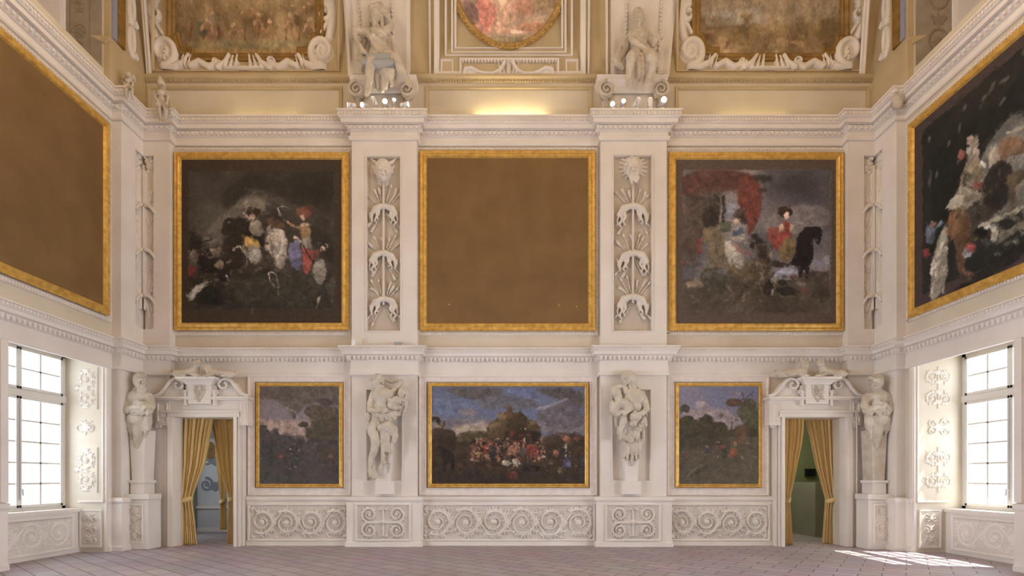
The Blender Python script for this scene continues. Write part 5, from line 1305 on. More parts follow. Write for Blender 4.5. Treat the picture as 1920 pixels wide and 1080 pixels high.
# ---- the two satyrs on the lower pilasters
def pillar(x0, x1, y0, y1, yb, top, bot, parent, px_w=1.0):
    m = MB(); za, zb = Z(bot, yb), Z(top, yb)
    a0, a1 = X(x0, yb), X(x1, yb); k = .04
    m.add([(a0+k, yb, za), (a1-k, yb, za), (a1-k, -.1, za), (a0+k, -.1, za), (a0, yb-.02, zb), (a1, yb-.02, zb), (a1, -.1, zb), (a0, -.1, zb)], [(0,3,2,1),(4,5,6,7),(0,1,5,4),(1,2,6,5),(2,3,7,6),(3,0,4,7)])
    return m.build('tapering_pillar', 'trim', parent, bevel=.008)
def plinth(x0, x1, yb, bot, top, parent):
    m = MB(); m.box(X(x0, yb), X(x1, yb), yb, -.19, Z(bot, yb), Z(top, yb)); return m.build('plinth', 'trim', parent, bevel=.008)
yb = -.34
t = empty('satyr_relief', W(719, 926, yb), 'bearded stucco satyr raising one arm to a child, beside the dusky landscape', 'statue')
pillar(701, 734, 0, 0, yb+.02, 830, 902, t); plinth(703, 737, yb-.02, 927, 902, t)
y = -.40
s = Sculpt()
s.head((709, 716, y-.04), 27, .75, beard=True)
s.e((720, 745, y-.02), (20, 17, 18)); s.e((713, 740, y-.04), (12, 13, 11)); s.e((728, 740, y-.05), (12, 12, 10)); s.c((711, 725, y), (715, 738, y), 7, 10)
s.e((716, 762, y-.02), (17, 14, 15)); s.e((712, 775, y-.02), (15, 12, 13))
s.chain([(702, 740, y), (695, 756, y-.06), (694, 768, y-.10)], [8, 6.5, 5.5]); s.chain([(694, 768, y-.10), (703, 770, y-.16), (714, 768, y-.18)], [5.5, 5, 4]); s.hand((713, 768, y-.18), (1, .1), 24)
s.chain([(734, 740, y), (741, 731, y-.04), (749, 721, y-.03)], [8, 6, 4.5]); s.hand((749, 722, y-.03), (.4, -1), 22)
for k in range(9): s.c((700+2*k, 722+k*1.2, y+.02), (697+k*1.8, 760+k, y+.04), 3.4, 2.6)
s.chain([(712, 708, y+.05), (735, 717, y+.06), (752, 712, y+.05)], [3, 2.6, 2.2])
s.obj('body', 'statue', t, voxel=.009)
s = Sculpt(); y2 = y-.12
s.head((753, 737, y2), 17, -.3, hair='curl'); s.e((743, 752, y2), (11, 10, 9)); s.e((736, 758, y2), (9, 8, 9)); s.chain([(749, 747, y2), (757, 752, y2), (762, 745, y2)], [4, 3.2, 2.6]); s.hand((761, 746, y2), (.2, -1), 13)
s.chain([(733, 761, y2), (742, 765, y2-.06), (750, 764, y2-.05)], [6.5, 5, 3.5]); s.chain([(740, 748, y2), (733, 750, y2-.07)], [4, 3]); s.hand((734, 750, y2-.07), (-1, .2), 13)
s.chain([(758, 728, y2+.05), (763, 745, y2+.05), (761, 765, y2+.06), (756, 778, y2+.06)], [4, 5, 5, 3]); s.obj('child', 'statue', t, voxel=.0085)
rr = random.Random(2); s = Sculpt()
for k in range(48):
    a = rr.uniform(0, 2*PI); d = math.sqrt(rr.random()); s.e((729+20*d*math.cos(a), 779+11*d*math.sin(a), y-.10-.05*(1-d)), (4.0, 4.0, 4.0))
for k in range(8): s.c((708+6*k, 768+rr.uniform(-3, 3), y-.08), (706+6*k, 779, y-.08), 3, 2)
s.obj('grape_garland', 'statue', t, voxel=.009, smooth=1)
s = Sculpt(); y3 = y-.04
s.chain([(704, 790, y3), (700, 803, y3-.02), (698, 812, y3-.03)], [8, 9, 8]); s.e((699, 810, y3-.03), (9.5, 9.5, 9)); s.chain([(702, 812, y3-.02), (706, 830, y3-.05), (701, 848, y3-.03)], [9.5, 9.5, 6.5]); s.chain([(701, 848, y3-.03), (697, 858, y3), (694, 880, y3+.02)], [6.5, 6, 3.2])
s.chain([(694, 880, y3+.02), (696, 890, y3-.02), (703, 895, y3-.05)], [3.4, 5, 4]); 
for k in range(7): s.e((692+2.2*k, 886+rr.uniform(-2, 6), y3-.03), (3.2, 3.2, 3.4))
s.chain([(690, 778, y3), (689, 792, y3), (692, 806, y3)], [5.5, 5, 4]); s.chain([(708, 785, y3), (712, 800, y3-.05), (716, 806, y3-.05)], [5, 4, 3]); s.obj('shaggy_leg', 'statue', t, voxel=.011)
s = Sculpt(); s.chain([(716, 803, y3-.06), (728, 800, y3-.10), (737, 806, y3-.10)], [8, 10, 9]); s.chain([(737, 806, y3-.1), (741, 816, y3-.12), (739, 828, y3-.13)], [7, 6, 3.6])
for q in (-1, 1): s.c((740, 811, y3-.1), (745+q, 817+3*q, y3-.12), 2.4, 1)
for x, l in ((724, 846), (730, 848), (717, 852), (719, 868)): s.chain([(x+2, 808, y3-.06), (x-1, 828, y3-.08), (x, l-4, y3-.05), (x+2, l, y3-.06)], [5.5, 3.6, 2.8, 3.6])
s.obj('hanging_goat', 'statue', t, voxel=.011)
s = Sculpt()
for x in (717, 722, 728): s.c((x, 820, y3+.02), (x+1, 882 if x < 720 else 868, y3+.01), 4.5, 2.6)
s.obj('drapery', 'statue', t, voxel=.013)

t = empty('satyr_relief', W(1184, 926, yb), 'stucco satyr hugging a lamb above a fruit garland, beside the blue-sky landscape', 'statue')
pillar(1169, 1199, 0, 0, yb+.02, 830, 902, t); plinth(1167, 1202, yb-.02, 927, 902, t)
s = Sculpt(); y = -.40
s.head((1183, 714, y-.03), 28, .35, beard=True); s.e((1178, 706, y), (14, 10, 12))
s.e((1186, 746, y-.01), (22, 16, 19)); s.e((1179, 741, y-.04), (11, 11, 9)); s.e((1194, 741, y-.04), (11, 11, 9)); s.c((1184, 726, y), (1186, 738, y), 7.5, 10)
s.e((1187, 764, y-.01), (16, 13, 15)); s.e((1186, 778, y-.01), (17, 10, 13))
s.chain([(1201, 740, y), (1208, 752, y-.03), (1213, 767, y-.06)], [8, 7.2, 6]); s.chain([(1213, 767, y-.06), (1204, 775, y-.14), (1196, 777, y-.18)], [6, 5, 4]); s.hand((1197, 777, y-.18), (-1, .1), 25)
s.chain([(1170, 738, y), (1171, 728, y-.08), (1174, 735, y-.13)], [7, 6, 5]); s.hand((1172, 722, y-.08), (.1, -1), 22)
for q in range(7): s.c((1196+q*2, 728+q*3, y+.03), (1200+q*2, 762+q*3, y+.05), 3.2, 2.4)
s.obj('body', 'statue', t, voxel=.009)
s = Sculpt(); y2 = y-.14
s.chain([(1152, 770, y2), (1160, 757, y2), (1170, 757, y2), (1178, 765, y2)], [6, 9, 10.5, 9]); s.e((1155, 736, y2), (10, 8, 9)); s.c((1155, 736, y2), (1162, 743, y2-.04), 7, 4.5); s.chain([(1157, 744, y2), (1162, 754, y2)], [6, 7])
for q in (-1, 1): s.c((1149+q, 733, y2), (1144, 738+4*q, y2), 3.5, 1.6)
s.chain([(1148, 757, y2), (1147, 772, y2), (1156, 777, y2-.03), (1166, 772, y2-.06)], [6, 5.5, 5, 4]); s.hand((1165, 773, y2-.06), (1, -.1), 24)
s.chain([(1150, 728, y2), (1160, 724, y2), (1170, 724, y2)], [4, 4, 3]); s.obj('lamb', 'statue', t, voxel=.011)
s = Sculpt(); s.chain([(1170, 778, y2), (1169, 790, y2-.01), (1165, 800, y2), (1162, 822, y2+.03)], [5, 7, 5, 3.2]); s.e((1191, 782, y2+.02), (11, 12, 9)); s.e((1186, 795, y2+.03), (8, 10, 7)); s.chain([(1154, 778, y2+.06), (1156, 796, y2+.06)], [4, 3]); s.obj('wine_skin', 'statue', t, voxel=.011)
rr = random.Random(9); s = Sculpt()
for k in range(60):
    u = rr.uniform(-1, 1); x = 1183+27*u; yy = 818-16*u*u*(1 if u < 0 else 1.9)+rr.uniform(-9, 9); s.e((x, yy, y-.06-.06*rr.random()*(1-abs(u))), (4.2, 4.2, 4.2))
for k in range(10): s.c((1208-3*k, 784+3.4*k, y-.05), (1203-3*k, 793+3.4*k, y-.07), 3.6, 2.4)
s.obj('fruit_garland', 'statue', t, voxel=.009, smooth=1)
s = Sculpt()
for x, d, l in ((1172, -3, 858), (1178, -2, 862), (1185, 0, 872), (1191, 2, 862), (1197, 4, 858)): s.chain([(x, 824, y+.04), (x+d*.5, 842, y+.02), (x+d, l, y+.03)], [5.5, 4, 2.2])
s.chain([(1204, 808, y), (1206, 822, y), (1204, 832, y)], [4, 4, 2]); s.obj('drapery', 'statue', t, voxel=.012)

# ---- the two herms standing in the corners
def herm(sg, cx, label, wreath):
    """sg -1 corner by the pale door, +1 by the olive door; pixel centre cx"""
    y = -.62
    t = empty('herm_statue', W(cx, 926, y), label, 'statue'); q = -sg
    s = Sculpt(); f = .35*q if not wreath else -.05
    hd = 714 if not wreath else 718
    s.head((cx+q*3, hd, y-.03), 30, f, beard=not wreath, hair='curl' if not wreath else 'wreath')
    s.c((cx+q*1, hd+13, y), (cx, 737, y), 7.5, 11); s.e((cx, 747, y), (21, 14, 17)); s.e((cx, 765, y), (18, 16, 15))
    # folded arms carrying a tray, sleeves
    s.chain([(cx-18, 745, y), (cx-23, 760, y-.06), (cx-21, 770, y-.12)], [9, 8.5, 7]); s.chain([(cx+18, 745, y), (cx+22, 760, y-.06), (cx+19, 770, y-.12)], [9, 8.5, 7])
    s.chain([(cx-21, 770, y-.12), (cx-8, 764, y-.20), (cx+2, 763, y-.22)], [7, 5.5, 4]); s.hand((cx+1, 763, y-.22), (1, 0), 24)
    s.chain([(cx+19, 770, y-.12), (cx+10, 757, y-.18), (cx+2, 755, y-.20)], [7, 5, 4]); s.hand((cx+3, 755, y-.20), (-1, 0), 24)
    for k in range(8): s.c((cx-20+5.6*k, 742, y+.02), (cx-17+4.8*k, 764, y-.03), 4, 3)
    s.obj('bust', 'statue', t, voxel=.012)
    rr = random.Random(cx); s = Sculpt()
    for k in range(30): s.e((cx+rr.uniform(-20, 20), 772+rr.uniform(-3, 5), y-.13-.05*rr.random()), (4, 3.6, 3.6))
    s.chain([(cx-26, 766, y-.11), (cx-10, 770, y-.2), (cx+10, 770, y-.2), (cx+26, 766, y-.11)], [3.2]*4); s.obj('fruit_basket', 'statue', t, voxel=.0085)
    s = Sculpt()
    for k in range(9):
        x = cx-19+4.75*k; l = 806 if k in (0, 8) else (812 if k in (1, 7) else (800 if k % 2 else 806)); s.chain([(x*.9+cx*.1, 772, y-.02), (x, 790, y-.06), (x, l, y-.04)], [6, 5.5, 3.4])
    s.e((cx, 786, y), (19, 17, 15)); s.chain([(cx, 800, y-.03), (cx-2, 822, y-.04), (cx-3, 838, y-.03)], [10, 7, 3]); s.chain([(cx-14, 805, y-.02), (cx-13, 824, y-.02)], [4, 2]); s.chain([(cx+13, 805, y-.02), (cx+13, 820, y-.02)], [4, 2])
    s.obj('skirt', 'statue', t, voxel=.012)
    m = MB(); yy = y+.02
    a0, a1, b0, b1 = X(cx-15, yy), X(cx+15, yy), X(cx-11, yy), X(cx+11, yy); zt, zb = Z(806, yy), Z(903, yy); bk = -.30
    m.add([(b0, yy-.03, zb), (b1, yy-.03, zb), (b1, bk, zb), (b0, bk, zb), (a0, yy-.05, zt), (a1, yy-.05, zt), (a1, bk, zt), (a0, bk, zt)], [(0,3,2,1),(4,5,6,7),(0,1,5,4),(1,2,6,5),(2,3,7,6),(3,0,4,7)])
    m.build('tapering_pillar', 'statue' if wreath else 'trim', t, bevel=.01)
    m = MB(); m.box(b0-.06, b1+.06, yy-.08, bk, zb-.03, zb+.03); m.box(b0-.02, b1+.02, yy-.05, bk, Z(926, yy), zb-.03); m.build('plinth', 'trim', t, bevel=.006)
    # pedestal it stands on, clad against the corner pier
    m = MB(); m.box(b0-.17, b1+.17, yy-.13, -.34, 0, 1.10); m.box(b0-.21, b1+.21, yy-.17, -.34, 1.10, Z(926, yy))
    m.build('pedestal', 'stucco', t, bevel=.01)
    hf = HF(.30, .74, .007)
    for k in range(4): hf.spiral(.10 if k % 2 else .2, .1+.18*k, .09, 0, 1.6, w=.012, h=.03); hf.leaf(.15, .1+.18*k, PI/2, .13, .03); hf.leaf(.15, .1+.18*k, -PI/2+.5, .11, .03)
    xm = (b0+b1)/2; hf.mesh('pedestal_scrollwork', lambda u, v, w_: (xm-.15+u, yy-.131-w_, .2+v), 'relief', t, rough=.004)
    MB().ring((xm-.2, xm+.2, .14, 1.0), [(0, -.005), (0, .02), (.03, .025), (.04, .005)], on_back(yy-.13)).build('moulded_border', 'trim', t)
herm(-1, 260, 'bearded stucco herm with crossed arms, in the corner by the pale-room door', False)
herm(1, 1646, 'wreathed stucco herm holding a tray, in the corner by the olive-room door', True)

# ---- reclining hounds on the door cases
def hound(x0, x1, top, base, y, f, label, up=1.0):
    """lying hound from rump x0 to chest x1"""
    s = Sculpt(); s.k *= 1.28; base -= 1.5; d = 1 if x1 > x0 else -1; L = abs(x1-x0)
    s.chain([(x0, base-6, y), (x0+d*L*.3, base-6.5, y), (x0+d*L*.65, base-8, y), (x1-d*3, base-9, y)], [5.5, 5.4, 6, 7])
    s.e((x0+d*2, base-5.5, y-.04), (7, 6, 6)); s.c((x0+d*4, base-3, y-.07), (x0+d*15, base-2.2, y-.1), 3.4, 2)
    s.chain([(x1-d*2, base-6, y-.04), (x1+d*2, base-2.5, y-.08), (x1+d*9, base-2, y-.12)], [4.5, 3, 2.4]); s.chain([(x1-d*4, base-5, y-.08), (x1+d*5, base-1.8, y-.16)], [3.6, 2.2])
    s.chain([(x1-d*2, base-11, y), (x1+d*2, base-17*up, y), (x1+d*3, top+7, y)], [6.5, 5, 5]); s.e((x1+d*3, top+6, y-.01), (5.6, 5.2, 5.4))
    s.chain([(x1+d*3, top+7, y-.03), (x1+d*3+f*8, top+10, y-.08)], [4, 2.6])
    for q in (-1, 1): s.chain([(x1+d*3+3.4*q, top+3, y), (x1+d*3+5.4*q, top+5, y-.01), (x1+d*3+5*q, top+10, y-.02)], [2.2, 2.2, 1.4])
    s.e((x1+d*3+f*8, top+9.5, y-.09), (1.6, 1.6, 1.4))
    s.chain([(x0-d*3, base-6, y), (x0-d*9, base-4, y), (x0-d*13, base-9, y), (x0-d*10, base-12, y)], [2.4, 1.8, 1.6, 1.6])
    o = s.obj('hound_statue', 'statue', None, voxel=.010, rough=.002); return tag(o, label, 'statue')
yy = -.36
hound(331, 366, 675, 708, yy, 0.6, 'stucco hound over the door to the pale room, tail toward the corner')
hound(432, 392, 682, 708, yy, -.3, 'stucco hound over the door to the pale room, tail toward the dusky landscape')
hound(1462, 1506, 675, 708, yy, 0.5, 'stucco hound over the door to the olive room, tail toward the blue-sky landscape')
hound(1580, 1541, 674, 708, yy, -.3, 'stucco hound over the door to the olive room, tail toward the corner')
# ================================================================== CURTAINS, LAMPS, ADJOINING ROOMS
def curtain(label, y0, rows, tie, n, amp=.045, name='curtain', tiecol='curtain'):
    """rows = [(py, px_left, px_right)] outline of a hanging cloth, tie = index py of its band"""
    t = empty(name, W((rows[-1][1]+rows[-1][2])/2, rows[-1][0], y0), label, 'curtain')
    U = n*12+1; py = np.array([r[0] for r in rows], float); V = np.linspace(py[0], py[-1], 70)
    L = np.interp(V, py, [r[1] for r in rows]); Rr = np.interp(V, py, [r[2] for r in rows]); P = []
    w0 = rows[0][2]-rows[0][1]
    for j, v in enumerate(V):
        row = []
        for i in range(U):
            u = i/(U-1); ph = 2*PI*n*u + .5*math.sin(v*.02+u*4)
            k = (Rr[j]-L[j])/w0; a = amp*(.55+.7*k)*(1+.3*math.sin(3.1*u*n+v*.01))
            uu = u + .25/n*math.sin(2*ph)*.35
            y = y0 + a*math.sin(ph) - .05*math.exp(-((v-tie)/9.0)**2)*math.sin(PI*u)
            row.append(W(L[j]+(Rr[j]-L[j])*uu, v, y0)[:1]+(y,)+W(0, v, y0)[2:])
        P.append(row)
    m = MB(); m.grid(np.array(P)); o = m.build('cloth', 'curtain', t, smooth=True)
    so = o.modifiers.new('thick', 'SOLIDIFY'); so.thickness = .006
    k = int(np.argmin(abs(V-tie))); l, r = W(L[k], tie, y0)[0], W(Rr[k], tie, y0)[0]; zt = Z(tie, y0)
    m = MB(); Q = []
    for v_, g in ((-.055, 1.0), (-.03, 1.05), (0, 1.06), (.03, 1.05), (.055, 1.0)):
        Q.append([((l+r)/2+(r-l)/2*1.06*g*math.cos(a), y0-.02+.10*g*math.sin(a), zt+v_+.03*math.cos(a)) for a in np.linspace(0, 2*PI, 24, endpoint=False)])
    m.grid(np.array(Q), closed_v=True); o = m.build('tieback', 'curtain', t, smooth=True); so = o.modifiers.new('thick', 'SOLIDIFY'); so.thickness = .012
    return t
yc = .10
curtain("broad gold curtain in the pale-room door, on the bearded herm's side", yc, [(778, 336, 400), (800, 336, 396), (830, 336, 391), (870, 337, 384), (905, 338, 371), (925, 339, 364), (937, 341, 361), (950, 340, 362), (980, 339, 366), (1021, 338, 370)], 937, 8)
curtain("narrow gold curtain in the pale-room door, on the dusky landscape's side", yc+.16, [(778, 396, 440), (800, 398, 440), (830, 404, 440), (870, 411, 440), (905, 420, 439), (925, 427, 438), (937, 430, 437), (950, 428, 437), (980, 427, 437), (1020, 426, 437)], 937, 6)
curtain("narrow gold curtain in the olive-room door, on the blue-sky landscape's side", yc, [(778, 1469, 1506), (800, 1470, 1507), (830, 1470, 1504), (870, 1470, 1495), (905, 1471, 1488), (925, 1471, 1483), (937, 1472, 1480), (950, 1471, 1481), (980, 1471, 1483), (1021, 1471, 1486)], 937, 5)
curtain("broad gold curtain in the olive-room door, on the wreathed herm's side", yc+.16, [(778, 1509, 1569), (800, 1514, 1569), (830, 1521, 1568), (870, 1529, 1568), (905, 1539, 1568), (925, 1545, 1567), (937, 1548, 1567), (950, 1547, 1567), (980, 1545, 1567), (1020, 1542, 1567)], 937, 8)
# pale room
def rbox(name, mat, *b): return struct(MB().box(*b).build(name, mat))
rbox('wall_pale_room_end', 'sideroom', -9.9, -4.2, 3.0, 3.2, 0, 3.9)
rbox('wall_pale_room_side', 'sideroom', -4.3, -4.2, .42, 3.0, 0, 3.9)
rbox('ceiling_pale_room', 'sideroom', -9.9, -4.2, .42, 3.2, 3.9, 4.0)
rbox('wall_pale_room_screen', 'olive_light', -9.6, -9.12, 1.9, 2.98, 0, 3.9)
m = MB(); m.box(-9.9, -4.3, 2.93, 3.0, .68, .75); m.box(-9.9, -4.3, 2.96, 3.0, 0, .12); struct(m.build('trim_40', 'trim'))
t = empty('trim_47', (-8.7, 2.99, 1.0), kind='structure')
hf = HF(1.9, 2.3, .012)
for k in range(3):
    for q in (-1, 1):
        hf.spiral(.55+q*.26, .42+.75*k, .2, PI/2, 1.5, sgn=q, w=.034, h=.014); hf.leaf(.55+q*.1, .3+.75*k, PI/2+q*.6, .22, .012)
        hf.spiral(1.45+q*.26, .42+.75*k, .2, PI/2, 1.5, sgn=q, w=.034, h=.014)
hf.mesh('scroll_pattern', lambda u, v, q: (-9.15+u, 2.996-q, .95+v), 'scroll_blue', t, cull=True, back=-.004)
m = MB(); pts = [(-8.72+.13*math.cos(a), 2.37+.26*math.sin(a)) for a in np.linspace(0, 2*PI, 24, endpoint=False)]; m.prism(pts, 2.975, 2.995); m.build('ochre_cartouche', 'brownframe', t)
curtain('dark gold curtain of a further doorway, glimpsed in the pale room', 2.4, [(840, 404, 420), (900, 410, 424), (937, 413, 425), (960, 412, 425), (993, 411, 426)], 940, 4, amp=.03)
# olive room
rbox('wall_olive_room_end', 'olive', 4.4, 9.9, 3.0, 3.2, 0, 3.9)
rbox('wall_olive_room_side', 'olive', 9.7, 9.9, .42, 3.0, 0, 3.9)
rbox('wall_olive_room_other', 'olive', 4.4, 4.5, .42, 3.0, 0, 3.9)
rbox('ceiling_olive_room', 'olive', 4.4, 9.9, .42, 3.2, 3.9, 4.0)
rbox('wall_olive_room_stub', 'olive_light', 8.14, 8.45, 1.6, 2.98, 0, 1.45)
m = MB(); m.box(8.66, 8.95, 2.93, 3.0, 1.62, 1.84); m.box(8.70, 8.91, 2.92, 2.935, 1.66, 1.80); tag(m.build('control_box', 'black', bevel=.01), 'small black box on the olive room wall, beside the broad curtain', 'control box')

# ---- spotlights standing on the cornice breaks
ZT = 9.90
def spot(px, py, d, label, lit, size=1.0, group='spotlights on the upper cornice'):
    y = -.43; c = Vector(W(px, py, y)); d = Vector(d).normalized()
    t = empty('spotlight', (c.x, y, ZT), label, 'spotlight', group)
    L = .17*size; R = .055*size
    a = c-d*L/2; b = c+d*L/2
    m = MB(); m.tube([a-d*.02, a, b, b], [R*.6, R, R, R*1.08], 18); ho = m.build('housing', 'whitebox', t, smooth=False, bevel=.004)
    m = MB(); m.tube([b+d*.001, b+d*.006], R*.86, 18); m.build('lens', 'lens_on' if lit else 'lens_dim', ho)
    sx = d.cross(Vector((0, 0, 1))); sx = sx.normalized() if sx.length > .1 else Vector((1, 0, 0)); m = MB()
    base = Vector((c.x, y, ZT+.015))
    for q in (-1, 1): m.tube([c+sx*q*R*1.15, Vector((c.x, y, ZT+.03))+sx*q*R*1.15, base], .008, 6)
    m.build('yoke', 'greybox', t); m = MB(); m.tube([(c.x, y, ZT-.002), (c.x, y, ZT+.02)], .05, 14); m.build('base', 'whitebox', t)
spot(659, 198, (-1, -.3, -.05), "white spotlight aimed sideways at the outer end beneath the veiled statue", False)
spot(683, 198, (-.35, -.8, -.35), 'white cylindrical spotlight second in the row beneath the veiled statue, tipped down', False)
spot(702, 190, (-.45, -.15, .9), 'slim white spotlight tipped upward beneath the veiled statue', False, .9)
spot(723, 194, (.05, -1, -.12), 'blazing spotlight beneath the veiled statue, brightest of that row', True)
spot(739, 191, (.25, -1, .1), 'small blazing spotlight beneath the veiled statue, next to its brightest lamp', True, .7)
spot(759, 197, (1, -.3, -.02), "white spotlight beneath the veiled statue, at the inner end past the lit lamps", False)
spot(1150, 197, (-.4, -.8, -.3), 'white spotlight tipped down at the outer end beneath the draped statue', False)
spot(1168, 193, (0, -1, -.1), 'lit spotlight beneath the draped statue, the smaller of its two glaring lamps', True, .85)
spot(1194, 192, (.5, -.1, .9), 'slanted white spotlight beneath the draped statue, between the two glaring lamps', False)
spot(1219, 193, (.02, -.1, 1), 'upright white spotlight beneath the draped statue, close to the largest glare', False)
spot(1242, 192, (.05, -1, -.1), 'blazing spotlight beneath the draped statue, largest glare on the cornice', True, 1.2)

# ---- little devices on the lower cornice and in the floor
m = MB(); a = W(663, 649, -.42); m.box(a[0]-.04, a[0]+.04, -.46, -.38, 4.57, 4.70); m.tube([(a[0], -.46, 4.655), (a[0], -.475, 4.655)], .02, 10); tag(m.build('security_sensor', 'whitebox', bevel=.006), 'small white sensor on the lower cornice above the bearded satyr', 'sensor')
m = MB(); a = W(747, 645, -.36); m.box(a[0]-.085, a[0]+.085, -.40, -.32, 4.572, 4.66); m.box(a[0]-.07, a[0]+.07, -.405, -.40, 4.59, 4.645); tag(m.build('junction_box', 'greybox', bevel=.006), 'flat grey box on the lower cornice above the bearded satyr', 'junction box')
m = MB(); m.box(2.62, 3.0, -.55, -.44, -.001, .006); 
for k in range(9): m.box(2.64+.04*k, 2.66+.04*k, -.54, -.45, .006, .010)
tag(m.build('floor_vent', 'greybox'), 'small pale grille set in the floor before the lamb satyr pilaster', 'floor vent')

# outside the windows
mb = MB(); mb.box(-26, -25.5, -14, 10, -3, 9)
o = struct(mb.build('exterior_house_wall', 'house'))
m = MB()
for k in range(14): m.box(-25.5, -25.42, -14, 10, -2.5+.8*k, -2.42+.8*k)
m.build('string_course', 'greybox', o)
rr = random.Random(12); m = MB()
for k in range(60): m.ball((18+rr.uniform(-1.5, 1.5), rr.uniform(-8, 3), rr.uniform(-2, 1.6)), rr.uniform(.4, .9), 9, 6)
tag(m.build('garden_hedge', 'leaf', smooth=True), 'pale green garden foliage faintly seen outside the sunlit window', 'hedge', kind='stuff')
# ================================================================== VAULT DECORATION
def cove_map(u0, z0):
    """u along x, v height on the vault, q out of it"""
    def f(u, v, q):
        h = z0+v-10.93; y = -.10*np.maximum(h, 0)**2; sl = .20*np.maximum(h, 0); n = np.sqrt(1+sl*sl)
        return (u0+u, y-q/n, z0+v-q*sl/n)
    return f
def P3(px, py, q=0.0):
    x, y, z = cove_pt(px, py); sl = .2*max(z-10.93, 0); n = math.hypot(1, sl); return (x, y-q/n, z-q*sl/n)
def pathring(pts, prof, closed=True):
    """moulding along a picture-plane outline lying on the vault: prof = [(offset px inward, height)]"""
    n = len(pts); P = np.array(pts, float); R = []
    area = sum(P[i][0]*P[(i+1) % n][1]-P[(i+1) % n][0]*P[i][1] for i in range(n)); sg = 1 if area > 0 else -1
    for d, h in prof:
        row = []
        for i in range(n):
            a, b, c = P[i-1], P[i], P[(i+1) % n]
            if not closed and i == 0: a = 2*b-c
            if not closed and i == n-1: c = 2*b-a
            e0 = (b-a)/max(np.linalg.norm(b-a), 1e-6); e1 = (c-b)/max(np.linalg.norm(c-b), 1e-6)
            n0 = np.array((-e0[1], e0[0]))*sg; n1 = np.array((-e1[1], e1[0]))*sg
            o = (n0+n1)/max(1+n0.dot(n1), .35); q = b+o*d; row.append(P3(q[0], q[1], h))
        R.append(row)
    m = MB(); m.grid(np.array(R), closed_v=closed); return m

def fresco(c, view_px, name, parent, gain):
    x0, y0, x1, y1 = view_px
    zs = [cove_pt(0, y)[2] for y in (y0, y1)]
    def mp(fx, fy):
        z = zs[0]+(zs[1]-zs[0])*fy; h = np.maximum(z-10.93, 0); y = -.10*h*h
        px = x0+(x1-x0)*fx; return ((px-CX)*(D+np.mean(y))/F, y-.02, z-.004)
    return c.build(name, mp, 'fresco', parent, gain)
FG = (1.45, 1.5, 1.75)
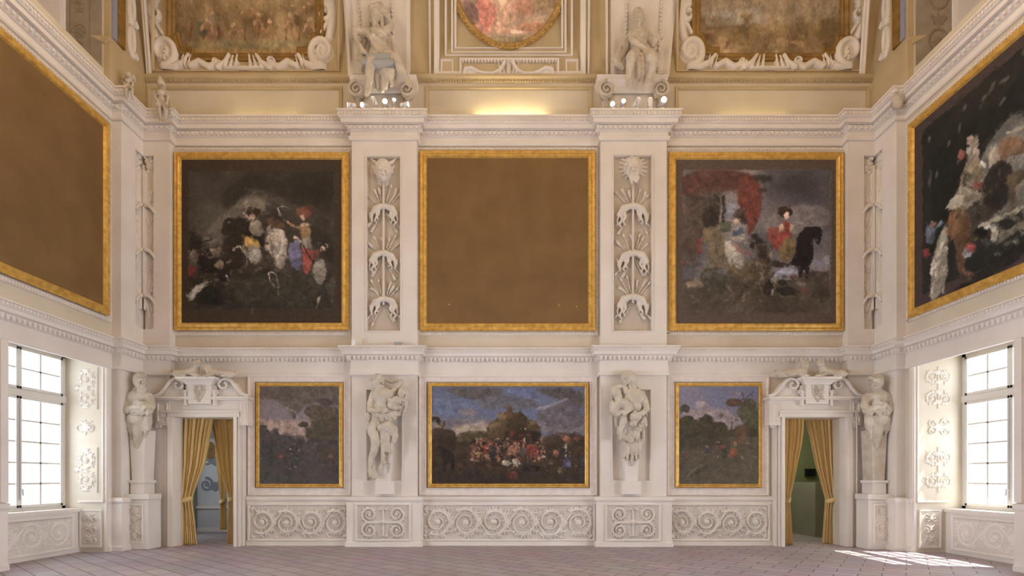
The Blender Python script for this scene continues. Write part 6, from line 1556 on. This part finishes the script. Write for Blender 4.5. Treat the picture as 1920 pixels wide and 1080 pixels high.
# stepped picture outline for the side bays (half outline mirrored about the centre)
def outline(c, w, bot, top=-150):
    h = [(w, top), (w, bot-42), (w-10, bot-40), (w-12, bot-30), (w-18, bot-18), (w-28, bot-12), (w-36, bot-12), (w-36, bot)]
    return [(c-x, y) for x, y in h] + [(c+x, y) for x, y in h[::-1]]
def cartouche(cx, label, figs, seed, k):
    t = empty('vault_fresco', P3(cx, 135), label, 'fresco')
    ol = outline(cx, 133, 104)
    c = Canvas((cx-145, -155, cx+145, 112), 290, 150, (132, 104, 62)); c.wob = 4
    c.clouds(34, .8, ((96, 76, 44), (164, 136, 90)), seed, lambda a, b: 1.0+0*a); figs(c); c.finish(2.0, .8, smear=500)
    # the painted field, cut to the frame by its moulding
    fresco(c, (cx-145, -155, cx+145, 112), 'painted_field', t, FG)
    m = pathring(outline(cx, 147, 116), [(0, .0), (0, .05), (4, .06), (9, .035), (12, .05), (15, .03), (16, -.02)]); m.build('gilded_border', 'brownframe', t)
    # stucco surround
    x0, x1 = cx-176, cx+176; w = X(x1)-X(x0); z0 = cove_pt(cx, 134)[2]; H = 3.0
    hf = HF(w, H, .011); K = 80.0
    def q(px, py): return ((px-x0)/K*.985, (134-py)/K)
    for s in (-1, 1):
        X_ = lambda d: cx+s*d
        P = []
        for a in np.linspace(0, 1, 40):
            r = 26*(1-a*.74); an = PI*.5+2*PI*1.35*a; P.append(q(X_(150+r*math.cos(an)*.92), 100+r*math.sin(an)))
        hf.stroke(P, .10, .055, .13, .10); hf.stamp(*q(X_(150), 100), .26, .045); hf.stroke([q(X_(150), 127), q(X_(130), 127), q(X_(112), 118), q(X_(104), 106)], .12, .05, .12, .07)
        for (dx, dy) in ((140, 112), (146, 104), (138, 118), (147, 115)): hf.stamp(*q(X_(dx), dy), .05, .13)
        for dx in (104, 111, 118): hf.stroke([q(X_(dx), 126), q(X_(dx-5), 106)], .03, .015, .10, .06)
        hf.stroke([q(X_(100), 126), q(X_(84), 118), q(X_(66), 128), q(X_(50), 120)], .08, .09, .11, .08)
        hf.stroke([q(X_(48), 128), q(X_(34), 120), q(X_(26), 108)], .09, .045, .11)
        for dx in (14, 24, 34): hf.stroke([q(X_(dx), 128), q(X_(dx*.8), 102+dx*.25)], .055, .025, .11, .06)
        hf.stroke([q(X_(2), 130), q(X_(36), 130)], .06, .04, .09)
        hf.spiral(*q(X_(52), 118), .09, 0, 1.4, sgn=s, w=.03, h=.10)
        # the upright scrolls of the flank
        P = [q(X_(164+8*math.sin(a*3.0)), 76-70*a) for a in np.linspace(0, 1, 20)]; hf.stroke(P, .09, .12, .10, .10)
        P = []
        for a in np.linspace(0, 1, 30): r = 13*(1-a*.7); an = -PI/2+s*0+2*PI*1.1*a; P.append(q(X_(158+r*math.cos(an)), 40+r*math.sin(an)))
        hf.stroke(P, .08, .045, .12, .09)
        hf.stroke([q(X_(150), 70), q(X_(158), 58), q(X_(168), 52)], .04, .05, .08); hf.stroke([q(X_(160), 24), q(X_(150), 14), q(X_(160), 0), q(X_(166), -20)], .09, .08, .11)
        hf.stroke([q(X_(166), -20), q(X_(152), -40), q(X_(168), -70)], .09, .08, .10)
    f0 = cove_map(X(x0), z0)
    hf.mesh('scrolled_surround', lambda u, v, q_: f0(u, v, q_), 'relief', t, cull=True, back=-.01)
    m = pathring([(cx-176, -160), (cx-176, 135), (cx+176, 135), (cx+176, -160)], [(0, -.01), (0, .03), (2.5, .035), (4, .01), (5, -.005)], closed=False); m.build('outer_moulding', 'cove', t)
def figs_l(c):
    cx = 461; rr = random.Random(4)
    c.poly([(cx-133, 85), (cx+133, 85), (cx+133, 112), (cx-133, 112)], (150, 112, 56), .7, 4)
    c.ell(370, 45, 14, 16, (84, 84, 62), .8, 0, 4); c.ell(395, 55, 14, 18, (120, 86, 62), .7, 0, 3)
    for k in range(26):
        x = rr.uniform(345, 590); y = rr.uniform(0, 62); q = rr.uniform(5, 11)
        c.ell(x, y, q, q*1.3, rr.choice([(150, 112, 74), (122, 88, 52), (92, 74, 44), (164, 134, 92), (128, 88, 56), (98, 96, 72)]), .45, rr.uniform(-1, 1), 3)
        c.ell(x, y-q*1.1, q*.35, q*.4, (190, 144, 104), .7)
    for k in range(10): c.line([(345+26*k, 70), (350+26*k, 30)], 3, (96, 64, 34), .6)
    for (x, y, w_) in ((380, 30, 26), (480, 20, 22), (500, 35, 20), (540, 22, 26), (575, 30, 24), (430, 40, 20)):
        c.line([(x-w_*.5, y+18), (x, y), (x+w_*.4, y+22)], 6, (168, 132, 92), .7); c.ell(x, y-6, 4, 5, (186, 148, 108), .9); c.ell(x, y+8, 6, 10, (138, 100, 64), .6)
    c.poly([(340, 72), (590, 66), (590, 92), (340, 94)], (126, 116, 76), .6, 5)
def figs_r(c):
    c.poly([(1310, -150), (1580, -150), (1580, 20), (1450, 40), (1310, 10)], (146, 128, 100), .6, 8); rr = random.Random(6)
    c.poly([(1320, 10), (1420, 0), (1450, 30), (1330, 40)], (150, 146, 130), .5, 6)
    for k in range(36): c.ell(rr.uniform(1330, 1560), rr.uniform(10, 100), rr.uniform(4, 16), rr.uniform(4, 10), rr.choice([(176, 142, 92), (128, 98, 58), (186, 156, 108), (140, 110, 70)]), .5, rr.uniform(-1, 1), 2)
    for x, y in ((1405, 26), (1560, 72), (1370, 80), (1500, 60), (1335, 60)): c.ell(x, y, 6, 9, (110, 76, 50), .7, .4, 2)
cartouche(461, 'fresco of small figures in a scrolled stucco surround, in the vault over the smoky riders', figs_l, 81, -1)
cartouche(1444, 'hazy yellow fresco in a scrolled stucco surround, in the vault over the plumed ladies', figs_r, 82, 1)

# oval fresco in the middle bay
t = empty('oval_fresco', P3(954, 100), 'oval fresco of pink-draped figures in a gilt wreath frame, between the seated statues', 'fresco')
oc, orx, ory, ocy = 954, 109, 150, -62
OV = [(oc+orx*math.cos(a), ocy+ory*math.sin(a)) for a in np.linspace(0, 2*PI, 72, endpoint=False)]
c = Canvas((oc-112, -215, oc+112, 92), 230, 200, (172, 140, 108)); c.wob = 4
c.clouds(40, .7, ((140, 112, 84), (190, 160, 126)), 91, lambda a, b: 1.0+0*a)
c.poly([(850, 0), (875, -20), (900, 10), (890, 50), (865, 40)], (126, 96, 84), .9, 3); c.poly([(885, -20), (925, -30), (935, 15), (915, 60), (890, 50), (900, 20)], (196, 118, 96), .9, 3)
c.ell(893, 44, 12, 8, (214, 150, 120), .8, .4, 2)
c.poly([(926, -30), (960, -30), (975, 20), (950, 40), (930, 20)], (206, 160, 122), .9, 3); c.line([(915, 46), (945, 50), (972, 48), (960, 40)], 13, (216, 166, 126), .95, soft=2); c.line([(932, 30), (935, 50), (975, 52)], 9, (222, 172, 134), .9)
c.ell(985, 0, 22, 18, (176, 116, 88), .7, .3, 3); c.line([(960, 50), (990, 55), (978, 60)], 8, (226, 176, 142), .95)
c.poly([(1000, 20), (1035, 10), (1040, 50), (1005, 70)], (178, 150, 108), .7, 4); c.ell(1000, 42, 26, 10, (190, 120, 80), .6, 0, 4); c.poly([(990, -20), (1040, -30), (1045, 0), (1000, 10)], (150, 122, 80), .7, 5)
c.poly([(905, 62), (960, 60), (1000, 66), (970, 92), (920, 88)], (146, 130, 88), .7, 5); c.ell(925, -20, 10, 12, (224, 176, 140), .8); c.finish(2.0, .8, smear=500)
ny = 200; fresco(c, (oc-112, -215, oc+112, 92), 'tmp', t, FG)
tmp = [o for o in bpy.data.objects if o.name.startswith('tmp')][0]
# keep only the part of the painted field within the oval
bm = bmesh.new(); bm.from_mesh(tmp.data); org = tmp.location+t.location
def toview(v):
    p = v+org; d = D+p.y; return CX+p.x*F/d, CY-(p.z-EYE)*F/d
kill = []
for v in bm.verts:
    a, b = toview(v.co)
    if ((a-oc)/(orx-4))**2+((b-ocy)/(ory-4))**2 > 1: kill.append(v)
bmesh.ops.delete(bm, geom=kill, context='VERTS'); bm.to_mesh(tmp.data); bm.free(); tmp.name = 'painted_field'; tmp.data.name = 'painted_field'
pathring(OV, [(-6, -.01), (-6, .06), (-2, .09), (2, .09), (5, .05), (7, .0)]).build('gilded_wreath_frame', 'oldgold', t, smooth=True)
m = MB()
for i in range(180):
    a = 2*PI*i/180; r = 1.02+.02*(i % 2); p = P3(oc+orx*r*math.cos(a), ocy+ory*r*math.sin(a), .085); m.ball(p, (.035, .02, .028), 6, 4)
m.build('wreath_leaf', 'oldgold', t, smooth=True)

# panelled ground of the middle bay
def lines(name, items, mat='cove', parent=None):
    m = MB()
    for pts, prof, cl in items:
        k = pathring(pts, prof, cl); b = len(m.v); m.v += k.v; m.f += [tuple(b+i for i in f) for f in k.f]
    return m.build(name, mat, parent)
fine = [(0, -.01), (0, .03), (1.5, .035), (3, .02), (4, -.005)]; broad = [(0, -.01), (0, .04), (2, .05), (5, .03), (8, .03), (10, -.005)]
U_ = lambda a, b, y: [(a, -160), (a, y), (b, y), (b, -160)]
struct(lines('trim_41', [(U_(814, 1098, 143), broad, False), (U_(846, 1062, 100), fine, False), (U_(852, 1056, 92), fine, False), ([(826, 112), (826, 138), (850, 138), (850, 112)], fine, True), ([(1060, 112), (1060, 138), (1084, 138), (1084, 112)], fine, True), (U_(834, 1074, 106), fine, False)], 'stucco'))
t = empty('scroll_relief', P3(955, 145), 'boxed stucco relief of two curling scrolls beneath the oval fresco', 'stucco relief')
m = pathring([(862, 112), (862, 146), (1048, 146), (1048, 112)], [(0, -.01), (0, .06), (3, .06), (4, .02), (5, -.005)]); m.build('moulded_border', 'trim', t)
for k in range(30): pass
hf = HF(2.25, .40, .009); q = lambda px, py: ((px-864)/80*.985, (146-py)/80)
for s in (-1, 1):
    X_ = lambda d: 955+s*d
    hf.stroke([q(X_(8), 120), q(X_(16), 134), q(X_(34), 143), q(X_(56), 138), q(X_(70), 130), q(X_(82), 132), q(X_(84), 143)], .05, .055, .09, .09)
    hf.stroke([q(X_(84), 143), q(X_(66), 143), q(X_(58), 138)], .04, .03, .07)
    for d in (2, 8, 14): hf.stroke([q(X_(d), 142), q(X_(d*1.4), 117)], .028, .014, .09, .06)
hf.stroke([q(955, 143), q(955, 118)], .03, .015, .1)
m2 = cove_map(X(864), cove_pt(955, 146)[2]); hf.mesh('curling_scrolls', m2, 'stucco', t, cull=True)
m = MB()
for k in range(30): p = P3(868+6*k, 117, .05); m.box(p[0]-.018, p[0]+.018, p[1]-.01, p[1]+.05, p[2]-.03, p[2]+.03)
m.build('leaf_row', 'stucco', t)

# ribs behind the two statues, with hanging bell-flower strings
def rib(n, a, b, sa, sb, da, db):
    m = MB(); rows = []
    ys = list(range(150, -160, -12))
    for k, (fx, h) in enumerate(((0, -.01), (0, .10), (.05, .11), (.12, .09), (.5, .09), (.88, .09), (.95, .11), (1, .10), (1, -.01))):
        rows.append([P3(a(y_)+(b(y_)-a(y_))*fx, y_, h) for y_ in ys])
    m.grid(np.array(rows)); o = struct(m.build('trim_%d' % n, 'stucco'))
    for gx in (sa, sb):
        m = MB()
        for k in range(24):
            y_ = 142-8.0*k; x = gx(y_)
            p = Vector(P3(x, y_, .11)); p2 = Vector(P3(x, y_-6.5, .11)); m.tube([p, p.lerp(p2, .4), p2], [.006, .042, .03], 7)
        m.build('bellflower_string', 'stucco', o, smooth=True)
rib(42, lambda y: 646+y*.06, lambda y: 766-y*.05*-1+0 if False else 770+y*.05*0, lambda y: 674+y*.05, lambda y: 736+y*.04, 0, 0)
rib(43, lambda y: 1144, lambda y: 1266-y*.09, lambda y: 1174-y*.03, lambda y: 1238-y*.05, 0, 0)
m = lines('trim_44', [([(660+0, 158), (640, -160)], fine, False), ([(808, 140), (806, -160)], fine, False), ([(1105, 140), (1107, -160)], fine, False), ([(1140, 150), (1138, -160)], fine, False), ([(285, 150), (262, -160)], broad, False), ([(1620, 150), (1640, -160)], broad, False)], 'stucco'); struct(m)

# painted ends of the side vaults next to the corners
for s, who in ((-1, 'smoky riders'), (1, 'ladies on horseback')):
    def bxs(m, x0, x1, y0, y1, z0, z1): xs = sorted((s*x0, s*x1)); return m.box(xs[0], xs[1], y0, y1, z0, z1)
    struct(bxs(MB(), 8.50, 8.63, -1.09, 0, 9.9, 15).build('trim_%d' % (45 if s < 0 else 46), 'cove'))
    t = empty('side_fresco', (s*8.48, -.7, 11.0), 'upright painted strip with gilt edge in the corner vault beyond the %s' % who, 'fresco')
    bxs(MB(), 8.44, 8.50, -.93, -.72, 11.0, 15).build('gilded_border', 'brownframe', t)
    bxs(MB(), 8.46, 8.50, -1.05, -.93, 11.0, 15).build('painted_sky', 'skyband', t)
    hf = HF(.55, 3.4, .012)
    for k in range(5):
        hf.stroke([(.12+.07*math.cos(a)+.12, .4+.72*k+.28*math.sin(a)) for a in np.linspace(0, 2*PI, 24)], .035, .035, .06); hf.leaf(.24, .75+.72*k, PI/2, .14, .06); hf.spiral(.3, .1+.72*k, .1, 0, 1.3, w=.03, h=.06)
    hf.mesh('scrolled_surround', lambda u, v, q_: (s*(8.50-q_), -.72+u, 11.02+v), 'stucco', t, cull=True)

# ---- seated statues on their bracket pedestals
def pedestal(x0, x1, label, parent):
    yb = -.50; a, b = X(x0+14, yb), X(x1-14, yb); m = MB()
    zb, zt = ZT, Z(134, yb)
    m.box(a, b, yb+.30, -.0, zb, zt-.12)
    m.sweep([(a-.0, 0), (a-.0, yb+.26), (b+.0, yb+.26), (b+.0, 0)], [(0, zt-.30), (.04, zt-.26), (.05, zt-.18), (.10, zt-.14), (.16, zt-.10), (.16, zt-.02), (.18, zt), (-.2, zt+.01)])
    toothed(m, [(a-.12, yb+.14), (b+.12, yb+.14)], .06, .035, -.01, .03, zt-.11, zt-.05)
    m.build('capital_block', 'stucco', parent, bevel=.004)
    for q, cx_ in ((-1, x0+16), (1, x1-16)):
        m = MB(); P = [W(cx_+q*0+15*(1-t*.8)*math.cos(PI/2*1+q*2*PI*1.7*t*-1), 166+15*(1-t*.8)*math.sin(PI/2+q*2*PI*1.7*t*-1)*-1, yb+.14) for t in np.linspace(0, 1, 50)]
        m.tube(P, [.045-.02*t for t in np.linspace(0, 1, 50)], 8); c0 = W(cx_, 166, yb+.10); m.tube([(c0[0], -.2, c0[2]), (c0[0], yb+.16, c0[2])], .15, 16)
        m.tube([(c0[0], yb+.22, c0[2]-.14), (c0[0]-q*.02, yb+.26, c0[2]-.30), (c0[0]+q*.03, yb+.30, ZT+.02)], [.06, .05, .07], 8)
        m.build('volute', 'statue', parent, smooth=True)
t = empty('seated_statue', (X(715, -.5), -.4, ZT), 'veiled seated stucco figure on a scroll bracket, beside the fresco over the smoky riders', 'statue')
pedestal(652, 778, '', t)
s = Sculpt(); y = -.44
s.head((704, 33, y), 27, -.35, hair='veil'); s.chain([(698, 18, y+.02), (712, 12, y+.02), (722, 24, y+.03)], [8, 7, 6]); s.c((704, 46, y), (706, 58, y), 6.5, 9)
s.e((707, 68, y), (19, 15, 14)); s.e((710, 84, y), (15, 15, 13)); s.e((713, 102, y-.02), (21, 13, 16))
for q in (-1, 1): s.e((707+q*7, 69, y-.15), (6.5, 6.5, 5))
s.chain([(692, 62, y), (676, 60, y), (664, 57, y-.02)], [7, 6, 5]); s.chain([(664, 57, y-.02), (668, 74, y-.04), (678, 90, y-.06)], [5, 4.5, 3.6]); s.hand((678, 90, y-.06), (.7, 1), 24)
s.chain([(722, 60, y), (734, 48, y), (728, 34, y)], [7, 5.5, 4.5]); s.hand((728, 35, y), (-.6, -1), 24)
s.chain([(706, 108, y-.05), (698, 116, y-.38), (694, 124, y-.42)], [11, 10, 8.5]); s.chain([(694, 124, y-.42), (692, 148, y-.38), (690, 170, y-.34)], [8.5, 7, 4.5]); s.c((690, 172, y-.34), (686, 178, y-.48), 5, 3.4)
s.chain([(722, 106, y-.05), (740, 110, y-.36), (744, 116, y-.4)], [11, 10, 8]); s.chain([(744, 116, y-.4), (754, 136, y-.36), (766, 154, y-.3)], [8, 7, 4.5]); s.c((766, 155, y-.3), (770, 162, y-.42), 4.6, 3)
s.obj('figure', 'statue', t, voxel=.011)
s = Sculpt(); rr = random.Random(3)
for k in range(9): s.chain([(724+rr.uniform(-4, 4), 50+6*k, y+.10), (733+k, 72+5*k, y+.12), (742+2*k, 100+4*k, y+.06)], [4.5, 5, 4])
for k in range(6): s.chain([(690-2*k, 62+6*k, y+.12), (682-2*k, 84+5*k, y+.12), (680+3*k, 118, y-.02)], [4, 4.5, 4])
for k in range(11): x = 694+4.4*k; s.chain([(x, 112, y-.18-.12*abs(math.sin(k))), (x+rr.uniform(-3, 3), 140, y-.12-.10*(k % 2)), (x+rr.uniform(-4, 4), 170-abs(k-5)*3, y-.06-.08*(k % 2))], [6.5, 5.5, 4])
for k in range(8): s.chain([(690+2*k, 60+4*k, y-.16), (700+3*k, 82+2*k, y-.19), (716+2.5*k, 104-k, y-.17)], [3.2, 3, 2.6])
for k in range(7): s.chain([(722+3*k, 104+2*k, y-.30), (712+4*k, 124+2*k, y-.36), (704+5*k, 140+k, y-.22)], [4.5, 4, 3.4])
s.obj('drapery', 'statue', t, voxel=.011)
m = MB(); a = W(709, 128, -.8)
m.box(a[0]-.34, a[0]+.36, -.94, -.64, a[2]-.02, a[2]+.09); m.box(a[0]-.31, a[0]+.33, -.92, -.66, a[2]+.09, a[2]+.13); m.box(a[0]-.25, a[0]+.28, -.90, -.68, a[2]+.13, a[2]+.26); m.build('stacked_book', 'greybox', t, bevel=.02)

t = empty('seated_statue', (X(1190, -.5), -.4, ZT), 'bare-chested seated stucco figure in billowing drapery, beside the hazy yellow fresco', 'statue')
pedestal(1122, 1256, '', t)
s = Sculpt(); y = -.44
s.head((1198, 36, y), 26, .15, hair='curl'); s.e((1196, 26, y+.03), (11, 9, 10)); s.c((1197, 48, y), (1197, 60, y), 6.5, 9)
s.e((1199, 69, y), (19, 14, 14)); s.e((1198, 84, y), (15, 15, 13)); s.e((1200, 101, y-.02), (20, 12, 15)); s.e((1192, 66, y-.12), (9, 7, 5)); s.e((1207, 66, y-.12), (9, 7, 5))
s.chain([(1184, 64, y), (1188, 78, y-.14), (1198, 84, y-.2)], [7, 6, 5]); s.chain([(1198, 84, y-.2), (1206, 90, y-.24), (1212, 94, y-.24)], [5, 4.5, 3.6]); s.hand((1211, 93, y-.24), (1, .5), 24)
s.chain([(1215, 66, y), (1224, 82, y-.03), (1227, 74, y-.1)], [7, 6, 5]); s.chain([(1225, 84, y-.05), (1231, 76, y-.1)], [5, 3.6]); s.hand((1231, 77, y-.1), (.3, -1), 22); 
s.chain([(1193, 104, y-.05), (1184, 108, y-.38), (1183, 112, y-.4)], [10.5, 10, 8.5]); s.chain([(1183, 112, y-.4), (1181, 130, y-.36), (1178, 150, y-.34)], [8.5, 7, 4.5]); s.c((1178, 150, y-.34), (1176, 158, y-.46), 4.6, 3.2)
s.chain([(1207, 104, y-.05), (1222, 108, y-.34), (1226, 114, y-.36)], [10.5, 9.5, 8]); s.chain([(1226, 114, y-.36), (1222, 134, y-.3), (1216, 152, y-.26)], [8, 6.5, 4.5]); s.c((1216, 152, y-.26), (1218, 160, y-.38), 4.4, 3)
s.obj('figure', 'statue', t, voxel=.011)
s = Sculpt()
for k in range(9): s.chain([(1182-k, 62+4*k, y+.10), (1168-1.5*k, 84+4.5*k, y+.12), (1152+2*k, 112+2*k, y+.08)], [4, 5.5, 5])
for k in range(8): s.chain([(1196+3*k, 100+k*2, y-.2), (1214+2.4*k, 112-k, y-.22), (1232-2*k, 104+5*k, y-.14)], [4, 4.6, 3.6])
for k in range(8): x = 1190+4.6*k; s.chain([(x, 112, y-.14-.1*(k % 2)), (x+2, 138, y-.12-.08*(k % 2)), (x-2, 168-abs(k-4)*3, y-.06)], [6, 5, 3.6])
s.chain([(1228, 72, y-.08), (1232, 68, y-.08), (1240, 72, y-.08)], [4, 5, 3])
s.obj('drapery', 'statue', t, voxel=.011)

# ---- small figures on the corners of the upper cornice
def putto(px, top, bot, y, f, label, sit):
    H = bot-top; h = H*.22; s = Sculpt()
    s.head((px, top+h*.5, y), h, f, hair='curl'); s.e((px, top+h*1.5, y), (h*.42, h*.5, h*.34)); s.e((px+f*2, top+h*2.15, y), (h*.42, h*.42, h*.36)); s.c((px, top+h*.8, y), (px, top+h*1.2, y), h*.18, h*.25)
    for q in (-1, 1):
        s.chain([(px+q*h*.36, top+h*1.25, y), (px+q*h*.7, top+h*1.8, y-.03), (px+q*h*.5+f*3, top+h*2.3, y-.10)], [h*.17, h*.14, h*.10]); s.hand((px+q*h*.5+f*3, top+h*2.3, y-.10), (0, 1), h*.8)
        if sit: s.chain([(px+q*h*.22, top+h*2.4, y), (px+q*h*.5+f*4, top+h*2.7, y-.22), (px+q*h*.42+f*5, top+h*3.9, y-.18), (px+q*h*.5+f*8, top+h*4.2, y-.26)], [h*.27, h*.2, h*.13, h*.10])
        else: s.chain([(px+q*h*.22, top+h*2.3, y), (px+q*h*.36+f*5, top+h*3.2, y-.06), (px+q*h*.2+f*10, top+h*4.2, y-.02), (px+q*h*.3+f*12, top+h*4.4, y-.10)], [h*.27, h*.19, h*.12, h*.10])
    if sit:
        for q in (-1, 1): s.chain([(px+q*3, top+h*1.3, y+.1), (px+q*h*.8, top+h*.7, y+.13), (px+q*h*1.1, top+h*1.6, y+.12)], [h*.2, h*.25, h*.12])
    else: s.chain([(px-2, top+4, y), (px-3, top-5, y)], [h*.34, h*.12])
    t = empty('putto_statue', W(px, bot, y), label, 'statue'); s.obj('figure', 'statue', t, voxel=.012)
    return t
putto(241, 136, 190, -.95, .3, 'seated winged stucco child on the upper cornice by the bare side canvas', True)
putto(303, 150, 232, -.52, .35, 'stucco child in a pointed cap on the upper cornice, above the smoky riders corner', False)
t = empty('bust_statue', (8.10, -1.05, ZT), 'small weathered stucco bust on the upper cornice corner, beside the rearing-horse painting', 'statue')
s = Sculpt(); s.head((1683, 172, -1.05), 16, -.6, hair='curl'); s.e((1683, 187, -1.05), (11, 8, 8)); s.c((1683, 180, -1.05), (1683, 196, -1.05), 5, 8); s.obj('figure', 'statue', t, voxel=.012)
# ================================================================== CAMERA, LIGHT
cam = bpy.data.cameras.new('camera'); co_ = bpy.data.objects.new('camera', cam); COL.objects.link(co_)
co_.location = (0, -D, EYE); co_.rotation_euler = (PI/2, 0, 0)
cam.sensor_width = 36; cam.lens = 18.0; cam.shift_x = (960-CX)/1920; cam.shift_y = (CY-540)/1920; cam.clip_end = 200
bpy.context.scene.camera = co_

w = bpy.data.worlds.new('world'); bpy.context.scene.world = w; w.use_nodes = True
bg = w.node_tree.nodes['Background']; bg.inputs['Color'].default_value = (0.84, 0.88, 1.0, 1); bg.inputs['Strength'].default_value = 1.5

def light(kind, name, loc, energy, color, size=None, rot=None, **kw):
    l = bpy.data.lights.new(name, kind); l.energy = energy; l.color = color
    if kind == 'AREA': l.shape = 'RECTANGLE'; l.size, l.size_y = size
    elif size is not None and kind != 'SUN': l.shadow_soft_size = size
    for k, v in kw.items(): setattr(l, k, v)
    o = bpy.data.objects.new(name, l); COL.objects.link(o); o.location = loc
    if rot: o.rotation_euler = rot
    return o
def aim(o, d): o.rotation_euler = Vector(d).to_track_quat('-Z', 'Y').to_euler(); return o
# sun through the right-hand windows
DAY, WARM = 2.0, 1.2
s_ = light('SUN', 'sun', (30, -5, 40), 18.0, (1.0, .93, .82)); s_.data.angle = math.radians(.6)
aim(s_, (-1.0, .20, -1.52))
# daylight at the windows on both sides
for s in (-1, 1):
    for yc, zc, h, e in ((-2.15, 2.6, 3.0, 75), (-6.8, 2.6, 3.0, 330), (-11.1, 2.6, 3.0, 330), (-6.8, 12.2, 3.4, 30), (-11.2, 12.2, 3.4, 30)):
        a = light('AREA', 'window_daylight', (s*9.95, yc, zc), e*DAY, (.79, .86, 1.0) if s < 0 else (.86, .90, 1.0), size=(2.1, h)); aim(a, (-s, 0, 0))
# strip lamps on the upper cornice
for x, e in ((-5.7, 1.2), (0.05, 9), (5.7, 1.5)):
    a = light('AREA', 'cornice_strip_light', (x, -.12, 9.97), e*WARM, (1.0, .78, .38), size=(1.6, .06)); aim(a, (0, .25, 1))
for x, y in ((-6, -4.5), (0, -5), (6, -4.5), (-3, -10), (3, -10)):  # added warm fill floating in the room, no fixture there
    a = light('POINT', 'warm_fill_light', (x, y, 11.0), 125*WARM, (1.0, .71, .40), size=.5)
# adjoining rooms
a = light('AREA', 'room_light', (-8.9, .7, 2.2), 16, (.85, .90, 1.0), size=(1.0, 1.6)); aim(a, (.1, 1, 0))  # daylight of the pale room
a = light('AREA', 'room_light', (7.2, 1.8, 3.6), 40, (1.0, .95, .8), size=(1.2, 1.2)); aim(a, (0, 0, -1))  # warm panel under the ceiling, added to brighten the olive room

sc = bpy.context.scene
sc.view_settings.view_transform = 'Standard'; sc.view_settings.look = 'None'; sc.view_settings.gamma = 1.0
sc.view_settings.exposure = 0.0; sc.view_settings.use_curve_mapping = False
sc.cycles.use_denoising = True
sc.cycles.max_bounces = 8; sc.cycles.diffuse_bounces = 5; sc.cycles.glossy_bounces = 3; sc.cycles.transparent_max_bounces = 8
sc.cycles.sample_clamp_indirect = 6.0
